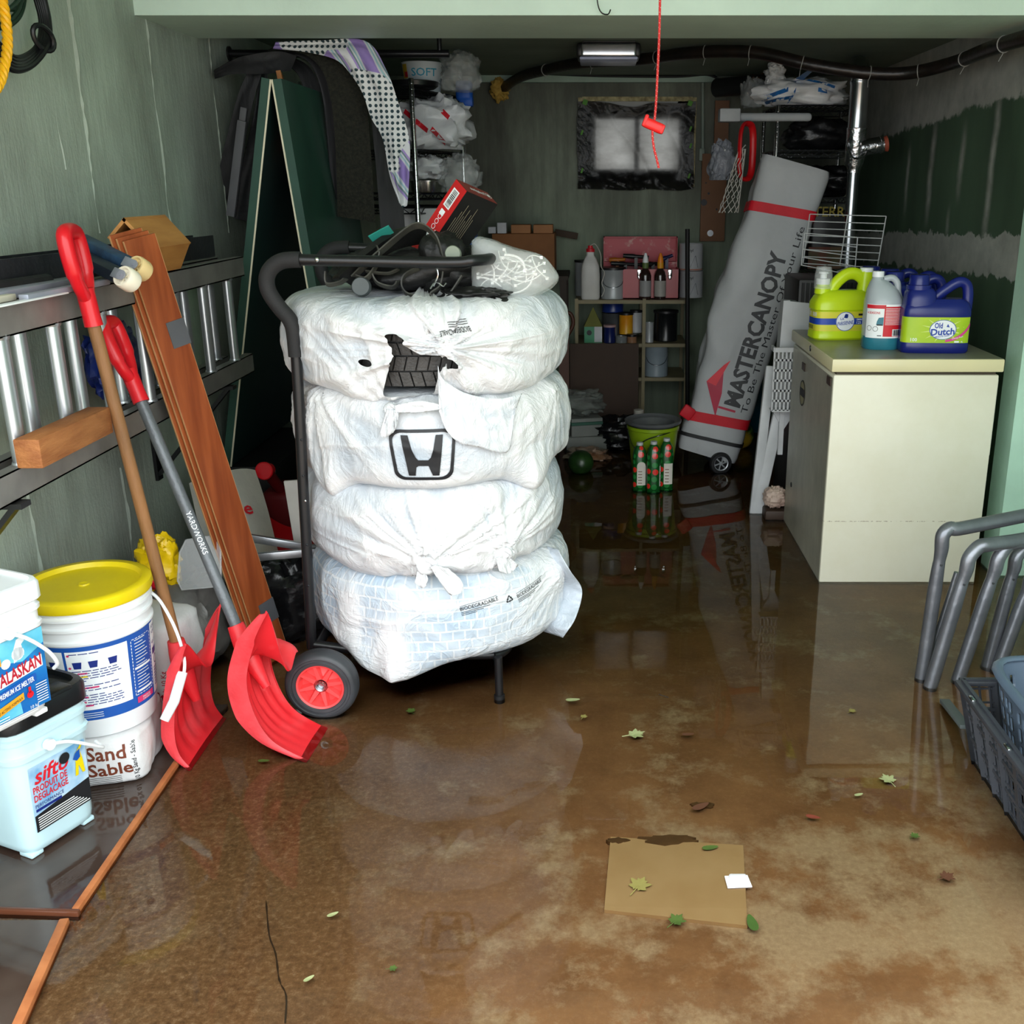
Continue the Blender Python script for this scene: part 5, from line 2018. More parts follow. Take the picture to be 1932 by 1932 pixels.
for y in (2.80, 3.36):
    q = at(945, 1250, y)
    lx = -0.290
    m = MB()
    m.tube([Vector((lx, y, 0.15)), Vector((lx, y, 0.018))], 0.0125, 14)
    lg = obj('leg', m, M_blackm, tr, world=True)
    m = MB()
    m.lathe([(0.0, 0.0), (0.0165, 0.0), (0.0165, 0.024), (0.0125, 0.026)], 18, (lx, y, 0.0))
    obj('foot', m, M_black, lg, world=True)
M_wrub = mat('grey_black_wheel_rubber', (44, 45, 48), 0.45, rgb2=(66, 68, 72), vs=10)
for y, s in ((2.712, 1), (3.55, -1)):
    wc = Vector((-0.800, y, 0.107))
    Rm = Matrix.Rotation(R_(90), 3, 'X') @ Matrix.Rotation(0.2, 3, 'Z')
    m = MB()
    m.lathe([(0.066, 0.022), (0.072, 0.030), (0.080, 0.031), (0.082, 0.0285), (0.088, 0.0285), (0.090, 0.031), (0.096, 0.030), (0.104, 0.022), (0.107, 0.010), (0.1062, 0.0085), (0.107, 0.006), (0.107, -0.006), (0.1062, -0.0085), (0.107, -0.010), (0.104, -0.022), (0.094, -0.030), (0.072, -0.030), (0.066, -0.022)], 64, wc, Rm, caps=False)
    wh = obj('wheel', m, M_wrub, tr, world=True)
    m = MB()
    m.lathe([(0.014, 0.008), (0.020, 0.008), (0.026, 0.004), (0.058, 0.0), (0.064, 0.024), (0.070, 0.027), (0.072, 0.024), (0.070, -0.024), (0.05, -0.004), (0.014, -0.008)], 56, wc, Rm, caps=False)
    for k in range(8):
        a = 2 * PI * k / 8
        c_, s_ = math.cos(a), math.sin(a)
        t_ = Vector((-s_, c_, 0))
        def W(r_, w_, z_):
            return wc + Rm @ (Vector((c_, s_, 0)) * r_ + t_ * w_ + Vector((0, 0, z_)))
        m.add([W(0.018, -0.010, 0.004), W(0.018, 0.010, 0.004), W(0.068, 0.007, 0.000), W(0.068, -0.007, 0.000), W(0.020, -0.007, 0.016), W(0.020, 0.007, 0.016), W(0.066, 0.0035, 0.022), W(0.066, -0.0035, 0.022)],
              [(4, 5, 6, 7), (0, 1, 5, 4), (1, 2, 6, 5), (2, 3, 7, 6), (3, 0, 4, 7)])
    obj('hub', m, mat('coral_red_hub', (236, 78, 78), 0.38, var=0.05), wh, smooth=30, world=True)
    m = MB()
    m.lathe([(0.010, 0.010), (0.010, 0.023), (0.014, 0.024), (0.0165, 0.021), (0.0165, 0.008)], 24, wc, Rm, caps=False)
    m.lathe([(0.0, 0.012), (0.0095, 0.012)], 20, wc, Rm, caps=False)
    obj('hub_bush', m, M_galv, wh, world=True)

# ================================================================== THINGS ON TOP OF THE STACK
TZ = 1.205
M_lea = mat('black_oiled_leather', (12, 12, 12), 0.5, rgb2=(22, 22, 21), vs=8, bump=0.15, bs=60)
M_leg = mat('worn_grey_leather_edge', (70, 70, 62), 0.6, rgb2=(40, 40, 37), vs=20)
def ribbon(pts, w, th, wdir, n=7):
    c = bez(pts, n)
    m = MB()
    rg = []
    wdir = Vector(wdir)
    for i, p in enumerate(c):
        d = (c[min(i + 1, len(c) - 1)] - c[max(i - 1, 0)]).normalized()
        wv_ = (wdir - d * wdir.dot(d)).normalized()
        nn = d.cross(wv_)
        rg.append([p + wv_ * w / 2 + nn * th / 2, p - wv_ * w / 2 + nn * th / 2, p - wv_ * w / 2 - nn * th / 2, p + wv_ * w / 2 - nn * th / 2])
    m.rings(rg)
    return m
YB = 2.96
tb = thing('tool_belt', 'tangle of black leather tool belt and straps on top of the tyres', 'tool belt', (-0.55, 3.05, TZ))
m = lump((-0.52, 3.08, TZ + 0.062), (0.22, 0.15, 0.060), 7.7, 0.25, 2.0, flat=0.1, cr=0.1, e=0.8)
obj('pouch', m, M_lea, tb, smooth=60, world=True)
m = lump(at(835, 500, 3.0), (0.065, 0.06, 0.085), 3.9, 0.2, 2.0, cr=0.08)
obj('pouch', m, M_lea, tb, smooth=60, world=True)
c0 = lump(at(900, 560, 2.90), (0.09, 0.06, 0.022), 5.5, 0.4, 2.4, cr=0.15)
obj('pouch', c0, M_lea, tb, smooth=60, world=True)
m = ribbon([at(u, v, y) for u, v, y in ((650, 528, 2.92), (690, 490, 2.92), (740, 455, 2.97), (800, 440, 3.05))], 0.055, 0.02, (0.2, -0.6, 0.9))
obj('strap', m, M_lea, tb, smooth=60, world=True)
for ptl, w_ in ((((668, 522), (690, 500), (715, 478), (750, 448), (778, 428), (800, 428), (822, 448), (834, 482)), 0.030),
                (((672, 522), (690, 526), (706, 508), (716, 482), (712, 468)), 0.024),
                (((700, 512), (712, 534), (740, 542), (752, 530)), 0.02),
                (((690, 512), (730, 516), (752, 508)), 0.012),
                (((790, 506), (764, 520), (758, 540), (770, 556), (800, 560)), 0.022),
                (((836, 512), (830, 540), (812, 556), (838, 566), (872, 520)), 0.014),
                (((614, 512), (616, 536), (640, 534), (652, 526)), 0.02)):
    m = ribbon([at(u, v, 2.90 - 0.006 * i % 0.02) for i, (u, v) in enumerate(ptl)], w_, 0.004, (0.1, -0.75, 0.45))
    obj('strap', m, M_leg, tb, smooth=60, world=True)
for u, v, r, ml in ((682, 541, 0.026, mat('worn_slate_leather', (70, 76, 76), 0.5)), (855, 479, 0.022, mat('olive_plastic_cap', (120, 128, 112), 0.5))):
    m = MB()
    m.lathe([(0.0, 0.012), (r * 0.9, 0.012), (r, 0.008), (r, -0.01), (0.0, -0.012)], 24, at(u, v, 2.885), Matrix.Rotation(R_(80), 3, 'X'))
    obj('rosette', m, ml, tb, world=True)
m = MB()
for ptl in (((812, 545), (822, 532), (836, 540), (842, 534)), ((818, 540), (826, 520), (824, 506)), ((800, 566), (812, 560), (820, 566))):
    m.tube(bez([at(u, v, 2.875) for u, v in ptl], 5), 0.0022, 6)
obj('chain', m, M_chrome, tb, world=True)
m = ribbon([at(u, v, 2.94) for u, v in ((700, 452), (722, 440), (738, 432))], 0.03, 0.004, (0.3, -0.6, 0.8))
obj('patch', m, mat('teal_patch', (36, 130, 118), 0.6), tb, world=True)

# red and black carton leaning out of the tangle
cpR, cpU, cpT = Vector((1, 0, 0)), Vector((0, math.sin(PITCH), math.cos(PITCH))), -Vector((0, math.cos(PITCH), -math.sin(PITCH)))
def cam_dir(x, y, z):
    return (cpR * x + cpU * y + cpT * z).normalized()
e1 = cam_dir(.56, -.714, .418)
e2 = cam_dir(.571, -.033, -.82)
e2 = (e2 - e1 * e2.dot(e1)).normalized()
eA = e1.cross(e2).normalized()
if eA.z < 0:
    eA = -eA
tipc = at(861, 338, 3.10)
L_, w1_, w2_ = 0.245, 0.060, 0.135
o0 = tipc - eA * L_
cx_ = o0 + e1 * w1_ / 2 + e2 * w2_ / 2 + eA * L_ / 2
Rb_ = Matrix((e1, e2, eA)).transposed()
bx = thing('carton', 'red and black product carton leaning upright on the tool belt', 'box', tuple(o0))
m = MB()
m.box(cx_, (w1_, w2_, L_), Rb_)
obj('box', m, mat('black_card', (26, 24, 24), 0.4), bx, smooth=0, world=True)
fr = plane_map(o0 + e2 * 0.0, e1, eA, 0.0) if e1.cross(eA).dot(cpT) > 0 else plane_map(o0, e1, eA, 0.0)
nred = -e2
def redf(x, y, o=0.0006):
    return o0 + e1 * x + eA * y + nred * o
m = MB()
m.rect(0, 0, w1_, L_, redf)
rd = obj('red_side', m, mat('red_card', (190, 32, 34), 0.4), bx, smooth=0, world=True)
m = MB()
m.rect(0.012, 0.165, 0.042, 0.225, lambda x, y: redf(x, y, 0.0012))
m.rect(0.0, 0.055, 0.03, 0.08, lambda x, y: redf(x, y, 0.0012))
for k in range(3):
    m.disc(0.027, 0.098 + 0.018 * k, 0.008, lambda x, y: redf(x, y, 0.0012), 14, 0.0062)
m.rect(0.016, 0.138, 0.036, 0.155, lambda x, y: redf(x, y, 0.0012))
m.text('MADE IN CHINA', 0.009, 0.0, 0.0, lambda x, y: redf(0.046 - y, 0.03 + x, 0.0012))
obj('red_side_print', m, M_white, rd, smooth=0, world=True)
m = MB()
rr = random.Random(2)
y = 0.169
while y < 0.22:
    w_ = rr.choice((0.0012, 0.002, 0.003))
    m.rect(0.018, y, 0.038, y + w_, lambda x, y: redf(x, y, 0.0018))
    y += w_ + rr.choice((0.0012, 0.002))
obj('barcode', m, M_ink, rd, smooth=0, world=True)
def endf(x, y, o=0.0006):
    return o0 + eA * (L_ + o) + e1 * y + e2 * x
m = MB()
m.rect(0, 0, w2_, w1_, endf)
en = obj('dark_red_end', m, mat('dark_red_card', (120, 40, 34), 0.45), bx, smooth=0, world=True)
m = MB()
m.text('Tevlaphee', 0.022, w2_ - 0.030, 0.034, lambda x, y: endf(2 * (w2_ - 0.030) - x - 0.0, 0.068 - y, 0.0014), width=0.068, bold=0.01)
m.disc(w2_ - 0.016, 0.026, 0.012, lambda x, y: endf(x, y, 0.0014), 18, 0.0105)
m.disc(w2_ - 0.016, 0.026, 0.007, lambda x, y: endf(x, y, 0.0014), 6)
obj('end_lettering', m, M_white, en, smooth=0, world=True)
m = MB()
for k in range(9):
    m.rect(0.02 + 0.008 * k, 0.06 - 0.003 * k, 0.0215 + 0.008 * k, 0.16 + (k * 37 % 5) * 0.012, lambda x, y: o0 + e1 * (w1_ + 0.0008) + e2 * x + eA * y)
obj('gold_fine_print', m, mat('pale_gold_ink', (150, 140, 116), 0.5), bx, smooth=0, world=True)

# clear bag of white cable ties
bc = at(968, 512, 2.98)
zt = bag_bottom = TZ + 0.003
def zipbag(seed):
    m = MB()
    out = [(890, 455), (903, 447), (925, 452), (975, 470), (1022, 482), (1048, 510), (1054, 528), (1040, 545), (1010, 560), (975, 568), (940, 566), (905, 560), (892, 545), (890, 500)]
    pl = bez([Vector((u, v, 0)) for u, v in out + out[:1]], 4)[:-1]
    rings = []
    cu, cv = 968, 515
    for i in range(13):
        s = -1 + 2 * i / 12
        k = math.sqrt(max(0.0, 1 - abs(s) ** 2.6)) * 0.98 + 0.02
        rg = []
        for j, p in enumerate(pl):
            q = at(cu + (p.x - cu) * k, cv + (p.y - cv) * k, 2.98)
            nn = mnoise.noise(Vector((p.x * 0.02, p.y * 0.02, s * 2 + seed))) * 0.012
            rg.append(q + Vector((0, s * 0.075 + nn, abs(nn) * 0.5)))
        rings.append(rg)
    m.rings(rings)
    return m
m = zipbag(1.0)
zlo = min(q.z for q in m.v)
bvz = bvh_of(m)
one('clear_bag', m, mat('cloudy_clear_polybag', (228, 232, 230), 0.15, alpha=0.36, var=0.03, bump=0.5, bs=24), 'clear plastic bag full of white cable ties on the tyre stack', 'bag', smooth=60)
rr = random.Random(9)
M_tie = mat('white_nylon', (240, 240, 236), 0.4)
for k in range(22):
    u0, v0 = rr.uniform(915, 1020), rr.uniform(485, 548)
    a = rr.uniform(0, 2 * PI)
    L = rr.uniform(26, 46)
    bnd = rr.uniform(-26, 26)
    pts = []
    for t in (-1, -0.4, 0.2, 0.7, 1.0):
        u = u0 + math.cos(a) * L * t - math.sin(a) * bnd * (1 - t * t)
        v = v0 + (math.sin(a) * L * t + math.cos(a) * bnd * (1 - t * t)) * 0.75
        u = min(max(u, 902), 1036)
        v = min(max(v, 468 + max(0, (u - 940)) * 0.22), 556)
        pts.append(at(u, v, 2.95 + rr.uniform(-0.012, 0.02)))
    m = MB()
    m.tube(bez(pts, 5), 0.0027, 6, flat=(1.3, 0.7))
    m.box(pts[0], (0.008, 0.007, 0.008))
    one('cable_tie', m, M_tie, 'white nylon cable tie inside the clear bag on the tyres', 'cable tie', group='cable ties in the clear bag')
# ================================================================== CEILING: fixture, duct cable, pull cord
fx = thing('ceiling_light', 'small square ceiling light with bright metal sides', 'light fixture', at(1148, 95, 5.25))
a, c = at(1096, 110, 5.2), at(1201, 110, 5.2)
b = MB()
b.rbox(((a.x + c.x) / 2, 5.33, ZC - 0.038), (c.x - a.x, 0.26, 0.062), 0.012, 3)
obj('housing', b, mat('polished_fixture_steel', (206, 206, 210), 0.22, 0.9), fx, world=True)
b = MB()
b.rbox(((a.x + c.x) / 2, 5.33, ZC - 0.073), (c.x - a.x + 0.012, 0.275, 0.014), 0.006, 2)
obj('diffuser', b, mat('lilac_white_diffuser', (176, 182, 214), 0.3), fx, world=True)
b = MB()
for s in (a.x - 0.004, c.x + 0.004):
    b.rbox((s, 5.33, ZC - 0.036), (0.03, 0.25, 0.058), 0.01, 2)
b.rbox(((a.x + c.x) / 2, 5.33, ZC - 0.003), (c.x - a.x - 0.01, 0.27, 0.006), 0.002)
obj('end_cap', b, M_black, fx, world=True)

b = MB()
cp_ = [at(948, 172, WYB - 0.06), at(958, 160, WYB - 0.12), at(985, 138, 6.45), at(1030, 121, 6.1), at(1100, 112, 5.75), at(1210, 112, 5.60), at(1290, 101, 5.35), at(1370, 97, 5.2), at(1440, 101, 5.1), at(1530, 122, 5.0), at(1640, 138, 4.95), at(1720, 137, 4.9), at(1800, 118, 4.72), at(1860, 95, 4.33), at(1932, 72, 4.0), at(2010, 55, 3.8)]
for p in cp_:
    p.z = min(p.z, ZC - 0.035 if p.y > 4.6 else 2.012)
    p.x = min(p.x, 1.62)
cv_ = bez(cp_, 6)
b.tube(cv_, 0.028, 14)
cb = one('insulated_duct', b, mat('black_pipe_wrap', (20, 18, 17), 0.35, rgb2=(36, 28, 24), vs=14, bump=0.12, bs=30), 'thick black wrapped pipe running along the ceiling to the right wall', 'pipe')
for i in range(18, len(cv_) - 2, 7):
    b = MB()
    d = (cv_[i + 1] - cv_[i - 1])
    x, y, z = frame_of(d)
    b.tube([cv_[i] + (x * math.cos(t) + y * math.sin(t)) * 0.0295 + z * 0.006 * math.cos(t) for t in np.linspace(0, 2 * PI, 18)[:-1]], 0.0022, 6, closed=True)
    b.tube([cv_[i] - y * 0.03, cv_[i] - y * 0.03 - Vector((0, 0, 0.03)) + x * 0.015], 0.0016, 5)
    obj('cable_tie', b, mat('clear_grey_tie', (150, 150, 146), 0.4), cb, world=True)
b = lump(at(943, 170, WYB - 0.055), (0.045, 0.045, 0.055), 3.0, 0.5, 2.4, cr=0.2)
one('foam_plug', b, mat('yellow_expanding_foam', (206, 170, 84), 0.85, rgb2=(170, 132, 54), vs=40, bump=0.4, bs=50), 'yellow expanding foam around the pipe hole in the back wall', 'foam')
b = MB()
b.tube(bez([at(1000, 137, 6.70), at(1060, 140, WYB - 0.06), at(1150, 143, WYB - 0.06), at(1275, 144, WYB - 0.06), at(1330, 140, WYB - 0.06), at(1352, 146, WYB - 0.06)], 6), 0.009, 8)
one('wall_cable', b, M_cord, 'thin black cable clipped to the mint moulding on the back wall', 'cable')
b = MB()
b.tube([at(1326, 152, WYB - 0.012), at(1326, 300, WYB - 0.012)], 0.011, 10)
b.rbox(at(1324, 292, WYB - 0.02), (0.035, 0.03, 0.075), 0.006)
one('conduit', b, mat('painted_conduit', (128, 140, 128), 0.5), 'thin painted conduit running down beside the window', 'conduit')
YP = 3.25
pts = [at(u, v, YP) for u, v in ((1249, -160), (1246, -40), (1244, 60), (1241, 130), (1238, 190), (1235, 226), (1232, 240), (1231, 256), (1234, 280), (1239, 300), (1243, 317))]
rp = thing('pull_cord', 'red and white pull cord hanging from above with a red grip', 'cord', tuple(pts[-1]))
cv = bez(pts, 10)
m1 = MB()
m1.tube(cv, 0.0036, 8)
obj('cord', m1, mat('red_cord', (216, 52, 52), 0.6), rp, world=True)
m1 = MB()
L = 0
q = []
for i, p in enumerate(cv):
    if i:
        L += (p - cv[i - 1]).length
tot = L
N_ = int(tot / 0.004)
def along(pl, s):
    acc = 0
    for i in range(1, len(pl)):
        d = (pl[i] - pl[i - 1]).length
        if acc + d >= s:
            return pl[i - 1].lerp(pl[i], (s - acc) / max(d, 1e-9))
        acc += d
    return pl[-1]
for k in range(N_):
    s = k * 0.004
    a_ = 2 * PI * s / 0.014
    q.append(along(cv, s) + Vector((math.cos(a_), math.sin(a_), 0)) * 0.0030)
m1.tube(q, 0.0014, 5)
obj('cord_fleck', m1, mat('cord_white_fleck', (236, 214, 206), 0.6), rp, world=True)
m1 = MB()
ctr = at(1233, 237, YP)
Rm = Matrix.Rotation(R_(22), 3, 'Y')
m1.rbox(ctr, (0.066, 0.024, 0.030), 0.009, 3, Rm)
m1.rbox(ctr + Rm @ Vector((-0.028, 0, 0.004)), (0.012, 0.027, 0.036), 0.005, 2, Rm)
m1.rbox(ctr + Rm @ Vector((0.028, 0, 0.0)), (0.012, 0.025, 0.028), 0.005, 2, Rm)
obj('grip', m1, mat('bright_red_grip', (238, 34, 34), 0.4), rp, world=True)
b = MB()
b.tube(bez([at(1124, -30, 3.78), at(1128, 8, 3.79), at(1135, 24, 3.80), at(1147, 27, 3.79), at(1152, 18, 3.78)], 6), 0.0022, 6)
one('wire', b, M_cord, 'short black wire dangling against the pale beam', 'wire')

# ================================================================== BACK LEFT: folded boards, mats, cloth
M_dgreen = mat('dark_green_board_paint', (30, 62, 52), 0.5, rgb2=(38, 76, 62), vs=6)
M_teal = mat('dark_teal_board_face', (24, 48, 46), 0.45, var=0.1)
af = thing('folding_table_top', 'dark green table boards folded in an A shape against the left wall', 'folding table', (-1.25, 4.3, 0.40))
Ya, Yb = 4.02, 4.95
apx = at(512, 150, Ya)
for (bu_, bv_, s, nm) in ((436, 880, -1, 'panel'), (607, 700, 1, 'panel')):
    ft = at(bu_, bv_, Ya)
    if s > 0:
        ft = apx + (ft - apx) * ((apx.z - 0.02) / (apx.z - ft.z))
    d = (ft - apx)
    n_ = Vector((d.z, 0, -d.x)).normalized()
    if n_.x * s < 0:
        n_ = -n_
    b = MB()
    t0_ = apx + n_ * 0.002
    pr = [t0_, ft, ft + n_ * 0.034, t0_ + n_ * 0.034]
    b.add([Vector((p.x, y, p.z)) for y in (Ya, Yb) for p in pr], [(0, 1, 2, 3), (7, 6, 5, 4), (0, 4, 5, 1), (1, 5, 6, 2), (2, 6, 7, 3), (3, 7, 4, 0)])
    po = obj(nm, b, M_dgreen, af, smooth=0, world=True)
    b = MB()
    b.bar(t0_ + Vector((0, -0.001, 0)), ft + Vector((0, -0.001, 0)), 0.006, 0.004, up=(0, 1, 0))
    obj('edge_band', b, mat('cream_edge_band', (226, 216, 190), 0.6), po, smooth=0, world=True)
    b = MB()
    k = -n_ * 0.0015
    b.add([Vector((p.x, y, p.z)) + k for y in (Ya + 0.004, Yb - 0.004) for p in (t0_, ft)], [(0, 1, 3, 2)])
    obj('face', b, M_teal, po, smooth=0, world=True)
b = MB()
q = at(430, 880, Ya)
b.rbox((q.x + 0.06, 4.40, q.z / 2 - 0.002), (0.26, 0.72, q.z - 0.004), 0.02)
one('storage_bin', b, mat('black_storage_bin', (20, 20, 20), 0.5), 'black plastic bin on the floor carrying the green table boards', 'bin')
b = MB()
b.bar(at(527, 138, 4.36), at(582, 400, 4.30), 0.085, 0.018, up=(0.9, 0.2, 0.2))
one('wooden_board', b, mat('orange_pine_board', (176, 112, 52), 0.6, rgb2=(146, 88, 40), vs=5, stretch=(8, 8, 1)), 'narrow orange pine board propped beside the green table boards', 'board')
M_gbar = mat('matt_grey_bar', (96, 96, 100), 0.6)
for u0, v0, u1, v1, y, lab in ((458, 228, 436, 408, 4.30, 'grey metal bar hanging left of the green table boards'), (560, 304, 600, 500, 4.32, 'grey metal bar standing right of the green table boards')):
    b = MB()
    p, q = at(u0, v0, y), at(u1, v1, y)
    b.bar(p, q, 0.034, 0.03, up=(0, 1, 0), r=0.003)
    b.bar(p, p + (p - q).normalized() * 0.05, 0.026, 0.02, up=(0, 1, 0), r=0.003)
    one('grey_bar', b, M_gbar, lab, 'metal bar')
b = MB()
zr = 2.035
b.tube([Vector((WX0, 4.75, zr)), Vector((-0.62, 4.75, zr))], 0.016, 12)
b.lathe([(0.0, 0.0), (0.03, 0.0), (0.03, 0.008), (0.0, 0.01)], 18, (WX0, 4.75, zr), Matrix.Rotation(PI / 2, 3, 'Y'))
b.tube([Vector((-0.66, 4.75, zr)), Vector((-0.66, 4.75, ZC))], 0.010, 10)
one('hanging_rail', b, M_blackm, 'black rail under the ceiling carrying the rubber mats', 'rail')
M_mat = mat('black_rubber_mat', (22, 22, 23), 0.6, rgb2=(34, 34, 36), vs=9, bump=0.15, bs=50, stretch=(1, 1, 0.3))
M_carp = mat('olive_black_carpet', (46, 46, 36), 0.95, rgb2=(26, 26, 22), vs=90, bump=0.6, bs=160)
def dep(y0, dy=0.0):
    return lambda u, v, s, t: y0 + dy * s - 0.03 * math.sin(PI * t)
for L_, R2, y0, ml, lab, cat in (
        (((404, 132), (450, 108), (520, 96), (560, 104)), ((406, 146), (440, 140), (500, 138), (548, 132)), 4.46, M_mat, 'short black rubber flap over the top of the green boards', 'rubber mat'),
        (((478, 118), (452, 170), (425, 270), (402, 372)), ((500, 122), (478, 190), (455, 300), (424, 402)), 4.52, M_mat, 'black rubber mat hanging nearest the left wall', 'rubber mat'),
        (((490, 126), (478, 220), (452, 330), (436, 410)), ((506, 130), (500, 220), (484, 330), (474, 420)), 4.60, mat('ribbed_black_mat', (26, 27, 29), 0.5, rgb2=(40, 41, 44), vs=60, stretch=(0.2, 0.2, 1)), 'ribbed black mat hanging just left of the green boards', 'rubber mat'),
        (((520, 112), (562, 140), (586, 220), (600, 320), (612, 460)), ((540, 104), (585, 128), (616, 200), (634, 300), (650, 470)), 4.62, M_mat, 'black rubber mat hanging behind the orange pine board', 'rubber mat'),
        (((535, 100), (580, 112), (606, 170), (618, 260), (626, 372)), ((545, 96), (592, 106), (622, 165), (634, 260), (642, 380)), 4.55, mat('grey_edged_mat', (52, 52, 54), 0.6), 'narrow dark grey mat strip left of the olive carpet', 'rubber mat'),
        (((500, 100), (560, 96), (606, 130), (626, 200), (634, 300), (637, 408)), ((520, 84), (600, 84), (656, 116), (688, 180), (700, 290), (708, 420)), 4.50, M_carp, 'olive black carpet runner hanging beside the patterned cloth', 'carpet'),
        (((640, 104), (690, 170), (706, 280), (716, 400), (724, 500)), ((660, 96), (728, 170), (752, 290), (762, 400), (768, 500)), 4.58, M_mat, 'black rubber mat hanging behind the patterned cloth', 'rubber mat')):
    m = sheet(L_, R2, 12, dep(y0, 0.03), y0 * 7, 0.006, 8, 0.007)
    one('rubber_mat' if cat == 'rubber mat' else 'carpet_runner', m, ml, lab, cat, group='mats hanging on the rail' if cat == 'rubber mat' else None, smooth=60)


def cloth_mat():
    m, t, p = newmat('polka_dot_and_purple_fabric')
    vo = N(t, 'ShaderNodeTexVoronoi', Scale=46.0, Randomness=0.12)
    mv = mapping(t, (1, 0.02, 1))
    t.links.new(mv, vo.inputs['Vector'])
    dots = ramp(t, vo.outputs['Distance'], [(0.28, lin((40, 62, 70))), (0.34, lin((222, 222, 222)))])
    wv_ = N(t, 'ShaderNodeTexWave', Scale=2.6, Distortion=1.6)
    wv_.bands_direction = 'DIAGONAL'
    t.links.new(mapping(t, (1.5, 0.02, 1.0)), wv_.inputs['Vector'])
    stripe = t.nodes.new('ShaderNodeValToRGB')
    stripe.color_ramp.interpolation = 'CONSTANT'
    e = stripe.color_ramp.elements
    for pos, col in ((0.0, (150, 128, 190)), (0.22, (206, 208, 214)), (0.36, (152, 190, 196)), (0.5, (214, 214, 218)), (0.62, (112, 136, 140)), (0.74, (168, 144, 204)), (0.88, (220, 220, 224))):
        el = e.new(pos) if pos > 0 else e[0]
        el.position = pos
        el.color = lin(col)
    e[-1].color = lin((220, 220, 224))
    t.links.new(wv_.outputs[0], stripe.inputs[0])
    nz = noise_node(t, mapping(t, (1, 0.02, 1), (4, 0, 2)), 4.5, 1)
    mk = ramp(t, nz, [(0.485, (0, 0, 0)), (0.495, (1, 1, 1))])
    c = mixc(t, mk, stripe.outputs[0], dots)
    t.links.new(c, p.inputs['Base Color'])
    p.inputs['Roughness'].default_value = 0.8
    bump_to(t, p, noise_node(t, mapping(t), 14, 4), 0.4)
    return m


m = sheet(((515, 92), (575, 98), (632, 112), (660, 138), (684, 176), (700, 222), (722, 262), (735, 330), (752, 380)), ((520, 80), (600, 78), (690, 78), (728, 130), (752, 195), (772, 262), (772, 330), (768, 388), (760, 392)), 30,
          lambda u, v, s, t: 4.42 + 0.04 * s - 0.02 * math.sin(PI * s), 3.3, 0.05, 9, 0.003)
one('cloth', m, cloth_mat(), 'white cloth with polka dots and purple stripes hanging over the mats', 'cloth', smooth=80)

# ================================================================== LEFT WIRE RACK AND ITS LOAD
def rack(name, label, posts, levels, loc, r=0.0125):
    rt = thing(name, label, 'wire shelf', loc, group=None)
    for (x, y, z0_, z1_) in posts:
        m = MB()
        m.lathe([(r, z0_), (r, z1_), (r * 0.9, z1_ + 0.006)], 14, (x, y, 0))
        for k in range(int((z1_ - z0_) / 0.0254)):
            z = z0_ + 0.02 + k * 0.0254
            m.lathe([(r, z), (r * 1.05, z + 0.001), (r * 1.05, z + 0.0025), (r, z + 0.0035)], 12, (x, y, 0), caps=False)
        obj('post', m, M_chrome, rt, world=True)
    P = [Vector((p[0], p[1], 0)) for p in posts]
    for z, ml in levels:
        m = MB()
        n = len(P)
        for i in range(n):
            a_, c_ = P[i] + Vector((0, 0, z)), P[(i + 1) % n] + Vector((0, 0, z))
            m.tube([a_, c_], 0.004, 6)
            m.tube([a_ - Vector((0, 0, 0.028)), c_ - Vector((0, 0, 0.028))], 0.004, 6)
            k = max(int((c_ - a_).length / 0.04), 2)
            zz = [a_.lerp(c_, j / k) - Vector((0, 0, 0.028 * (j % 2))) for j in range(k + 1)]
            m.tube(zz, 0.0025, 5)
        k = 14
        for j in range(1, k):
            m.tube([P[0].lerp(P[1], j / k) + Vector((0, 0, z + 0.003)), P[3].lerp(P[2], j / k) + Vector((0, 0, z + 0.003))], 0.0022, 5)
        obj('shelf', m, ml, rt, world=True)
    return rt


fr_, rr_p = at(783, 300, 5.15), at(872, 255, 5.70)
lx = [(fr_.x, 5.15), (rr_p.x, 5.70), (rr_p.x - 0.62, 5.86), (fr_.x - 0.56, 5.32)]
rack('wire_rack', 'chrome wire rack on the left loaded with plastic bags', [(x, y, 0.0, at(783, 150, 5.15).z if i != 1 else at(872, 236, 5.7).z + 0.28) for i, (x, y) in enumerate(lx)],
     [(at(783, z, 5.15).z, M_blackm) for z in (166, 283, 366, 392)] + [(0.75, M_blackm)], (-1.1, 5.5, 0))
zs = [at(783, v, 5.15).z + 0.006 for v in (166, 283, 366, 392)]
def sit(m, z):
    lo = min(q.z for q in m.v)
    for q in m.v:
        q.z += z - lo
    return m
b = MB()
c = at(775, 148, 5.22)
b.lathe([(0.0, 0.0), (0.10, 0.0), (0.118, 0.012), (0.122, 0.03), (0.112, 0.034), (0.105, 0.016), (0.0, 0.012)], 36, (c.x, 5.28, zs[0]))
one('frying_pan', b, mat('black_enamel', (14, 14, 15), 0.3), 'round black pan on the top of the left wire rack', 'pan')
wt = thing('tub', 'white plastic tub with blue lettering on top of the left rack', 'tub', (at(795, 130, 5.45).x, 5.48, zs[0]))
b = MB()
b.lathe([(0.0, 0.0), (0.085, 0.0), (0.10, 0.13), (0.103, 0.135), (0.0, 0.135)], 40)
obj('body', b, mat('milky_tub', (204, 210, 214), 0.35), wt)
b = MB()
b.text('SOFT', 0.05, -0.05, 0.07, cyl_map(lambda y: 0.086 + y * 0.108, -PI / 2 + 0.15, 0.0012), bold=0.01)
obj('lettering', b, mat('teal_print', (40, 150, 180), 0.5), wt)
b = MB()
cm_ = cyl_map(lambda y: 0.086 + y * 0.108, -PI / 2 - 0.6, 0.001)
b.rect(-0.045, 0.06, -0.01, 0.125, cm_, 5, 1)
obj('yellow_label', b, mat('yellow_red_label', (210, 170, 40), 0.5), wt)
b = MB()
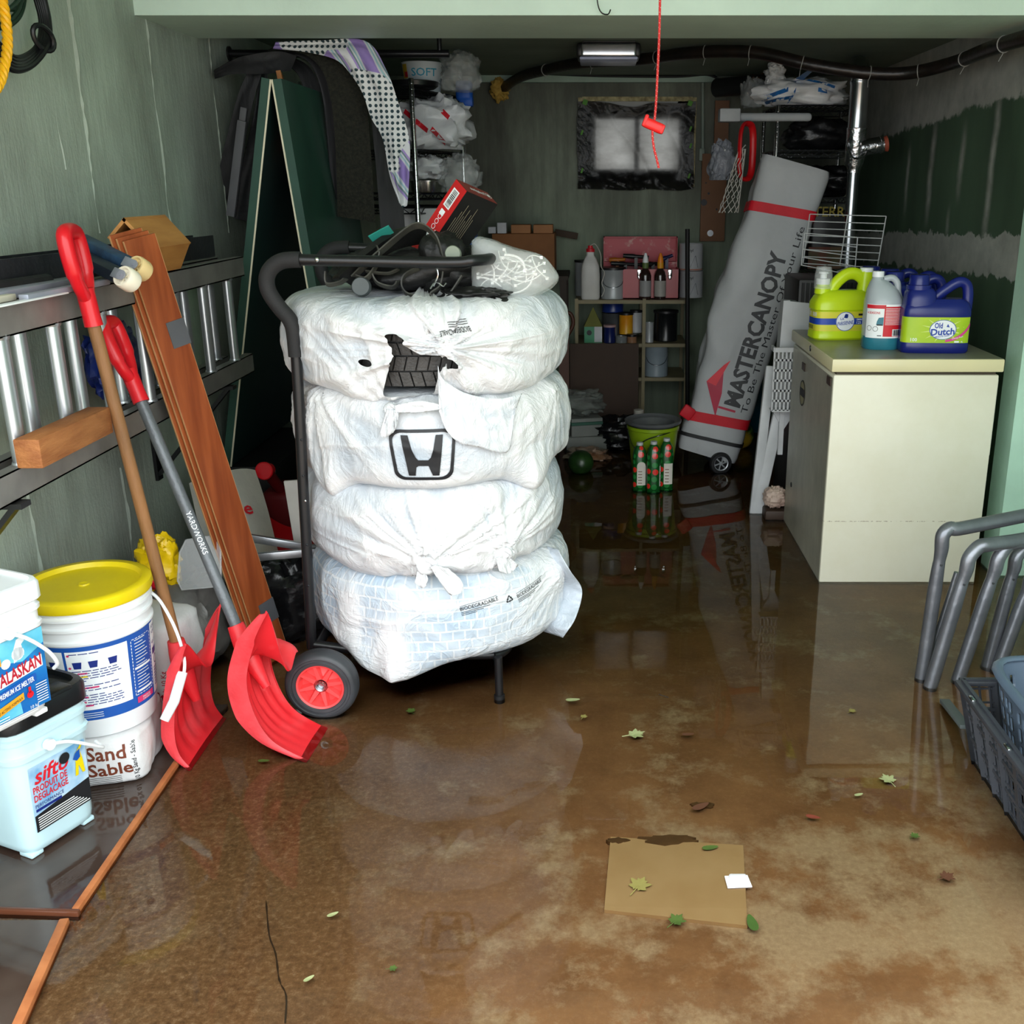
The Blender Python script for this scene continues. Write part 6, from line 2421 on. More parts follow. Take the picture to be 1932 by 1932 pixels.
b.rect(-0.03, 0.066, -0.008, 0.09, cyl_map(lambda y: 0.086 + y * 0.108, -PI / 2 - 0.6, 0.0016), 4, 1)
obj('red_label', b, M_redi, wt)
M_film = mat('crinkled_clear_film', (206, 210, 208), 0.16, alpha=0.32, bump=0.6, bs=22)
M_shop = mat('thin_white_shopping_bag', (204, 206, 208), 0.35, bump=0.35, bs=18)
for c_, rad, z, sd, ml, lab in (((868, 130, 5.40), (0.085, 0.10, 0.085), zs[0], 2.0, M_film, 'crumpled clear film bundle on top of the left rack'),
                             ((820, 232, 5.30), (0.155, 0.14, 0.115), zs[1], 4.5, M_shop, 'knotted white shopping bag with red stripes on the left rack'),
                             ((805, 305, 5.30), (0.085, 0.10, 0.055), zs[2] + 0.0, 6.2, M_shop, 'small white plastic bag above the steel pan'),
                             ((868, 318, 5.25), (0.085, 0.09, 0.085), zs[2], 8.8, M_film, 'puffed clear plastic bag on the left rack beside the pan')):
    q = at(*c_)
    m = sit(lump((q.x, q.y, 0), rad, sd, 0.35, 2.2, cr=0.18, flat=0.1), z)
    if sd == 6.2:
        for vv in m.v:
            vv.z += 0.062
    o = one('plastic_bag', m, ml, lab, 'plastic bag', smooth=60)
    if sd == 4.5:
        bv = bvh_of(MB().add([v + o.location for v in m.v], m.f))
        fn = conform(lambda x, y: Vector((q.x + x, 4.9, z + 0.11 + y)), bv, (0, -1, 0), 0.003, 0.6)
        s_ = MB()
        for x0_, y0_, x1_, y1_ in ((-0.13, 0.05, -0.02, -0.04), (0.0, -0.03, 0.06, -0.095), (0.05, 0.05, 0.08, 0.02)):
            k = [Vector((x0_, y0_)).lerp(Vector((x1_, y1_)), j / 10) for j in range(11)]
            s_.add([fn(p.x, p.y) for p in k] + [fn(p.x + 0.012, p.y + 0.018) for p in k], [(j, j + 1, 12 + j, 11 + j) for j in range(10)])
        obj('red_stripe', s_, M_redi, o, smooth=0, world=True)
b = MB()
c = at(796, 345, 5.22)
b.rings([sring(0.058 * k, 0.075 * k, zs[2] + z, 40, 5) for k, z in ((0.85, 0.0), (0.92, 0.008), (0.97, 0.05), (1.12, 0.052), (1.12, 0.055), (0.95, 0.053), (0.9, 0.012), (0.3, 0.01))])
for q in b.v:
    q.x += c.x
    q.y += 5.26
one('steam_pan', b, mat('satin_stainless', (176, 170, 164), 0.26, 0.95), 'small rectangular stainless steel pan on the left rack', 'pan')
b = MB()
b.rbox(at(876, 172, 5.62), (0.085, 0.07, 0.10), 0.02, 3)
b.rbox(at(880, 192, 5.62), (0.07, 0.06, 0.05), 0.01)
one('sleeping_bag', b, mat('bright_blue_nylon', (24, 84, 178), 0.5, bump=0.2, bs=20), 'rolled blue nylon bag at the right end of the left rack', 'bag')
b = MB()
p = at(795, 402, 5.25)
b.rbox((p.x, 5.30, zs[3] - 0.065), (0.18, 0.14, 0.11), 0.006)
one('white_box', b, mat('white_card_box', (196, 196, 198), 0.6), 'white cardboard box behind the chrome post of the left rack', 'box')
b = sit(lump(at(884, 412, 5.55), (0.05, 0.05, 0.10), 2.2, 0.25, 2), 0.0)
zb_ = at(884, 440, 5.55).z
for q in b.v:
    q.z += zb_
b.b2((at(884, 412, 5.55).x - 0.04, 5.51, 0.0), (at(884, 412, 5.55).x + 0.04, 5.59, zb_ + 0.03))
one('umbrella', b, mat('deep_blue_cloth', (22, 70, 130), 0.6), 'rolled blue cloth standing behind the red carton', 'cloth roll')

# ================================================================== BACK WALL SHELVES
YS = 6.62
M_card = mat('brown_cardboard', (142, 94, 56), 0.8, rgb2=(120, 78, 46), vs=5)
b = MB()
bz = at(990, 516, 6.5).z
b.b2((-0.95, 6.30, bz - 0.025), (-0.16, 6.78, bz))
for x in (-0.92, -0.19):
    for y in (6.33, 6.75):
        b.b2((x - 0.02, y - 0.02, 0), (x + 0.02, y + 0.02, bz - 0.025))
one('work_bench', b, mat('dark_bench_wood', (48, 38, 30), 0.7), 'dark wooden bench by the back wall behind the tyre stack', 'bench')
def bxp(u0, v0, u1, v1, y, dy, ml, name, lab, cat, group=None, r=0.003):
    p, q = at(u0, v1, y), at(u1, v0, y)
    m = MB()
    m.rbox(((p.x + q.x) / 2, y + dy / 2, (p.z + q.z) / 2), (q.x - p.x, dy, q.z - p.z), r, 1)
    return one(name, m, ml, lab, cat, group)
bxp(930, 441, 1046, 516, 6.40, 0.30, M_card, 'cardboard_box', 'large brown cardboard box on the bench by the back wall', 'box')
bxp(964, 424, 1001, 440.6, 6.42, 0.12, mat('tan_carton', (156, 106, 66), 0.7), 'cardboard_box', 'left of the two small tan cartons on the big cardboard box', 'box', 'small cartons on the big box')
bxp(1006, 424, 1043, 440.6, 6.42, 0.12, mat('tan_carton'), 'cardboard_box', 'right of the two small tan cartons on the big cardboard box', 'box', 'small cartons on the big box')
bxp(921, 428, 935, 440.6, 6.43, 0.06, mat('white_carton', (192, 194, 200), 0.5), 'white_carton', 'smallest white carton at the left end on the big cardboard box', 'box', 'small cartons on the big box')
bxp(938, 420, 955, 440.6, 6.43, 0.06, mat('white_carton'), 'white_carton', 'taller white carton left of the tan cartons on the big cardboard box', 'box', 'small cartons on the big box')
b = MB()
b.bar(at(1047, 438, 6.72), at(1090, 446, 6.72), 0.02, 0.04, r=0.002)
b.bar(at(1049, 440, 6.72), at(1049, 440, 6.80), 0.02, 0.02)
one('wooden_batten', b, mat('dark_batten', (58, 42, 28), 0.7), 'short dark wooden batten fixed to the back wall by the boxes', 'batten')

su = thing('metal_shelf', 'beige metal shelf unit under the window holding paint and the red toolbox', 'shelf unit', (0.2, YS, 0))
M_beige = mat('beige_shelf_metal', (128, 118, 88), 0.55, var=0.15)
zS = [at(1200, 566, 6.38).z, at(1250, 648, 6.38).z, at(1240, 712, 6.38).z]
xl_, xm2, xr_ = at(1088, 600, 6.40).x, at(1214, 640, 6.40).x, at(1296, 600, 6.40).x
for z, x0_, x1_ in ((zS[0], xl_, xr_), (zS[1], xl_, xr_), (zS[2], xl_, xr_)):
    b = MB()
    b.b2((x0_, 6.37, z - 0.022), (x1_, 6.76, z))
    obj('shelf_board', b, M_beige, su, smooth=0, world=True)
for x in (xl_, xm2, xr_):
    for y in (6.365, 6.765):
        b = MB()
        b.b2((x - 0.010, y - 0.006, 0), (x + 0.010, y + 0.006, zS[0] + 0.01))
        obj('upright', b, M_beige, su, smooth=0, world=True)
G1, G2, G3 = 'things on the top shelf under the window', 'things on the second shelf under the window', None
def can(u, v0, v1, w, y, ml, lab, name='paint_can', cat='paint can', z=None, group=None, band=None, handle=False, lidm=None):
    p = at(u, (v0 + v1) / 2, y)
    r = w * (p - Vector((0, 0, 1.5))).dot(Vector((0, math.cos(PITCH), -math.sin(PITCH)))) / F / 2
    h = at(u, v0, y).z - at(u, v1, y).z
    z0_ = z if z is not None else at(u, v1, y).z
    rt = thing(name, lab, cat, (p.x, y, z0_), group=group)
    m = MB()
    m.lathe([(0.0, 0.0), (r, 0.0), (r * 1.02, 0.003), (r, 0.006), (r, h - 0.006), (r * 1.03, h - 0.003), (r * 1.03, h), (r * 0.93, h), (r * 0.9, h - 0.006), (0.0, h - 0.006)], 32)
    obj('body', m, ml, rt)
    if lidm:
        m = MB()
        m.lathe([(r * 1.0, h - 0.002), (r * 1.08, h - 0.001), (r * 1.08, h + 0.012), (0.0, h + 0.014)], 32)
        obj('lid', m, lidm, rt)
    if band:
        m = MB()
        m.lathe([(r * 1.006, h * band[0]), (r * 1.006, h * band[1])], 32, caps=False)
        obj('label', m, band[2], rt)
    if handle:
        m = MB()
        m.tube(bez([Vector((-r * 0.98, -0.004, h * 0.8)), Vector((-r * 0.7, -r * 0.8, h * 0.5)), Vector((0, -r * 1.1, h * 0.4)), Vector((r * 0.7, -r * 0.8, h * 0.5)), Vector((r * 0.98, -0.004, h * 0.8))], 5), 0.0022, 6)
        obj('handle', m, M_galv, rt)
    return rt
M_tin = mat('grey_white_tin', (168, 172, 174), 0.38, 0.2)
M_tinw = mat('white_tin', (190, 192, 196), 0.4)
can(1156, 508, 563, 45, 6.48, M_tin, 'silver grey paint can between the white jug and the red toolbox', z=zS[0], handle=True, lidm=M_black)
can(1102, 500, 563, 34, 6.66, M_tin, 'grey paint can behind the white jug on the top shelf', z=zS[0], lidm=M_black)
for v0, v1, lab in ((512, 562, 'lower of two white paint cans right of the red toolbox'), (461, 511, 'upper of two white paint cans right of the red toolbox')):
    o = can(1304, v0, v1, 44, 6.56, M_tinw, lab, z=zS[0] + (0.0 if v0 > 500 else (at(1304, 512, 6.56).z - at(1304, 562, 6.56).z) + 0.003), band=(0.0, 0.06, mat('orange_stripe', (190, 96, 40), 0.5)) if v0 < 500 else None, group='white paint cans by the toolbox')
    b = MB()
    cm_ = cyl_map(0.0735, -PI / 2 - 0.15, 0.0006)
    b.text('Vinyl', 0.024, -0.03, 0.115, cm_, bold=0.01)
    b.bar(cm_(0.0, 0.02), cm_(0.03, 0.09), 0.003, 0.001)
    b.bar(cm_(0.05, 0.02), cm_(0.032, 0.09), 0.003, 0.001)
    obj('lettering', b, M_ink, o)
jg = thing('jug', 'white plastic jug with a red cap and thin hose on the shelf edge', 'jug', (at(1114, 578, 6.40).x, 6.44, zS[0]))
sc_ = 6.4 / F
b = MB()
b.rings([sring(0.058 * kx, 0.045 * kx, z, 36, 4) for kx, z in ((0.92, 0.0), (1.0, 0.01), (1.0, 0.15), (0.92, 0.20), (0.62, 0.245), (0.42, 0.262), (0.40, 0.285))])
obj('body', b, mat('frosted_white_jug', (202, 200, 196), 0.4), jg)
b = MB()
b.lathe([(0.0, 0.283), (0.026, 0.283), (0.026, 0.302), (0.016, 0.304), (0.014, 0.32), (0.0, 0.322)], 24)
obj('cap', b, M_redi, jg)
b = MB()
b.tube(bez([Vector((0, 0, 0.32)), Vector((0.03, -0.005, 0.328)), Vector((0.062, -0.02, 0.27)), Vector((0.066, -0.035, 0.2)), Vector((0.085, -0.05, 0.16)), Vector((0.07, -0.055, 0.10)), Vector((0.085, -0.055, 0.06)), Vector((0.068, -0.055, 0.02))], 6), 0.0028, 6)
obj('hose', b, mat('clear_hose', (190, 186, 176), 0.3), jg)
# red toolbox, lid open against the wall
M_tbx = mat('worn_red_toolbox', (170, 28, 44), 0.32, rgb2=(140, 20, 34), vs=5)
tbx = thing('toolbox', 'open red metal toolbox full of tools on the shelf under the window', 'toolbox', (at(1210, 560, 6.45).x, 6.5, zS[0]))
x0_, x1_ = at(1139, 530, 6.48).x, at(1281, 530, 6.48).x
zt_ = at(1210, 508, 6.44).z
b = MB()
for lo, hi in (((x0_, 6.44, zS[0]), (x1_, 6.447, zt_)), ((x0_, 6.643, zS[0]), (x1_, 6.65, zt_)), ((x0_, 6.44, zS[0]), (x0_ + 0.007, 6.65, zt_)), ((x1_ - 0.007, 6.44, zS[0]), (x1_, 6.65, zt_)), ((x0_, 6.44, zS[0]), (x1_, 6.65, zS[0] + 0.006))):
    b.b2(lo, hi)
obj('body', b, M_tbx, tbx, smooth=0, world=True)
zl1 = at(1210, 446, 6.68).z
b = MB()
b.b2((x0_, 6.70, zt_ + 0.03), (x1_, 6.706, zl1))
b.b2((x0_, 6.655, zl1 - 0.006), (x1_, 6.706, zl1))
b.b2((x0_, 6.655, zt_), (x0_ + 0.006, 6.706, zl1))
b.b2((x1_ - 0.006, 6.655, zt_), (x1_, 6.706, zl1))
b.b2((x0_, 6.648, zt_ - 0.002), (x1_, 6.706, zt_ + 0.03))
obj('lid', b, mat('speckled_lid_inside', (178, 40, 56), 0.42, rgb2=(214, 170, 160), vs=16, contrast=(0.58, 0.7)), tbx, smooth=0, world=True)
b = MB()
for x in (at(1206, 520, 6.44).x, at(1264, 520, 6.44).x):
    b.rbox((x, 6.436, zt_ - 0.025), (0.026, 0.008, 0.05), 0.003)
    b.rbox((x, 6.434, zt_ - 0.05), (0.016, 0.008, 0.02), 0.002)
obj('latch', b, M_chrome, tbx, world=True)
rr = random.Random(4)
for k, (u, v, ml, L, lab) in enumerate(((1165, 490, mat('amber_handle', (170, 96, 20), 0.4), 0.10, 'amber handled screwdriver lying on top in the red toolbox'), (1200, 484, M_black, 0.16, 'long black tool lying on top in the red toolbox'), (1258, 486, mat('navy_handle', (26, 28, 70), 0.4), 0.08, 'navy handled tool sticking up at the right end of the toolbox'), (1180, 498, M_black, 0.18, 'black tool lying at the left end of the red toolbox'), (1232, 498, M_black, 0.16, 'black tool lying at the right end of the red toolbox'))):
    p = at(u, v, 6.55)
    p.z = max(p.z, zt_ + 0.002)
    d = Vector((1, 0.1 * (k - 2), (0.4 if k == 2 else 0.05 * (-1) ** k))).normalized()
    m = MB()
    m.tube([p - d * L / 2, p - d * L * 0.1, p, p + d * L / 2], [0.014, 0.016, 0.012, 0.010], 10)
    m.b2((p.x - 0.01, 6.54, zS[0] + 0.01), (p.x + 0.01, 6.56, p.z))
    one('hand_tool', m, ml, lab, 'tool', group='tools in the red toolbox')
for u, cone, lbl, lab in ((1217, M_white, mat('grey_label', (150, 150, 150), 0.5), 'dark bottle with white cone cap in front of the red toolbox'), (1245, mat('orange_cap', (232, 130, 20), 0.4), mat('grey_orange_label', (160, 156, 150), 0.5), 'dark bottle with orange cone cap in front of the red toolbox')):
    q = at(u, 560, 6.41)
    rt = thing('bottle', lab, 'bottle', (q.x, 6.41, zS[0]), group='cone capped bottles by the toolbox')
    b = MB()
    b.lathe([(0.0, 0.0), (0.034, 0.0), (0.036, 0.006), (0.036, 0.145), (0.030, 0.165), (0.017, 0.185), (0.015, 0.20)], 28)
    obj('body', b, mat('smoky_brown_glass', (44, 30, 28), 0.1, coat=0.5), rt)
    b = MB()
    b.lathe([(0.0365, 0.02), (0.0365, 0.115)], 28, caps=False)
    obj('label', b, lbl, rt)
    b = MB()
    b.lathe([(0.0185, 0.188), (0.0185, 0.225), (0.016, 0.245), (0.006, 0.278), (0.0, 0.279)], 24)
    obj('cap', b, cone, rt)
    b = MB()
    b.lathe([(0.0195, 0.188), (0.0195, 0.222)], 24, caps=False)
    obj('neck_label', b, mat('green_neck', (90, 110, 60), 0.5) if cone == M_white else mat('orange_neck', (220, 150, 30), 0.5), rt)
b = MB()
b.tube([at(1297, 432, 6.30), at(1297, 780, 6.30) * 1.0], 0.0135, 14)
pz = at(1297, 780, 6.30)
b.tube([pz, Vector((pz.x, pz.y, 0))], 0.0135, 14)
one('black_pole', b, mat('matt_black_pole', (14, 14, 15), 0.6), 'thin black pole standing in front of the white paint cans', 'pole')
# second shelf, left and right
can(1156, 574, 597, 40, 6.60, mat('dark_blue_tin', (22, 44, 110), 0.3), 'blue tin stacked behind the orange can on the second shelf', z=zS[1] + 0.17, name='tin', cat='tin', lidm=M_black)
can(1158, 600, 648, 44, 6.62, mat('dim_grey_tin', (70, 72, 74), 0.4), 'dark grey tin under the blue tin on the second shelf', z=zS[1], name='tin', cat='tin')
can(1150, 618, 648, 22, 6.42, mat('navy_jar', (24, 34, 86), 0.25), 'navy jar with pink cream lid on the second shelf', z=zS[1], name='jar', cat='jar', lidm=mat('pinkish_lid', (170, 140, 140), 0.5))
can(1181, 598, 634, 26, 6.50, mat('orange_tin', (206, 124, 20), 0.35, rgb2=(220, 170, 40)), 'orange tin on the second shelf', z=zS[1] + 0.045, name='tin', cat='tin', lidm=M_black)
can(1200, 596, 634, 22, 6.56, M_tinw, 'white tin right of the orange tin on the second shelf', z=zS[1] + 0.045, name='tin', cat='tin', lidm=M_black)
can(1172, 638, 650, 22, 6.42, mat('grey_glass_jar', (120, 124, 124), 0.2), 'small grey jar under the orange tin on the second shelf', z=zS[1], name='jar', cat='jar')
can(1192, 638, 650, 18, 6.42, mat('orange_cream_jar', (150, 110, 80), 0.3), 'small amber jar right of the grey jar on the second shelf', z=zS[1], name='jar', cat='jar', lidm=M_black)
can(1256, 590, 643, 44, 6.52, mat('black_enamel_pot', (24, 26, 27), 0.25), 'black pot with a glossy lid at the right end of the second shelf', z=zS[1], name='pot', cat='pot', lidm=M_black)
can(1225, 606, 643, 16, 6.44, M_tin, 'narrow grey can left of the black pot', z=zS[1], name='tin', cat='tin')
can(1238, 652, 708, 44, 6.46, mat('pale_blue_grey_pail', (134, 146, 154), 0.4), 'pale grey paint pail on the lowest shelf', z=zS[2], handle=True, name='pail', cat='pail')
bhs = thing('birdhouse', 'green and white birdhouse with an olive roof on the second shelf', 'birdhouse', (at(1119, 646, 6.42).x, 6.46, zS[1]))
b = MB()
b.b2((-0.055, -0.05, 0), (0.055, 0.05, 0.10))
obj('body', b, mat('green_birdhouse_paint', (60, 140, 100), 0.45), bhs, smooth=0)
b = MB()
b.b2((0.008, -0.052, 0.004), (0.056, -0.049, 0.10))
obj('white_panel', b, M_tinw, bhs, smooth=0)
b = MB()
b.lathe([(0.08, 0.10), (0.0, 0.215)], 4, a0=PI / 4)
obj('roof', b, mat('olive_roof', (110, 112, 50), 0.6), bhs, smooth=0)
b = MB()
b.lathe([(0.0, 0.0), (0.016, 0.0), (0.016, 0.002), (0.0, 0.002)], 18, (-0.024, -0.0505, 0.062), Matrix.Rotation(PI / 2, 3, 'X'))
obj('entrance_hole', b, M_ink, bhs)
b = MB()
c = at(1140, 712, 6.20)
p, q = at(1075, 655, 6.2), at(1205, 655, 6.25)
b.box((c.x, 6.22, (at(1140, 650, 6.2).z) / 2), (q.x - p.x, 0.02, at(1140, 650, 6.2).z), Matrix.Rotation(R_(-4), 3, 'X'))
one('hardboard_sheet', b, mat('dark_brown_hardboard', (58, 40, 28), 0.7), 'dark brown hardboard panel standing in front of the metal shelf', 'panel')
b = MB()
p = at(1070, 605, 6.1)
b.tube(bez([p + Vector((-0.05, 0, -0.08)), p + Vector((-0.02, 0, 0.03)), p + Vector((0.02, 0, 0.04)), p + Vector((0.035, 0, -0.02)), p + Vector((0.0, 0.0, -0.09))], 6), 0.012, 10)
b.b2((p.x - 0.05, 6.07, 0), (p.x + 0.01, 6.13, p.z - 0.07))
one('saw', b, mat('dark_brown_handle', (74, 40, 24), 0.5), 'brown wooden saw handle sticking up right of the tyres', 'saw')

# wooden board with holes on the back wall, right of the window
M_peg = mat('stained_plywood_board', (124, 82, 48), 0.6, rgb2=(104, 66, 38), vs=4)
b = MB()
q0, q1 = at(1320, 455, WYB - 0.03), at(1372, 290, WYB - 0.03)
b.b2((q0.x, WYB - 0.045, q0.z), (q1.x, WYB - 0.02, q1.z))
q2, q3 = at(1346, 292, WYB - 0.03), at(1376, 190, WYB - 0.03)
b.b2((q2.x, WYB - 0.045, q2.z), (q3.x, WYB - 0.02, q3.z))
b.b2((q0.x, WYB - 0.02, q1.z - 0.1), (q1.x, WYB, q1.z))
pg = one('plywood_sheet', b, M_peg, 'tall brown plywood panel screwed to the back wall right of the window', 'panel')
for u, v, r in ((1345, 332, 0.007), (1337, 365, 0.007), (1332, 345, 0.005), (1346, 300, 0.006), (1328, 382, 0.02), (1340, 440, 0.02), (1352, 455 - 60, 0.006)):
    b = MB()
    b.lathe([(0.0, 0.0), (r, 0.0), (r, 0.004), (0.0, 0.004)], 16, at(u, v, WYB - 0.046), Matrix.Rotation(PI / 2, 3, 'X'))
    obj('knot' if r < 0.01 else 'hook_plate', b, M_ink if r < 0.01 or v < 400 else M_galv, pg, world=True)

# junk on the floor by the back wall
b = MB()
p = at(1100, 800, 5.9)
b.rbox((p.x, 6.0, 0.14), (0.19, 0.20, 0.11), 0.004, 1, rotz(0.25))
b.rbox((p.x + 0.01, 6.0, 0.045), (0.24, 0.24, 0.085), 0.004, 1, rotz(0.1))
o = one('product_carton', b, mat('soggy_grey_carton', (128, 130, 126), 0.7), 'soggy grey and green carton on the floor right of the tyres', 'box')
b = MB()
b.rbox((p.x, 5.99, 0.165), (0.192, 0.202, 0.018), 0.002, 1, rotz(0.25))
obj('green_stripe', b, mat('dull_green_print', (50, 92, 76), 0.6), o, world=True)
b = sit(lump((p.x - 0.01, 5.98, 0.2), (0.12, 0.10, 0.06), 5.5, 0.4, 2.2, cr=0.2), 0.197)
one('clear_wrapper', b, mat('dim_clear_film', (150, 156, 150), 0.2, alpha=0.4, bump=0.5), 'crumpled clear wrapper on top of the soggy carton', 'wrapper', smooth=60)
b = sit(lump(at(1165, 800, 6.0), (0.16, 0.12, 0.09), 3.1, 0.4, 2.0, cr=0.2, flat=0.1), 0.0)
one('rubbish_bag', b, mat('black_bin_bag'), 'black bin bag slumped on the floor below the metal shelf', 'bag')
b = sit(lump(at(1108, 850, 5.7), (0.10, 0.07, 0.035), 6.1, 0.5, 2.4, cr=0.2, flat=0.2), 0.0)
one('scrap_bag', b, mat('pale_scrap_bag', (150, 140, 128), 0.5, rgb2=(120, 76, 40), vs=8), 'pale crumpled bag of scraps in the water right of the tyres', 'bag')
def melon(c, r, lab, dark=False):
    m_ = MATS.get('striped_melon_rind')
    if m_ is None:
        m_, t, p = newmat('striped_melon_rind')
        o = xyz(t)
        ang = mth(t, 'ARCTAN2', o[2], o[0])
        wv_ = mth(t, 'SINE', mth(t, 'ADD', mth(t, 'MULTIPLY', ang, 9.0), mth(t, 'MULTIPLY', noise_node(t, mapping(t), 28, 3), 5.0)))
        c1 = ramp(t, wv_, [(0.35, lin((28, 66, 22))), (0.6, lin((96, 138, 50)))])
        sp = N(t, 'ShaderNodeMapRange')
        sp.inputs[1].default_value, sp.inputs[2].default_value = -0.045, -0.075
        t.links.new(mth(t, 'ADD', o[1], mth(t, 'MULTIPLY', o[2], 0.4)), sp.inputs[0])
        t.links.new(mixc(t, sp.outputs[0], c1, lin((214, 176, 50))), p.inputs['Base Color'])
        p.inputs['Roughness'].default_value = 0.3
    m = MB()
    m.ell((0, 0, 0), (r, r * 1.02, r * 0.97), nu=36, nv=20)
    o = obj('melon_tmp', m, m_ if not dark else mat('dark_melon_rind', (24, 44, 20), 0.3, rgb2=(40, 70, 30), vs=20), smooth=180)
    o.name = 'watermelon'
    o.location = c
    o.rotation_euler = (0, 0, 0)
    ROOTINV[o.name] = Matrix.Translation(Vector(c)).inverted()
    return tag(o, lab, 'watermelon')
q = at(1396, 818, 5.95)
melon((q.x, 5.95, 0.084), 0.084, 'striped green watermelon with a yellow patch beside the grey canopy bag')
q = at(1096, 890, 5.45)
melon((q.x, 5.4, 0.062), 0.07, 'dark green watermelon standing in the water right of the tyres', True)
b = MB()
q = at(1205, 777, 5.62)
b.lathe([(0.0, 0.0), (0.034, 0.0), (0.036, 0.26), (0.028, q.z - 0.03), (0.028, q.z + 0.012), (0.0, q.z + 0.014)], 24, (q.x, 5.62, 0))
one('white_bottle', b, mat('dull_white_bottle', (186, 180, 172), 0.4), 'white capped bottle standing behind the lime green bucket', 'bottle')
# ================================================================== CHEST FREEZER
fz0 = atz(1545, 1103, 0.0)
FX0, FX1, FY0, FY1 = fz0.x, 1.497, fz0.y, 4.56
FZB, FZT = 0.832, 0.892


def freezer_mat(name, shaded_grimy):
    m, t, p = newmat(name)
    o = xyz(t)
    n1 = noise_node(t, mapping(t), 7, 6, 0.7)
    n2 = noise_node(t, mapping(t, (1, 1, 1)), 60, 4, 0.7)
    c = ramp(t, n1, [(0.3, lin((218, 214, 192) if not shaded_grimy else (150, 148, 134))), (0.7, lin((224, 221, 202) if not shaded_grimy else (176, 173, 156)))])  # left side: cream darkened to grey, its shade painted into the base colour
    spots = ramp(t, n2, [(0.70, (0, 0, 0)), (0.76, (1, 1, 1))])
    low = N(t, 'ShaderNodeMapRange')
    low.inputs[1].default_value, low.inputs[2].default_value = (0.50, 0.10) if shaded_grimy else (0.28, 0.0)
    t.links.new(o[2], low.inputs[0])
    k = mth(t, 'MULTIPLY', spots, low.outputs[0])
    c = mixc(t, mth(t, 'MULTIPLY', k, 0.8 if shaded_grimy else 0.25), c, lin((112, 84, 56)))
    if shaded_grimy:
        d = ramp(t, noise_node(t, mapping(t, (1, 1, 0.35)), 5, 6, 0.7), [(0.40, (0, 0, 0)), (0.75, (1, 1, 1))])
        c = mixc(t, mth(t, 'MULTIPLY', d, 0.6), c, lin((104, 100, 88)))  # grime streaks, deepened along with the painted shade
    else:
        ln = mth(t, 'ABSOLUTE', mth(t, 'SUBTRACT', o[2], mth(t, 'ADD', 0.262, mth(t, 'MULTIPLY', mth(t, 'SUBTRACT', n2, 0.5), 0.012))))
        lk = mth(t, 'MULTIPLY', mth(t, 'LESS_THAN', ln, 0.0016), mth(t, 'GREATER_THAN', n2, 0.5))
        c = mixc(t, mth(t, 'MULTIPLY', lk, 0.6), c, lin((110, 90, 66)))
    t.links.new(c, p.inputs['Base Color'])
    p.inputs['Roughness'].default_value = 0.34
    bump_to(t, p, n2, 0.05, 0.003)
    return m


fz = thing('chest_freezer', 'cream chest freezer standing in the water, jugs on its lid', 'freezer', (FX0 + 0.3, FY0 + 0.4, 0))
b = MB()
b.rbox(((FX0 + FX1) / 2, (FY0 + FY1) / 2, FZB / 2), (FX1 - FX0, FY1 - FY0, FZB), 0.006, 2)
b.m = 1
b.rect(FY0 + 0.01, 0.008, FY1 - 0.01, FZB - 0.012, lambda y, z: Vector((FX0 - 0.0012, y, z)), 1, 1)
body = obj('cabinet', b, [freezer_mat('cream_freezer_enamel', False), freezer_mat('shaded_grimy_freezer_side', True)], fz, smooth=30, world=True)
b = MB()
b.b2((FX0 + 0.012, FY0 + 0.012, FZB), (FX1 - 0.01, FY1 - 0.01, FZB + 0.014))
obj('lid_seal', b, mat('perished_lid_seal', (64, 56, 44), 0.7), fz, world=True)
b = MB()
b.rbox(((FX0 + FX1) / 2, (FY0 + FY1) / 2 - 0.002, (FZB + 0.012 + FZT) / 2), (FX1 - FX0 + 0.022, FY1 - FY0 + 0.016, FZT - FZB - 0.012), 0.005, 2)
ld = obj('lid', b, mat('yellowed_freezer_lid', (222, 212, 168), 0.30, rgb2=(212, 204, 166), vs=4), fz, smooth=30, world=True)
b = MB()
b.b2((FX0 - 0.007, FY0 - 0.004, FZT - 0.004), (FX1 + 0.007, FY1 + 0.002, FZT + 0.0004))
obj('lid_top', b, mat('lid_top_dark_reflection_grey', (142, 140, 120), 0.32, rgb2=(126, 122, 104), vs=5), ld, world=True)  # grey paints in the dark room mirrored by the cream lid
b = MB()
b.lathe([(0.0, 0.004), (0.011, 0.003), (0.013, 0.0), (0.0, 0.0)], 20, (FX0 - 0.011, 4.15, 0.872), Matrix.Rotation(-PI / 2, 3, 'Y'))
obj('lock', b, M_galv, ld, world=True)
b = MB()
for y, z in ((FY0 + 0.12, 0.80), (4.36, 0.772)):
    b.rbox((FX0 - 0.003, y - 0.06, z), (0.006, 0.06, 0.032), 0.002, 1)
obj('badge', b, mat('brown_badge', (60, 46, 40), 0.4), body, world=True)
b = MB()
b.disc(4.30, 0.66, 0.055, lambda x, y: Vector((FX0 - 0.0022, x, y)), 30)
st_ = obj('round_sticker', b, mat('faded_tan_sticker', (150, 142, 112), 0.6), body, smooth=0, world=True)
b = MB()
b.disc(4.30, 0.66, 0.055, lambda x, y: Vector((FX0 - 0.003, x, y)), 30, 0.048)
b.rect(4.25, 0.645, 4.35, 0.68, lambda x, y: Vector((FX0 - 0.003, x, y)))
obj('sticker_print', b, M_ink, st_, smooth=0, world=True)
b = MB()
b.rbox((FX1 + 0.011, FY0 + 0.075, 0.66), (0.018, 0.055, 0.30), 0.006)
obj('hinge_cover', b, mat('cream_hinge_cover', (206, 206, 190), 0.4), body, world=True)
b = MB()
b.lathe([(0.0, 0.004), (0.010, 0.003), (0.012, 0.0)], 16, (FX0 - 0.001, 4.42, 0.22), Matrix.Rotation(-PI / 2, 3, 'Y'))
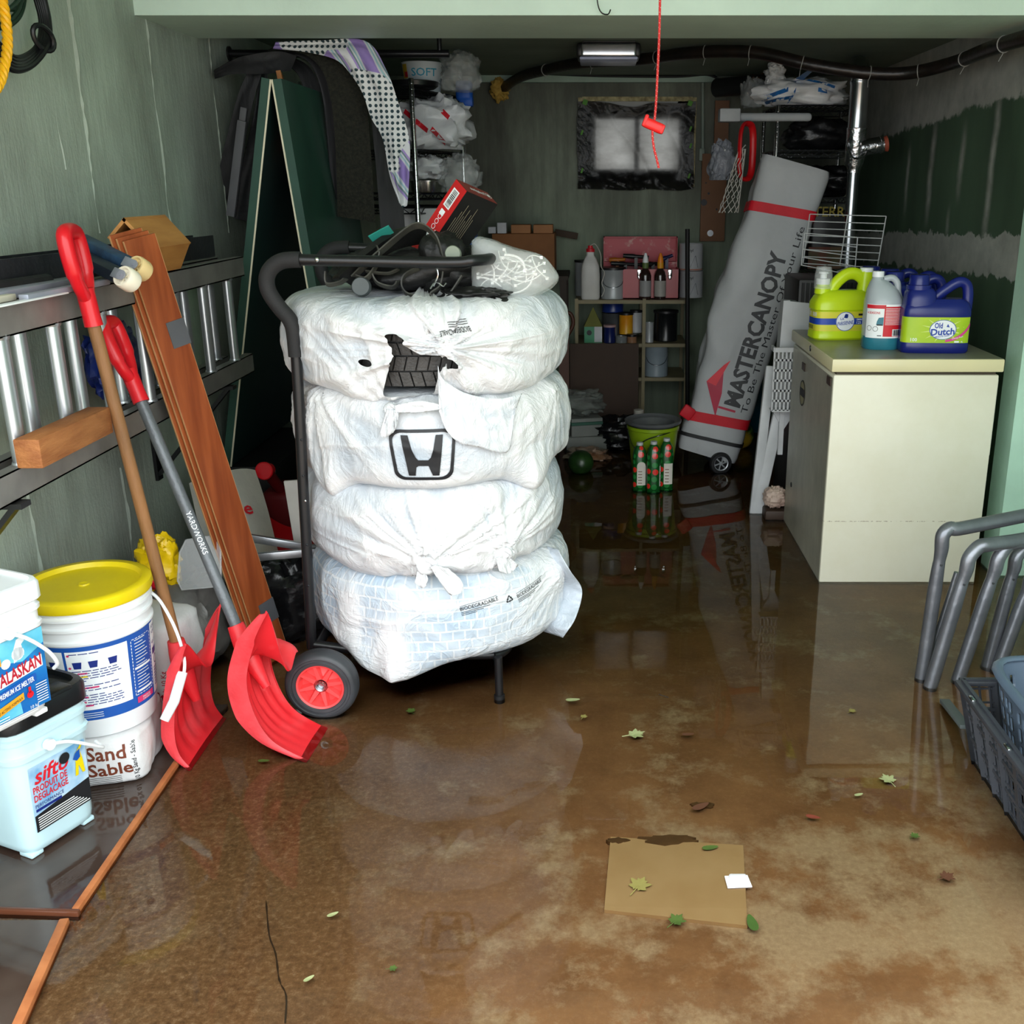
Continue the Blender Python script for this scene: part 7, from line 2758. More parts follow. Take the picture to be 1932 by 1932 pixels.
obj('drain_cap', b, M_ink, body, world=True)

# ---- jugs on the lid
JZ = FZT + 0.0005
lime = mat('lime_yellow_plastic', (196, 222, 30), 0.28, var=0.04)
yj = thing('jug', 'lime yellow bleach jug with clear dosing cap at the left of the freezer lid', 'jug', (at(1583, 637, 4.30).x, 4.30, JZ), R_(8))
b = MB()
secs = [(0.118, 0.062, 0.0), (0.126, 0.070, 0.008), (0.126, 0.070, 0.03), (0.122, 0.066, 0.036), (0.122, 0.066, 0.118), (0.127, 0.071, 0.124), (0.126, 0.070, 0.150), (0.112, 0.060, 0.175), (0.098, 0.045, 0.19), (0.085, 0.034, 0.198)]
b.rings([sring(hx, hy, z, 48, 4.5) for hx, hy, z in secs])
yb = obj('body', b, lime, yj)
b = MB()
b.tube(bez([Vector((-0.055, 0, 0.185)), Vector((-0.03, 0, 0.225)), Vector((0.01, 0, 0.258)), Vector((0.05, 0, 0.262)), Vector((0.085, 0, 0.238)), Vector((0.10, 0, 0.19))], 6), 0.020, 14, flat=(1.0, 1.25))
obj('handle', b, lime, yj)
b = MB()
b.lathe([(0.034, 0.185), (0.032, 0.21), (0.026, 0.215), (0.026, 0.222)], 24, (-0.085, 0, 0))
b.rings([sring(0.030 * k, 0.030 * k, z, 28, 2.5, 0.098, 0) for k, z in ((1.2, 0.18), (1.05, 0.22), (0.85, 0.262), (0.85, 0.272))])
obj('neck', b, lime, yj)
b = MB()
b.lathe([(0.028, 0.222), (0.028, 0.244), (0.014, 0.246), (0.014, 0.262), (0.02, 0.264), (0.02, 0.272), (0.0, 0.273)], 24, (-0.085, 0, 0))
b.lathe([(0.027, 0.270), (0.027, 0.286), (0.0, 0.287)], 24, (0.098, 0, 0))
obj('cap', b, M_white, yj)
b = MB()
b.lathe([(0.037, 0.205), (0.036, 0.26), (0.030, 0.292), (0.0, 0.294)], 28, (-0.085, 0, 0), caps=False)
obj('dosing_cap', b, mat('clear_cap', (228, 232, 232), 0.08, alpha=0.28), yj)
def boxwrap(hx, hy, e=4.5, n=96):
    ring = sring(hx, hy, 0, n, e)
    # arc length measured from the middle of the front (-y) side
    k0 = min(range(n), key=lambda i: (ring[i] - Vector((0, -hy, 0))).length)
    rr_ = ring[k0:] + ring[:k0]
    L = [0]
    for i in range(n):
        L.append(L[-1] + (rr_[(i + 1) % n] - rr_[i]).length)

    def mk(off):
        def fn(x, y):
            s = x % L[-1]
            i = max(j for j in range(n) if L[j] <= s + 1e-12)
            f = (s - L[i]) / max(L[i + 1] - L[i], 1e-9)
            p = rr_[i].lerp(rr_[(i + 1) % n], f)
            t_ = (rr_[(i + 1) % n] - rr_[i]).normalized()
            nrm_ = Vector((t_.y, -t_.x, 0))
            return p + nrm_ * off + Vector((0, 0, y))
        return fn
    return mk
bw = boxwrap(0.122, 0.066)
b = MB()
b.rect(-0.235, 0.038, 0.19, 0.116, bw(0.0008), 60, 1)
lab = obj('label', b, mat('pale_yellow_label', (222, 208, 60), 0.4, rgb2=(206, 210, 60), vs=14), yb)
b = MB()
b.rect(-0.235, 0.064, 0.19, 0.090, bw(0.0014), 60, 1)
obj('blue_band', b, mat('label_royal_blue', (36, 70, 168), 0.4), lab)
f2, f3, f4 = bw(0.002), bw(0.0028), bw(0.0035)
b = MB()
b.disc(-0.005, 0.077, 0.040, f2, 32, ry=0.98)
dd = obj('roundel', b, M_white, lab)
b = MB()
b.disc(-0.005, 0.077, 0.040, f3, 32, 0.0375, ry=0.98)
b.text('LA', 0.014, -0.026, 0.083, f3, bold=0.01)
b.text('PARISIENNE', 0.021, -0.037, 0.064, lambda x, y: f3(x, y + 0.10 * x), bold=0.015, width=0.066)
b.disc(-0.002, 0.098, 0.008, f3, 16)
b.add([f3(-0.012, 0.092), f3(0.004, 0.090), f3(0.006, 0.106), f3(-0.006, 0.108)], [(0, 1, 2, 3)])
obj('roundel_print', b, mat('label_royal_blue'), dd)
b = MB()
b.text('EMMAILE', 0.010, 0.044, 0.081, f2, bold=0.01)
b.text('125', 0.015, 0.044, 0.067, f2, bold=0.01)
for k in range(6):
    b.rect(-0.215, 0.097 + 0.0028 * k, -0.175, 0.0984 + 0.0028 * k, f2, 6, 1)
    b.rect(-0.160, 0.097 + 0.0028 * k, -0.125, 0.0984 + 0.0028 * k, f2, 6, 1)
obj('label_print', b, M_white, lab)
b = MB()
for k in range(5):
    b.rect(-0.21, 0.044 + 0.0032 * k, -0.15, 0.0455 + 0.0032 * k, f2, 8, 1)
b.rect(0.05, 0.100, 0.085, 0.108, f2, 5, 1)
obj('label_fine_print', b, M_ink, lab)

wj = thing('jug', 'translucent washer fluid jug with teal liquid in the middle of the lid', 'jug', (at(1667, 662, 3.98).x, 4.04, JZ), R_(-6))
b = MB()
R1 = 0.073
b.rings([sring(R1 * k, R1 * k, z, 40, ex, ox, 0) for k, z, ex, ox in ((0.94, 0.0, 2.6, 0), (1.0, 0.008, 2.6, 0), (1.0, 0.178, 2.6, 0), (0.97, 0.19, 2.5, 0), (0.80, 0.225, 2.3, -0.008), (0.55, 0.25, 2.2, -0.018), (0.30, 0.265, 2, -0.028), (0.27, 0.274, 2, -0.028))])
wb = obj('body', b, mat('milky_translucent_plastic', (172, 180, 186), 0.25, var=0.04), wj)
b = MB()
b.rings([sring(R1 * k * 1.004, R1 * k * 1.004, z, 40, 2.6) for k, z in ((0.945, 0.0), (1.0, 0.008), (1.0, 0.05))], caps=False)
obj('fluid_level', b, mat('teal_washer_fluid', (44, 116, 134), 0.2), wb)
b = MB()
b.tube(bez([Vector((-0.005, 0, 0.262)), Vector((0.025, 0, 0.268)), Vector((0.046, 0, 0.250)), Vector((0.052, 0, 0.215)), Vector((0.062, 0, 0.185))], 6), 0.013, 12)
obj('handle', b, mat('milky_translucent_plastic'), wj)
b = MB()
b.lathe([(0.0225, 0.272), (0.0225, 0.293), (0.0, 0.294)], 24, (-0.028, 0, 0))
obj('cap', b, M_white, wj)
bw = boxwrap(R1, R1, 2.6)
b = MB()
b.rect(-0.075, 0.046, 0.075, 0.174, bw(0.0012), 30, 1)
lab = obj('label', b, M_white, wb)
b = MB()
b.rect(-0.005, 0.052, 0.072, 0.166, bw(0.0018), 16, 1)
b.rect(-0.075, 0.158, 0.0, 0.172, bw(0.0018), 16, 1)
b.text('4 SEASONS', 0.012, -0.07, 0.138, bw(0.0018), bold=0.02, width=0.05)
lr = obj('red_panel', b, M_redi, lab)
b = MB()
for k in range(12):
    b.rect(0.0, 0.158 - 0.0055 * k, 0.066, 0.1597 - 0.0055 * k, bw(0.0025), 10, 1)
b.rect(0.030, 0.054, 0.068, 0.080, bw(0.0025), 8, 1)
obj('red_panel_print', b, M_white, lr)
b = MB()
for k in range(9):
    b.rect(0.033 + 0.0038 * k, 0.056, 0.0335 + 0.0038 * k + 0.0014 * (1 + k % 2), 0.078, bw(0.0031))
b.disc(-0.058, 0.083, 0.010, bw(0.0018), 18, 0.0085)
b.disc(-0.034, 0.081, 0.010, bw(0.0018), 18, 0.0085)
b.rect(-0.030, 0.094, -0.007, 0.099, bw(0.0019), 4, 1)
b.rect(-0.026, 0.054, -0.01, 0.057, bw(0.0018), 4, 1)
obj('label_black_print', b, M_ink, lab)
b = MB()
b.add([bw(0.0022)(x, y) for x, y in ((-0.032, 0.096), (-0.030, 0.110), (-0.024, 0.124), (-0.006, 0.126), (-0.006, 0.096))], [(0, 1, 2, 3, 4)])
obj('car_print', b, mat('print_teal', (48, 120, 140), 0.4), lab)

M_nblue = mat('deep_blue_jug_plastic', (22, 32, 108), 0.26, var=0.05)
def old_jug(label, x, y, rz, detail):
    rt = thing('jug', label, 'jug', (x, y, JZ), rz, group='deep blue detergent jugs')
    m = MB()
    m.rings([sring(0.128 * kx, 0.062 * ky, z, 52, 5) for kx, ky, z in ((0.96, 0.92, 0.0), (1.0, 1.0, 0.008), (1.0, 1.0, 0.034), (0.99, 0.98, 0.038), (0.99, 0.98, 0.138), (1.0, 1.0, 0.143), (0.98, 0.97, 0.165), (0.92, 0.85, 0.185), (0.80, 0.60, 0.20))])
    m.rings([sring(0.060 * k, 0.055 * k, z, 36, 3.2, -0.062, 0) for k, z in ((1.02, 0.14), (1.0, 0.19), (0.92, 0.225), (0.72, 0.238))])
    bd = obj('body', m, M_nblue, rt)
    m = MB()
    m.tube(bez([Vector((-0.012, 0, 0.198)), Vector((0.03, 0, 0.232)), Vector((0.075, 0, 0.260)), Vector((0.105, 0, 0.252)), Vector((0.116, 0, 0.215)), Vector((0.116, 0, 0.155))], 7), 0.0165, 14, flat=(1, 1.2))
    obj('handle', m, M_nblue, rt)
    m = MB()
    m.lathe([(0.046, 0.234), (0.046, 0.250), (0.038, 0.252), (0.037, 0.284), (0.034, 0.288), (0.0, 0.288)], 32, (-0.070, 0, 0))
    obj('cap', m, M_nblue, rt)
    if not detail:
        return rt
    bw_ = boxwrap(0.128 * 0.99, 0.062 * 0.98, 5)
    m = MB()
    m.rect(-0.150, 0.040, 0.122, 0.136, bw_(0.0012), 50, 1)
    lab_ = obj('label', m, mat('lime_label', (178, 204, 34), 0.35, rgb2=(150, 190, 36), vs=9), bd)
    f_ = [bw_(0.0012 + 0.0007 * k) for k in range(1, 6)]
    m = MB()
    for k in range(12):
        a = 2 * PI * k / 12 + 0.2
        m.add([f_[0](0.018 + r_ * math.cos(a + d_), min(max(0.09 + r_ * 0.6 * math.sin(a + d_), 0.044), 0.133)) for r_, d_ in ((0.05, -0.08), (0.085, 0.0), (0.05, 0.08))], [(0, 1, 2)])
    obj('label_rays', m, mat('pale_lime', (214, 228, 130), 0.4), lab_, smooth=0)
    m = MB()
    m.disc(0.018, 0.090, 0.050, f_[1], 36, ry=0.74)
    ov = obj('label_oval', m, M_white, lab_)
    m = MB()
    m.disc(0.018, 0.090, 0.050, f_[2], 36, 0.0475, ry=0.74)
    m.text('Old', 0.028, -0.014, 0.096, f_[2], bold=0.03, width=0.030)
    m.text('Dutch', 0.034, -0.026, 0.070, lambda x, y: f_[2](x, y + 0.06 * x), bold=0.03, width=0.088)
    m.text('ABSOLUTE CLEAN', 0.009, -0.012, 0.0605, lambda x, y: f_[2](x, y + 0.14 * x), bold=0.02, width=0.056)
    m.add([f_[2](0.030, 0.101), f_[2](0.042, 0.099), f_[2](0.035, 0.112)], [(0, 1, 2)])
    obj('oval_lettering', m, mat('label_royal_blue'), ov)
    m = MB()
    sw = []
    for i in range(13):
        t = i / 12
        x = 0.03 + 0.09 * t
        sw.append((x, 0.044 + 0.012 * t + 0.045 * t ** 3, 0.052 + 0.020 * t + 0.042 * t ** 3))
    m.add([f_[2](x, a) for x, a, c in sw] + [f_[2](x, c) for x, a, c in sw], [(i, i + 1, 14 + i, 13 + i) for i in range(12)])
    pk = obj('pink_swoosh', m, mat('print_pink', (206, 60, 140), 0.4), lab_, smooth=0)
    m = MB()
    m.text('100', 0.018, -0.098, 0.046, f_[2], bold=0.01)
    m.text('Summer Fresh', 0.007, 0.054, 0.054, lambda x, y: f_[3](x, y + 0.22 * (x - 0.054)), bold=0.02)
    m.rect(0.064, 0.042, 0.082, 0.048, f_[2], 3, 1)
    m.text('4L', 0.009, 0.088, 0.042, f_[2], bold=0.01)
    obj('label_print', m, M_white, lab_)
    return rt
jx = at(1764, 667, 3.90).x
old_jug('deep blue detergent jug with lime label, frontmost of the blue jugs', jx, 3.945, R_(-3), True)
old_jug('deep blue jug second in the row, directly behind the labelled one', jx - 0.055, 4.085, R_(-4), False)
old_jug('deep blue jug third in the row, between other blue jugs', jx - 0.035, 4.225, R_(-3), False)
old_jug('deep blue jug at the back of the row near the drywall', jx - 0.075, 4.365, R_(-5), False)

# ================================================================== RIGHT WALL: pipe
gp = thing('downpipe', 'galvanised vent pipe rising to the ceiling in front of the right rack', 'pipe', (1.44, 5.6, 0))
YQ = 5.55
pt_, pm_ = at(1626, 130, YQ), at(1612, 285, YQ)
px = at(1615, 260, YQ).x
b = MB()
rp_ = 0.046
zt1, zt2 = at(1615, 250, YQ).z, at(1615, 318, YQ).z
b.lathe([(rp_, zt1), (rp_, 1.98), (rp_ * 1.06, 1.985), (rp_ * 1.06, 2.0)], 28, (px, YQ, 0))
b.tube(bez([Vector((px, YQ, 1.995)), Vector((px, YQ, 2.03)), Vector((px + 0.008, YQ + 0.06, 2.075)), Vector((px + 0.008, YQ + 0.16, 2.085))], 6), rp_, 20)
obj('upper_pipe', b, M_galv, gp, world=True)
b = MB()
b.lathe([(0.030, 0.0), (0.030, zt2)], 24, (px, YQ, 0))
obj('lower_pipe', b, M_galv, gp, world=True)
b = MB()
b.lathe([(0.034, zt2 - 0.02), (0.034, zt2), (0.050, zt2 + 0.03), (0.050, zt1), (0.052, zt1 + 0.02), (0.048, zt1 + 0.022)], 28, (px, YQ, 0))
zc_ = (zt1 + zt2) / 2 + 0.01
b.lathe([(0.040, 0.0), (0.040, 0.10), (0.043, 0.102), (0.043, 0.115), (0.036, 0.118)], 24, (px + 0.02, YQ - 0.02, zc_), Matrix.Rotation(R_(80), 3, 'Y'))
b.tube([Vector((px, YQ, zc_)) + Vector((0.052 * math.cos(t), -0.01 + 0.052 * math.sin(t) * 0.6 - 0.03, 0.052 * math.sin(t))) for t in np.linspace(0, 2 * PI, 24)[:-1]], 0.005, 6, closed=True)
obj('tee', b, mat('crinkled_foil_steel', (196, 198, 202), 0.2, 1.0, bump=0.3, bs=40), gp, world=True)
b = MB()
b.lathe([(0.0, 0.0), (0.034, 0.0), (0.036, 0.02), (0.040, 0.03), (0.0, 0.032)], 20, (px + 0.125, YQ - 0.02, zc_ + 0.018), Matrix.Rotation(R_(80), 3, 'Y'))
obj('rust_plug', b, mat('rusty_plug', (170, 84, 60), 0.7, rgb2=(140, 60, 40), vs=20), gp, world=True)

# ================================================================== RIGHT WIRE RACK AND ITS LOAD
rp0 = at(1468, 250, 5.85)
rx0, rx1 = rp0.x - 0.0, 1.43
ry0, ry1 = 5.88, 6.36
zl = [at(1468, v, 5.88).z for v in (199, 284, 374)]
rack('wire_rack', 'chrome wire rack on the right behind the canopy bag', [(rx0, ry0, 0, zl[0] - 0.004), (rx1, ry0 + 0.02, 0, zl[0] - 0.004), (rx1, ry1, 0, zl[0]), (rx0, ry1, 0, zl[0])],
     [(zl[0], M_blackm), (zl[1], mat('dull_chrome_wire', (120, 122, 124), 0.3, 0.9)), (zl[2], MATS['dull_chrome_wire']), (1.02, MATS['dull_chrome_wire'])], (1.2, 6.1, 0))
def swan(u, v, y, rad, seed, z, ml, name, lab, cat, R=None, amp=0.3, cr=0.16):
    q = at(u, v, y)
    m = sit(lump((q.x, q.y, 0), rad, seed, amp, 2.2, 48, 30, 0.75, R, flat=0.1, cr=cr), z)
    return one(name, m, ml, lab, cat, smooth=60)
wb = swan(1512, 165, 6.05, (0.235, 0.15, 0.072), 11.0, zl[0] + 0.006, mat('bright_white_shopping_bag', (232, 234, 236), 0.38, bump=0.3, bs=14), 'plastic_bag', 'big white shopping bag with blue marks on top of the right rack', 'plastic bag', rotz(0.1), 0.28, 0.09)
bv = bvh_of(MB().add([v + wb.location for v in wb.data.vertices and [q.co for q in wb.data.vertices]], [list(p.vertices) for p in wb.data.polygons]))
q = at(1512, 165, 6.05)
fn = conform(lambda x, y: Vector((q.x + x, 5.5, zl[0] + 0.09 + y)), bv, (0, -1, 0), 0.003, 0.8)
b = MB()
for x0_, y0_, x1_, y1_, w_ in ((-0.22, -0.06, -0.10, -0.02, 0.022), (-0.20, -0.075, -0.08, -0.055, 0.014), (-0.05, 0.05, 0.16, 0.0, 0.012), (0.06, -0.02, 0.11, -0.03, 0.02), (-0.09, -0.08, -0.06, -0.02, 0.02)):
    k = [Vector((x0_, y0_)).lerp(Vector((x1_, y1_)), j / 12) for j in range(13)]
    b.add([fn(p.x, p.y) for p in k] + [fn(p.x, p.y + w_) for p in k], [(j, j + 1, 14 + j, 13 + j) for j in range(12)])
obj('blue_print', b, mat('bag_blue_print', (36, 110, 180), 0.45), wb, smooth=0, world=True)
b = sit(lump((at(1462, 140, 6.0).x, 6.0, 0), (0.045, 0.04, 0.05), 4.0, 0.4, 2.4, cr=0.25), zl[0] + 0.10)
obj('knotted_handles', b, M_shop, wb, smooth=60, world=True)
swan(1420, 170, 6.12, (0.055, 0.08, 0.075), 21.0, zl[0] + 0.006, M_film, 'plastic_bag', 'crinkled clear plastic bag at the left end of the right rack', 'plastic bag')
swan(1448, 128, 6.28, (0.09, 0.05, 0.07), 5.0, zl[0] + 0.05, mat('brown_sacking', (96, 62, 40), 0.8), 'brown_bag', 'brown cloth bag behind the white bag on the right rack', 'bag')
b = MB()
p0, p1 = at(1358, 217, 5.80), at(1397, 217, 5.80)
b.rbox(((p0.x + p1.x) / 2, 5.84, p0.z), (p1.x - p0.x, 0.10, 0.066), 0.006)
p2 = at(1532, 219, 5.84)
b.rbox(((p1.x + p2.x) / 2 - 0.02, 5.85, p0.z - 0.008), (p2.x - p1.x + 0.04, 0.05, 0.042), 0.018, 3)
one('foam_pole', b, mat('pale_grey_foam', (176, 180, 182), 0.7, bump=0.1, bs=60), 'pale grey foam padded bar jutting from the right rack', 'foam bar')
for u, v, rad, sd, ml, lab in ((1545, 245, (0.18, 0.12, 0.085), 2.2, mat('black_nylon_bag', (20, 20, 22), 0.35, bump=0.3, bs=18), 'black nylon bag under the white bag on the right rack'),
                              (1560, 350, (0.14, 0.14, 0.085), 7.2, mat('black_nylon_bag'), 'black bag on the third shelf of the right rack')):
    swan(u, v, 6.1, rad, sd, zl[1 if v < 300 else 2] + 0.006, ml, 'holdall', lab, 'bag', cr=0.08)
b = MB()
p = at(1562, 390, 6.05)
b.rbox((p.x, 6.05, zl[2] - 0.07), (0.16, 0.10, 0.02), 0.004)
b.rbox((p.x, 6.05, (1.02 + zl[2]) / 2 - 0.02), (0.24, 0.2, zl[2] - 1.02 - 0.09), 0.03, 3)
sk = one('soil_bag', b, mat('black_printed_sack', (22, 20, 20), 0.4), 'black potting soil bag with yellow letters behind the wire grid', 'bag')
b = MB()
b.text('TERRE', 0.075, p.x - 0.10, p.z - 0.05, lambda x, y: Vector((x, 5.948, y)), bold=0.01, width=0.21)
obj('lettering', b, mat('mustard_print', (170, 150, 50), 0.5), sk, smooth=0, world=True)
b = MB()
zz_ = 1.10
b.rect(p.x - 0.115, zz_ - 0.05, p.x + 0.115, zz_ + 0.07, lambda x, y: Vector((x, 5.948, y)))
obj('red_panel', b, mat('dark_red_print', (120, 40, 30), 0.5, rgb2=(60, 80, 40), vs=10), sk, smooth=0, world=True)
# toy hoop and net hanging from the foam bar
hq = at(1408, 286, 5.72)
hp_ = thing('basketball_hoop', 'small red hoop with a white net hanging from the right rack', 'hoop', tuple(hq))
b = MB()
rz_ = at(1408, 233, 5.72).z - hq.z
lp = [hq + Vector((0.042 * math.copysign(abs(math.cos(t)) ** 0.7, math.cos(t)), 0.05 * math.cos(t), rz_ * math.copysign(abs(math.sin(t)) ** 0.6, math.sin(t)))) for t in np.linspace(0, 2 * PI, 40)[:-1]]
b.tube(lp, 0.015, 10, closed=True, flat=(1.2, 0.7))
obj('ring', b, mat('hoop_red', (200, 20, 26), 0.4), hp_, world=True)
b = MB()
p0 = at(1400, 281, 5.68)
for k in range(9):
    a = 2 * PI * k / 9
    pts = []
    for j in range(9):
        s = j / 8
        r_ = 0.018 + 0.035 * s
        z = p0.z - 0.32 * s
        pts.append(Vector((p0.x - 0.06 * s + r_ * math.cos(a + (0.28 if j % 2 else -0.28)), p0.y - 0.01 + r_ * 0.6 * math.sin(a), z)))
    b.tube(pts, 0.0024, 5)
b.tube([p0 + Vector((0.02, 0.02, 0.02)), p0], 0.003, 5)
obj('net', b, mat('off_white_net', (186, 184, 176), 0.6), hp_, world=True)
hb = swan(1362, 300, 5.95, (0.06, 0.05, 0.10), 9.0, at(1362, 322, 5.95).z - 0.05, mat('grey_film_bag', (130, 134, 142), 0.35, bump=0.3), 'hanging_bag', 'grey plastic bag hanging left of the red hoop', 'plastic bag')
b = MB()
b.tube([hb.location + Vector((0, 0, 0.18)), Vector((hb.location.x + 0.01, 5.88, p0.z))], 0.006, 8)
obj('handle', b, M_shop, hb, world=True)
b = MB()
b.tube([at(1352, 166, 6.5), at(1420, 160, 6.3), at(1450, 158, 6.25)], 0.052, 18)
one('stove_pipe', b, mat('dark_stove_pipe', (40, 42, 42), 0.4, 0.5), 'dark flue pipe running behind the right rack under the ceiling', 'pipe')

# ================================================================== BEHIND THE FREEZER
b = MB()
bl, br_ = at(1505, 515, 4.72), at(1650, 515, 4.72)
b.rbox(((bl.x + br_.x) / 2, 4.86, 1.10 / 2), (br_.x - bl.x, 0.36, 1.10), 0.01)
for k in range(16):
    x = bl.x + 0.02 + k * (br_.x - bl.x - 0.04) / 15
    b.b2((x - 0.006, 4.672, 0.75), (x + 0.006, 4.69, 1.085))
one('black_cabinet', b, mat('ribbed_black_plastic', (20, 20, 20), 0.5), 'tall ribbed black plastic cabinet standing behind the freezer', 'cabinet')
wg = thing('wire_basket', 'white wire basket standing on the black cabinet behind the yellow jug', 'wire basket', (at(1590, 505, 4.8).x, 4.8, 1.10))
A = [at(1528, 404, 4.90), at(1672, 408, 4.80), at(1655, 505, 4.80), at(1515, 497, 4.90)]
B = [at(1518, 440, 4.75), at(1618, 448, 4.68), at(1612, 520, 4.70), at(1512, 500, 4.75)]
b = MB()
for k in range(8):
    t = k / 7
    b.tube([A[0].lerp(A[3], t), A[1].lerp(A[2], t)], 0.0024, 6)
for t in (0, 0.5, 1):
    b.tube([A[0].lerp(A[1], t), A[3].lerp(A[2], t)], 0.0028, 6)
obj('back_grid', b, mat('white_coated_wire', (176, 178, 178), 0.4), wg, world=True)
b = MB()
for k in range(5):
    t = k / 4
    b.tube([B[0].lerp(B[3], t), B[1].lerp(B[2], t)], 0.0024, 6)
for t in (0, 1):
    b.tube([B[0].lerp(B[1], t), B[3].lerp(B[2], t)], 0.0028, 6)
for t in (0.0, 0.33, 0.66, 1.0):
    b.tube([B[3].lerp(B[2], t), A[3].lerp(A[2], t)], 0.0024, 6)
obj('front_grid', b, mat('white_coated_wire'), wg, world=True)

# ================================================================== CANOPY BAG
Bb = at(1333, 862, 5.52)
Bb.z = max(Bb.z, 0.085)
Tt = at(1500, 312, 5.62)
axc = (Tt - Bb).normalized()
e1c = Vector((1, -0.10, 0))
e1c = (e1c - axc * e1c.dot(axc)).normalized()
e2c = axc.cross(e1c).normalized()
if e2c.y < 0:
    e2c = -e2c
Lc = (Tt - Bb).length
dm = (Bb - Vector((0, 0, CAMH))).dot(Vector((0, math.cos(PITCH), -math.sin(PITCH))))
wc_b, wc_t = 0.335, 0.36
cbg = thing('canopy_bag', 'tall grey wheeled canopy bag with red straps leaning in the back right', 'canopy bag', (Bb.x, Bb.y, 0))
nr_, nc_ = 60, 72
P = []
for i in range(nr_ + 1):
    s = i / nr_
    w_ = wc_b + (wc_t - wc_b) * s
    hx = w_ / 2
    hy = 0.13
    endk = min(1, (s + 0.012) / 0.02, (1.012 - s) / 0.02)
    pinch = 1 - 0.06 * math.exp(-((s - 0.13) / 0.03) ** 2) - 0.05 * math.exp(-((s - 0.845) / 0.03) ** 2)
    rg = []
    for j, q in enumerate(sring(hx * pinch * (0.9 + 0.1 * endk), hy * pinch * (0.9 + 0.1 * endk), 0, nc_, 6)):
        a = math.atan2(q.y, q.x)
        d = 0.012 * mnoise.noise(Vector((q.x * 7, q.y * 7, s * 9 + 3))) + 0.008 * abs(mnoise.noise(Vector((q.x * 16 + s * 6, q.y * 16, s * 7))))
        left = max(0.0, -q.x / hx) ** 3
        d += 0.035 * left * math.sin(PI * min(1, max(0, (s - 0.2) / 0.6))) * (0.6 + mnoise.noise(Vector((s * 8, a * 2, 1))))
        front = max(0.0, -q.y / hy)
        k = 1 + d / 0.15 * (1 - 0.85 * front * (q.x > -0.03))
        rg.append(Bb + axc * (s * Lc) + e1c * (q.x * k) + e2c * (q.y * k))
    P.append(rg)
b = MB()
b.rings(P)
M_can = mat('grey_polyester', (184, 186, 188), 0.55, rgb2=(168, 170, 172), vs=4, bump=0.10, bs=30)
obj('body', b, M_can, cbg, smooth=60, world=True)
bvc = bvh_of(b)
def cf(off, x_shift=0.0):
    def fn(x, y):
        p = Bb + axc * x + e1c * y - e2c * 0.5
        h_ = bvc.ray_cast(p, e2c, 1.0)
        if h_[0] is None:
            return Bb + axc * x + e1c * y - e2c * (0.13 + off)
        return h_[0] - e2c * off
    return fn
f_ = cf(0.003)
def alongf(x, y):      # text frame: reading direction up the bag
    return f_(x, 0.150 - 0.0 + 0.0 - y if False else -y)
b = MB()
hw_ = 0.155
T0 = 0.30
fnn = lambda x, y: f_(T0 + x, 0.088 - y)
b.text('MASTERCANOPY', 0.118, 0, -0.0, fnn, bold=0.035, width=0.83)
obj('lettering', b, M_ink, cbg, smooth=0, world=True)
b = MB()
b.text('To Be The Master Of Your Life', 0.048, -0.02, -0.048, fnn, width=1.0)
obj('slogan_lettering', b, M_ink, cbg, smooth=0, world=True)
b = MB()
pts = [(T0 - 0.085, 0.040), (T0 + 0.235, 0.010)]
b.add([f_(*q) for q in ((T0 - 0.08, -0.02), (T0 + 0.09, -0.12), (T0 + 0.20, -0.055), (T0 + 0.05, -0.023))], [(0, 1, 3), (1, 2, 3)])
b.rect(T0 - 0.03, -0.02, T0 - 0.018, 0.075, f_, 1, 8)
b.rect(T0 - 0.08, -0.02, T0 - 0.068, 0.115, f_, 1, 8)
lg = obj('logo_dark_face', b, mat('crimson_print', (178, 30, 62), 0.5), cbg, smooth=0, world=True)
b = MB()
f2_ = cf(0.004)
b.add([f2_(*q) for q in ((T0 + 0.09, -0.12), (T0 + 0.20, -0.055), (T0 + 0.23, -0.03), (T0 + 0.08, -0.065))], [(0, 1, 2, 3)])
obj('logo_light_face', b, mat('bright_red_print', (222, 44, 58), 0.5), cbg, smooth=0, world=True)
def strap(s, tilt, ml, wd, nm):
    rg0, rg1 = [], []
    i = int(s * nr_)
    m = MB()
    rings = []
    for off, dz in ((0.004, -wd / 2), (0.007, -wd / 2), (0.007, wd / 2), (0.004, wd / 2)):
        rg = []
        for q in P[i]:
            c = Bb + axc * (s * Lc)
            r_ = q - (Bb + axc * (i / nr_ * Lc))
            rg.append(c + r_ * (1 + off / 0.14) + axc * (dz + tilt * r_.dot(e1c)))
        rings.append(rg)
    m.rings(rings, closed=True, caps=False)
    return obj(nm, m, ml, cbg, world=True)
M_strap = mat('red_webbing', (206, 22, 40), 0.6, bump=0.15, bs=200)
strap(0.845, 0.10, M_strap, 0.05, 'strap')
strap(0.13, 0.10, M_strap, 0.055, 'strap')
strap(0.06, 0.06, mat('black_webbing', (24, 24, 26), 0.6), 0.02, 'strap')
b = MB()
q = at(1297, 778, 5.42)
b.rbox(q, (0.07, 0.03, 0.07), 0.01, 2, Matrix.Rotation(R_(35), 3, 'Y'))
obj('buckle', b, M_strap, cbg, world=True)
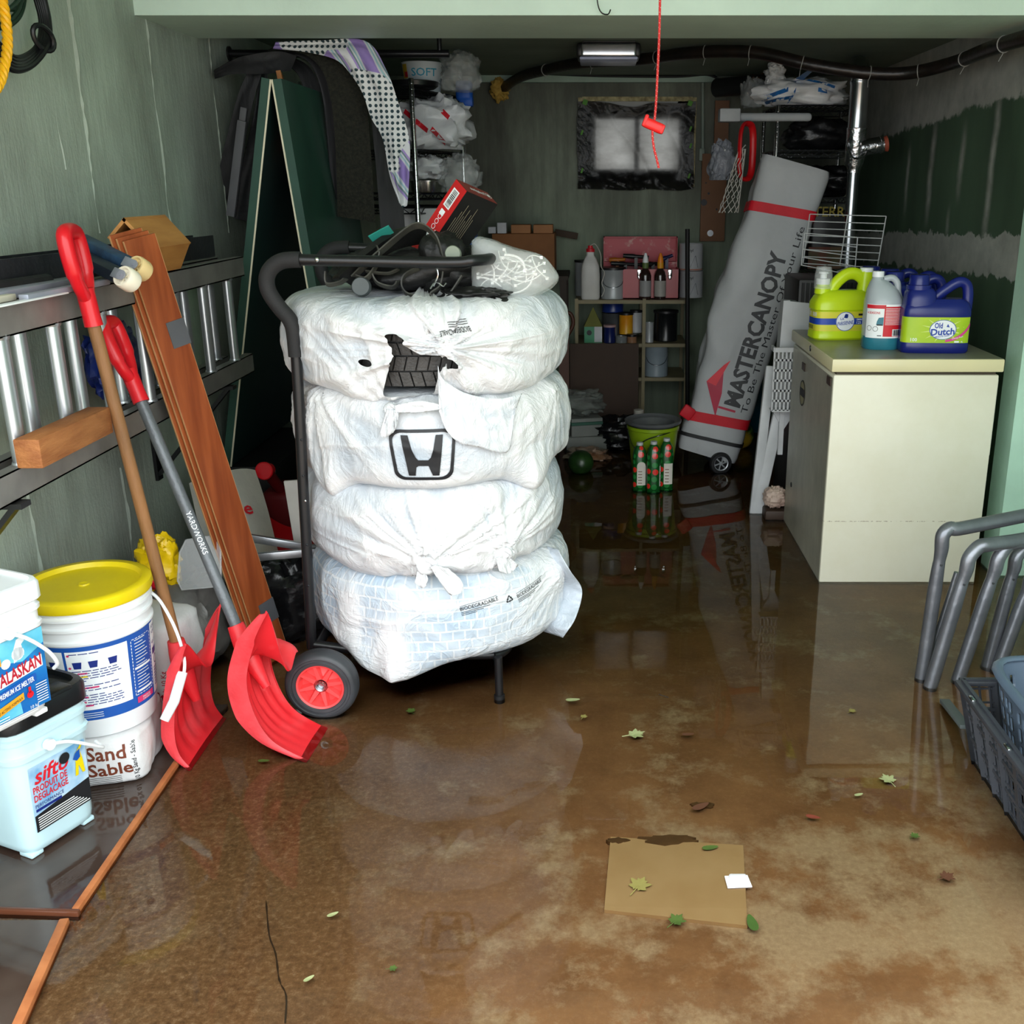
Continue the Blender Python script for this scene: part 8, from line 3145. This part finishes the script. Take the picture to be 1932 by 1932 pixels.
for k, dx in enumerate((0.155, -0.13)):
    wc = Vector((at(1359, 866, 5.40).x if k == 0 else Bb.x + 0.06, 5.385 if k == 0 else 5.62, 0.062))
    Rm = Matrix.Rotation(R_(90), 3, 'X') @ Matrix.Identity(3)
    Rm = rotz(R_(12)) @ Rm
    m = MB()
    m.lathe([(0.040, 0.014), (0.044, 0.018), (0.056, 0.017), (0.061, 0.010), (0.061, -0.010), (0.056, -0.017), (0.040, -0.016)], 36, wc, Rm, caps=False)
    wo = obj('wheel', m, mat('wheel_black', (30, 30, 32), 0.5), cbg, world=True)
    m = MB()
    m.lathe([(0.036, 0.010), (0.041, 0.012), (0.041, 0.006), (0.036, 0.006)], 32, wc, Rm, caps=False)
    m.lathe([(0.0, 0.013), (0.010, 0.012), (0.011, 0.004)], 16, wc, Rm, caps=False)
    for j in range(6):
        a = 2 * PI * j / 6
        m.bar(wc + Rm @ Vector((0.008 * math.cos(a), 0.008 * math.sin(a), 0.009)), wc + Rm @ Vector((0.038 * math.cos(a + .25), 0.038 * math.sin(a + .25), 0.009)), 0.007, 0.004, up=Rm @ Vector((0, 0, 1)))
    obj('rim', m, mat('silver_rim', (176, 180, 184), 0.35, 0.4), wo, world=True)
    m = MB()
    m.lathe([(0.0, 0.002), (0.040, 0.002), (0.040, -0.01), (0.0, -0.01)], 30, wc, Rm)
    m.bar(wc, wc + Vector((-0.04, 0.10, 0.06)), 0.03, 0.03)
    obj('axle_mount', m, M_black, wo, world=True)

# ================================================================== LIME BUCKET WITH TRAY, BOTTLES IN FRONT
q = at(1232, 800, 5.27)
zrim = at(1232, 812, 5.13).z
gb = thing('bucket', 'lime green bucket with a grey basin resting in its mouth', 'bucket', (q.x, 5.27, 0))
b = MB()
b.lathe([(0.0, 0.0), (0.098, 0.0), (0.102, 0.006), (0.132, zrim - 0.02), (0.138, zrim - 0.016), (0.138, zrim), (0.128, zrim), (0.10, 0.02), (0.0, 0.02)], 44)
obj('body', b, mat('lime_bucket_plastic', (136, 164, 28), 0.35, var=0.05), gb)
b = MB()
b.tube(bez([Vector((-0.135, 0, zrim - 0.03)), Vector((-0.10, -0.10, zrim - 0.10)), Vector((-0.04, -0.14, zrim - 0.05)), Vector((0.05, -0.142, zrim - 0.02)), Vector((0.135, 0, zrim - 0.03))], 6), 0.003, 6)
obj('handle', b, M_galv, gb)
tray = MB()
tray.lathe([(0.0, zrim - 0.03), (0.10, zrim - 0.03), (0.120, zrim + 0.004), (0.146, zrim + 0.012), (0.150, zrim + 0.026), (0.146, zrim + 0.028), (0.138, zrim + 0.018), (0.115, zrim + 0.012), (0.095, zrim - 0.022), (0.0, zrim - 0.022)], 44, (q.x, 5.27, 0), caps=False)
one('basin', tray, mat('grey_plastic_basin', (92, 94, 96), 0.35), 'shallow grey plastic basin resting in the lime green bucket', 'basin')
def bottle_skin():
    m, t, p = newmat('green_bottle_with_red_dots')
    vo = N(t, 'ShaderNodeTexVoronoi', Scale=26.0, Randomness=0.25)
    t.links.new(mapping(t), vo.inputs['Vector'])
    red = ramp(t, vo.outputs['Distance'], [(0.36, lin((226, 52, 40))), (0.42, lin((20, 84, 34)))])
    gr = ramp(t, vo.outputs['Distance'], [(0.36, lin((40, 130, 60))), (0.42, lin((18, 76, 30)))])
    k = mth(t, 'GREATER_THAN', N(t, 'ShaderNodeSeparateXYZ').outputs[0], 0.5)
    s = N(t, 'ShaderNodeSeparateColor')
    t.links.new(vo.outputs['Color'], s.inputs[0])
    k = mth(t, 'GREATER_THAN', s.outputs[0], 0.55)
    t.links.new(mixc(t, k, gr, red), p.inputs['Base Color'])
    p.inputs['Roughness'].default_value = 0.2
    return m
M_bot = bottle_skin()
for i, (u, vb, vt_, y, lab) in enumerate(((1206, 925, 836, 5.06, 'green bottle with red dots, front left of the bottles by the lime bucket'), (1232, 930, 834, 5.03, 'green bottle with red dots, front middle of the bottles by the lime bucket'), (1256, 922, 828, 5.07, 'green bottle with red dots, right end of the bottles by the lime bucket'))):
    p = at(u, vb, y)
    h = at(u, vt_, y).z
    rt = thing('drink_bottle', lab, 'bottle', (p.x, y, 0.0), group='green dotted bottles by the lime bucket')
    m = MB()
    m.rings([sring(0.036 * k, 0.036 * k, z * h, 28, 3) for k, z in ((0.9, 0.0), (1.0, 0.02), (0.97, 0.25), (1.0, 0.5), (1.0, 0.72), (0.85, 0.86), (0.5, 0.95), (0.42, 0.96), (0.42, 0.985))])
    bo = obj('body', m, M_bot, rt)
    m = MB()
    m.lathe([(0.017, h * 0.96), (0.017, h + 0.004), (0.0, h + 0.005)], 18)
    obj('cap', m, mat('grey_white_cap', (190, 194, 196), 0.4), rt)
    m = MB()
    bw_ = boxwrap(0.036, 0.036, 3)
    m.rect(-0.014 if i != 1 else 0.03, h * 0.16, 0.032 if i != 1 else 0.06, h * 0.56, bw_(0.0012), 8, 1)
    if i == 0:
        m.disc(0.008, h * 0.56, 0.022, bw_(0.0014), 18)
    lb = obj('label', m, mat('cream_label', (222, 216, 206), 0.45), bo)
    m = MB()
    for k in range(5):
        m.rect(-0.008 if i != 1 else 0.035, h * (0.2 + 0.06 * k), 0.012 if i != 1 else 0.05, h * (0.215 + 0.06 * k), bw_(0.0018), 4, 1)
    obj('label_print', m, mat('brownish_print', (120, 90, 70), 0.5), lb)

# ================================================================== WHITE TABLE FRAME AND ODDS AND ENDS LEFT OF THE FREEZER
M_wt = mat('grubby_white_plastic', (206, 208, 210), 0.45, rgb2=(178, 180, 182), vs=6)
wt_ = thing('folded_table', 'grubby white folded plastic table standing on edge left of the freezer', 'folding table', (0.85, 4.8, 0))
b = MB()
pl = [at(u, v, 4.78) for u, v in ((1470, 562), (1528, 568), (1535, 700), (1470, 800), (1452, 770))]
b.prism([(p.x, p.z) for p in pl], 4.66, 4.74, lambda x, z, t: Vector((x, t, z)))
b.bar(pl[0] + Vector((0.02, -0.10, 0)), Vector((pl[0].x + 0.02, 4.655, 0.30)), 0.022, 0.022)
obj('table_top', b, M_wt, wt_, smooth=20, world=True)
for (u0, v0, u1, v1, w_) in ((1454, 690, 1432, 882, 0.045), (1483, 720, 1446, 884, 0.055)):
    m = MB()
    p, q = at(u0, v0, 4.72), at(u1, v1, 4.68)
    k = (q.z) / (p.z - q.z)
    q = q + (q - p) * k
    m.bar(p, q, w_, 0.03, up=(0, 1, 0), r=0.006)
    obj('leg', m, M_wt, wt_, world=True)
b = MB()
p = at(1420, 722, 6.3)
b.rbox((p.x + 0.01, 6.42, 0.36), (0.14, 0.24, 0.70), 0.02, 2)
one('cooler_box', b, mat('deep_teal_plastic', (18, 84, 104), 0.4), 'deep teal plastic box standing between the canopy bag and the white table', 'box')
cr = thing('basket', 'white perforated plastic basket hanging beside the freezer', 'basket', (0.83, 4.5, 0.25))
b = MB()
pa = [at(u, v, 4.58) for u, v in ((1462, 660), (1508, 650), (1504, 770), (1472, 775))]
xa, xb = pa[0].x, pa[1].x
za, zb_ = pa[3].z, pa[0].z
for k in range(7):
    x = xa + (xb - xa) * k / 6
    b.bar((x, 4.58, za), (x, 4.58, zb_), 0.008, 0.006)
for k in range(7):
    z = za + (zb_ - za) * k / 6
    b.bar((xa, 4.58, z), (xb, 4.58, z), 0.006, 0.010)
b.bar((xa, 4.58, zb_), (xb, 4.58, zb_), 0.012, 0.02)
b.b2((xa, 4.58, za - 0.004), (xb, 4.65, za))
b.bar((xa, 4.58, zb_), (xa, 4.655, zb_), 0.012, 0.02)
obj('side', b, M_wt, cr, world=True)
b = sit(lump((at(1466, 870, 4.60).x, 4.60, 0), (0.05, 0.05, 0.045), 5.0, 0.15, 3, cr=0.15), 0.055)
one('garlic_net', b, mat('garlic_skin', (206, 184, 168), 0.5, rgb2=(170, 140, 128), vs=14, bump=0.2), 'net of garlic bulbs hanging low beside the freezer corner', 'garlic')
b = MB()
b.rbox((at(1466, 870, 4.60).x + 0.02, 4.60, 0.028), (0.14, 0.10, 0.052), 0.01)
one('produce_tray', b, mat('dim_brown_tray', (60, 44, 34), 0.6), 'brown tray in the water under the garlic net', 'tray')

# ================================================================== FRONT RIGHT: bent tube frames, crate, basket
M_tubeg = mat('dented_grey_tube', (128, 131, 137), 0.33, 0.65, rgb2=(104, 107, 113), vs=10, bump=0.08, bs=40)
frames = [((1738, 1284), (1779, 1010), (1800, 1000), (1985, 962), 2.96, 'bent grey tube leg frame, leftmost of the frames by the freezer'),
          ((1754, 1300), (1829, 1052), (1858, 1030), (1990, 1008), 2.88, 'bent grey tube leg frame, second from the left by the freezer'),
          ((1806, 1288), (1884, 1052), (1910, 1026), (2010, 1012), 2.95, 'bent grey tube leg frame, third from the left by the freezer'),
          ((1862, 1262), (1918, 1050), (1946, 1030), (2020, 1010), 3.02, 'bent grey tube leg frame, fourth from the left by the freezer'),
          ((1880, 1270), (1946, 1090), (1970, 1068), (2030, 1050), 3.09, 'bent grey tube leg frame, rightmost of the frames by the freezer')]
for (f0, b0, b1, e0_, y, lab) in frames:
    p0 = atz(f0[0], f0[1], 0.0)
    y = p0.y
    p1, p2, p3 = at(b0[0], b0[1], y), at(b1[0], b1[1], y + 0.01), at(e0_[0], e0_[1], y + 0.10)
    mid = p0.lerp(p1, 0.80)
    pts = [p0, p0.lerp(p1, 0.4), p0.lerp(p1, 0.76), p0.lerp(p1, 0.90) + Vector((0.002, 0, 0)), p1, p1.lerp(p2, 0.6) + Vector((0.0, 0, 0.012)), p2 + Vector((0.012, 0, 0.004)), p2.lerp(p3, 0.4), p3]
    cv = bez(pts, 5)
    rr_ = []
    for i in range(len(cv)):
        r_ = 0.0215
        d = abs(i - 12)
        if d < 4:
            r_ -= 0.0035 * (1 - d / 4)
        rr_.append(r_)
    rt = thing('tube_frame', lab, 'tube frame', tuple(p0), group='bent grey tube frames by the freezer')
    m = MB()
    m.tube(cv, rr_, 18)
    obj('tube', m, M_tubeg, rt, world=True)
    c = cv[11]
    nrm_ = Vector((0.1, -1, 0.35)).normalized()
    m = MB()
    x, yv, z = frame_of(nrm_)
    m.lathe([(0.0, 0.0), (0.0045, 0.0), (0.0045, 0.0012), (0.0, 0.0012)], 12, c + nrm_ * 0.0188, Matrix((x, yv, z)).transposed())
    obj('bolt_hole', m, M_ink, rt, world=True)
    # far leg of the frame and the thin brace beside the first leg
    m = MB()
    far = p3 + Vector((0.10, 0.04, 0))
    m.tube(bez([p3, p3 + Vector((0.05, 0.02, 0)), far, far + Vector((0.03, 0.01, -0.06)), Vector((far.x + 0.02, far.y + 0.02, 0))], 5), 0.0215, 16)
    obj('far_leg', m, M_tubeg, rt, world=True)
    if lab.startswith('bent grey tube leg frame, leftmost'):
        m = MB()
        m.tube([atz(1741, 1286, 0.0) + Vector((0.012, 0.03, 0)), at(1806, 1080, y + 0.02)], 0.010, 10)
        obj('brace', m, M_tubeg, rt, world=True)

M_crate = mat('dark_grey_crate_plastic', (52, 55, 60), 0.42, rgb2=(62, 65, 72), vs=12)
ct = thing('crate', 'dark grey lattice plastic crate on the floor at the right edge', 'crate', (1.25, 2.15, 0))
CY0, CY1, CX0, CX1, CH, FL = 1.82, 2.44, 1.035, 1.45, 0.225, 0.045
def lattice(fn, L, H, nx, nz, bars):
    """fn(s, z) -> point on the sloping wall"""
    m = MB()
    for k in range(nx + 1):
        s = L * k / nx
        m.bar(fn(s, 0), fn(s, H), 0.009, 0.022)
    for k in range(nz + 1):
        z = H * k / nz
        m.bar(fn(0, z), fn(L, z), 0.010, 0.009 if k not in (0, nz) else 0.018)
    n2, nz2 = nx * 3, nz * 2
    for k in range(n2):
        s = L * (k + 0.5) / n2
        m.bar(fn(s, H * 0.04), fn(s, H * 0.96), 0.004, 0.005)
    for k in range(nz2):
        z = H * (k + 0.5) / nz2
        m.bar(fn(0, z), fn(L, z), 0.004, 0.005)
    return m
def side_fn(k):
    def fn(s, z):
        o = FL * z / CH
        if k == 0:
            return Vector((CX0 - o, CY0 - o + s * (CY1 - CY0 + 2 * o) / (CY1 - CY0), z + 0.004))
        if k == 1:
            return Vector((CX1 + o, CY0 - o + s * (CY1 - CY0 + 2 * o) / (CY1 - CY0), z + 0.004))
        if k == 2:
            return Vector((CX0 - o + s * (CX1 - CX0 + 2 * o) / (CX1 - CX0), CY1 + o, z + 0.004))
        return Vector((CX0 - o + s * (CX1 - CX0 + 2 * o) / (CX1 - CX0), CY0 - o, z + 0.004))
    return fn
for k in range(4):
    L = (CY1 - CY0) if k < 2 else (CX1 - CX0)
    obj('side', lattice(side_fn(k), L, CH, 8 if k < 2 else 6, 3, None), M_crate, ct, smooth=0, world=True)
b = MB()
for k in range(13):
    b.bar((CX0 + (CX1 - CX0) * k / 12, CY0, 0.008), (CX0 + (CX1 - CX0) * k / 12, CY1, 0.008), 0.007, 0.006)
for k in range(17):
    b.bar((CX0, CY0 + (CY1 - CY0) * k / 16, 0.008), (CX1, CY0 + (CY1 - CY0) * k / 16, 0.008), 0.007, 0.006)
obj('bottom', b, M_crate, ct, smooth=0, world=True)
b = MB()
o = FL + 0.006
for p, q in (((CX0 - o, CY0 - o), (CX0 - o, CY1 + o)), ((CX1 + o, CY0 - o), (CX1 + o, CY1 + o)), ((CX0 - o, CY1 + o), (CX1 + o, CY1 + o)), ((CX0 - o, CY0 - o), (CX1 + o, CY0 - o))):
    b.bar((p[0], p[1], CH), (q[0], q[1], CH), 0.03, 0.016, r=0.004)
obj('rim', b, M_crate, ct, world=True)
b = MB()
for y in (CY1 - 0.06, CY1 - 0.30, CY0 + 0.1):
    b.rbox((CX0 - FL - 0.012, y, CH + 0.002), (0.012, 0.03, 0.02), 0.003)
obj('clip', b, M_galv, ct, world=True)
b = MB()
b.bar(atz(1782, 1322, 0.02), atz(1822, 1372, 0.06), 0.03, 0.012, r=0.002)
one('flat_bar', b, mat('grey_green_flat_bar', (84, 92, 92), 0.5), 'grey flat bar poking out beside the dark crate', 'metal bar')

# smoky laundry basket nested in the crate: a shell with slots left open
M_bask = mat('smoky_blue_grey_plastic', (82, 96, 112), 0.26, var=0.05)
bsk = thing('laundry_basket', 'smoky blue grey slotted basket nested in the dark crate', 'basket', (1.28, 2.15, 0.03))
bx0, bx1, by0, by1 = 1.03, 1.50, 1.72, 2.46
cxm, cym = (bx0 + bx1) / 2, (by0 + by1) / 2
nA, nH = 240, 40
H0, H1 = 0.05, 0.31
P = np.zeros((nA, nH, 3))
for j in range(nH):
    t = j / (nH - 1)
    k = 0.80 + 0.20 * t ** 0.8
    for i, q in enumerate(sring((bx1 - bx0) / 2 * k, (by1 - by0) / 2 * k, 0, nA, 7)):
        lift = 0.03 * max(0.0, q.x / ((bx1 - bx0) / 2)) * t
        P[i, j] = (cxm + q.x, cym + q.y, H0 + (H1 - H0) * t + lift)
b = MB()
b.grid(P, wrapu=True)
keep = []
Ls = np.concatenate([[0], np.cumsum(np.linalg.norm(np.diff(np.vstack([P[:, nH - 1], P[:1, nH - 1]]), axis=0), axis=1))])
for f in b.f:
    idx = [q // nH for q in f]
    jj = [q % nH for q in f]
    i, j = min(idx), min(jj)
    if max(idx) - min(idx) > 2:
        i = nA - 1
    s = Ls[i]
    ps = (s % 0.030)
    grp = (s % 0.24)
    pj = j % 7
    if 0.006 < ps < 0.017 and 1 <= pj <= 5 and 3 < j < 33 and grp < 0.20:
        continue
    keep.append(f)
b.f, b.mi = keep, [0] * len(keep)
o = obj('shell', b, M_bask, bsk, smooth=50, world=True)
sm = o.modifiers.new('thickness', 'SOLIDIFY')
sm.thickness = 0.004
b = MB()
b.tube([Vector(P[i, nH - 1]) for i in range(0, nA, 3)], 0.010, 10, closed=True, flat=(1.4, 0.8))
obj('rim', b, M_bask, bsk, world=True)
b = MB()
b.rings([sring((bx1 - bx0) / 2 * 0.80, (by1 - by0) / 2 * 0.80, z, 60, 7, cxm, cym) for z in (H0 - 0.003, H0 + 0.003)])
obj('bottom', b, M_bask, bsk, world=True)

# ================================================================== THINGS ON THE WET FLOOR
WZ = 0.0126
b = MB()
pl = [atz(u, v, 0.004) for u, v in ((1152, 1582), (1402, 1598), (1410, 1750), (1140, 1720))]
b.prism([(p.x, p.y) for p in pl], 0.0005, 0.009)
one('stone_tile', b, mat('submerged_tan_tile', (226, 194, 148), 0.6, rgb2=(212, 178, 130), vs=8), 'square tan tile lying under the water near the doorway', 'tile')
bp_ = thing('blister_pack', 'small white card blister pack floating on the tile', 'packaging', tuple(atz(1392, 1664, WZ)))
pl = [atz(u, v, WZ) for u, v in ((1367, 1654), (1410, 1652), (1419, 1674), (1373, 1676))]
b = MB()
b.prism([(p.x, p.y) for p in pl], WZ, WZ + 0.002)
obj('card', b, mat('white_card', (240, 240, 244), 0.5), bp_, world=True)
c = sum(pl, Vector()) / 4
b = MB()
b.rbox((c.x, c.y + 0.002, WZ + 0.008), (0.040, 0.022, 0.013), 0.005, 3)
obj('blister', b, mat('clear_blister', (236, 238, 242), 0.1, alpha=0.45), bp_, world=True)
b = MB()
b.rbox((c.x, c.y + 0.002, WZ + 0.0055), (0.030, 0.014, 0.006), 0.002, 2)
obj('insert', b, M_white, bp_, world=True)

M_leaf = [mat('pale_green_leaf', (164, 168, 122), 0.6, rgb2=(140, 148, 98), vs=30), mat('fresh_green_leaf', (74, 96, 38), 0.6, rgb2=(58, 78, 28), vs=30), mat('brown_leaf', (86, 52, 34), 0.6), mat('yellow_green_leaf', (134, 124, 66), 0.6)]
LEAF = [(0, 1.0), (10, .74), (20, .66), (30, .80), (40, .55), (52, .80), (62, .97), (74, .72), (86, .52), (106, .74), (122, .60), (140, .46), (158, .54), (180, .26)]
def leaf(u, v, size, rz, ml, lab, kind, z=WZ, group=None):
    p = atz(u, v, z)
    pts = []
    if kind == 'maple':
        sp = LEAF + [(360 - a, r) for a, r in reversed(LEAF[1:-1])]
        pts = [(r * math.cos(R_(a)), r * math.sin(R_(a)) * 0.9) for a, r in sp]
    else:
        pts = [(math.cos(t), 0.42 * math.sin(t) * (1 - 0.3 * math.cos(t))) for t in np.linspace(0, 2 * PI, 14)[:-1]]
    m = MB()
    n = len(pts)
    R = rotz(rz)
    vs = [p + R @ Vector((x * size, y * size, 0.0015 + 0.05 * size * (x * x + y * y))) for x, y in pts]
    m.add([p + Vector((0, 0, 0.001))] + vs, [(0, 1 + i, 1 + (i + 1) % n) for i in range(n)])
    if kind == 'maple':
        m.tube([p + Vector((0, 0, 0.001)), p + R @ Vector((-size * 1.1, 0.1 * size, 0.001))], size * 0.035, 5)
    one('leaf', m, ml, lab, 'leaf', group=group, smooth=0)
G = 'leaves on the wet floor'
leaf(1197, 1386, 0.034, 0.4, M_leaf[0], 'pale maple leaf floating right of the tyre reflection in mid floor', 'maple', group=G)
leaf(1677, 1472, 0.030, 1.9, M_leaf[0], 'pale pointed maple leaf left of the tube frame reflections', 'maple', group=G)
leaf(1081, 1321, 0.022, 0.1, M_leaf[0], 'small pale leaf farthest back, right of the trolley leg', 'oval', group=G)
leaf(1101, 1353, 0.015, 1.2, M_leaf[3], 'small yellow green leaf just below the farthest pale leaf', 'maple', group=G)
leaf(776, 1342, 0.020, 2.2, M_leaf[1], 'green leaf in the water right of the trolley wheel', 'maple', group=G)
leaf(1275, 1738, 0.026, 0.9, M_leaf[1], 'green leaf on the front edge of the tan tile', 'maple', group=G)
leaf(1419, 1742, 0.026, 1.7, mat('dark_green_leaf', (58, 84, 30), 0.6), 'dark green leaf at the right front corner of the tan tile', 'oval', group=G)
leaf(1205, 1672, 0.034, 1.1, M_leaf[3], 'yellowish maple leaf on top of the tan tile', 'maple', group=G)
leaf(1340, 1600, 0.020, 0.2, M_leaf[1], 'green leaf on the back edge of the tan tile', 'oval', group=G)
leaf(628, 1726, 0.013, 0.6, M_leaf[0], 'small pale leaf on the gravelly floor left of centre', 'oval', group=G)
leaf(583, 1847, 0.012, 0.8, M_leaf[0], 'tiny pale leaf beside the crack in the floor', 'oval', group=G)
leaf(740, 1828, 0.012, 0.2, M_leaf[1], 'tiny green leaf near the front, right of the crack', 'maple', group=G)
leaf(498, 1436, 0.016, 0.0, M_leaf[1], 'small green leaf between the two shovel blades', 'oval', group=G)
leaf(1322, 1522, 0.026, 0.6, M_leaf[2], 'dark brown leaf behind the tan tile', 'oval', group=G)
leaf(1298, 1386, 0.018, 0.1, M_leaf[2], 'small brown leaf in mid floor right of the pale maple leaf', 'oval', group=G)
leaf(1534, 1542, 0.018, -0.3, mat('reddish_leaf', (120, 52, 36), 0.6), 'reddish leaf right of the tan tile towards the crate', 'oval', group=G)
leaf(1620, 1500, 0.013, 0.4, M_leaf[0], 'small pale leaf just below the pointed maple leaf', 'oval', group=G)
leaf(1725, 1578, 0.016, 0.7, M_leaf[1], 'green leaf in front of the frame reflections near the crate', 'maple', group=G)
leaf(1607, 1342, 0.016, 0.7, M_leaf[3], 'olive leaf in the freezer reflection', 'maple', group=G)
leaf(1785, 1655, 0.024, 0.5, M_leaf[2], 'dark brown leaf at the right front, below the crate', 'maple', group=G)
b = MB()
p = atz(1243, 1310, WZ)
b.tube([p, p + Vector((0.028, -0.022, 0.001))], 0.0014, 5)
one('twig', b, mat('dark_twig', (40, 32, 26), 0.7), 'thin dark twig floating left of the freezer reflection', 'twig')
rr = random.Random(21)
M_mud = mat('dark_silt', (98, 74, 48), 0.7, rgb2=(122, 92, 60), vs=20)
for u, v, r, sx, lab in ((1262, 1590, 0.045, 1.5, 'dark silt patch along the back edge of the tan tile'), (1165, 1592, 0.022, 1.2, 'dark silt patch at the back left corner of the tan tile'), (1324, 1521, 0.03, 1.0, 'dark silt patch behind the tan tile')):
    p = atz(u, v, 0.0)
    pts = [(r * sx * (0.7 + 0.5 * rr.random()) * math.cos(t), r * 0.5 * (0.6 + 0.6 * rr.random()) * math.sin(t)) for t in np.linspace(0, 2 * PI, 22)[:-1]]
    b = MB()
    b.prism(pts, 0.0, 0.0035 + (0.0065 if v > 1550 else 0), lambda x, y, t: Vector((p.x + x, p.y + y, t + 0.0004)))
    one('silt_patch', b, M_mud, lab, 'mud', kind='stuff', smooth=0)
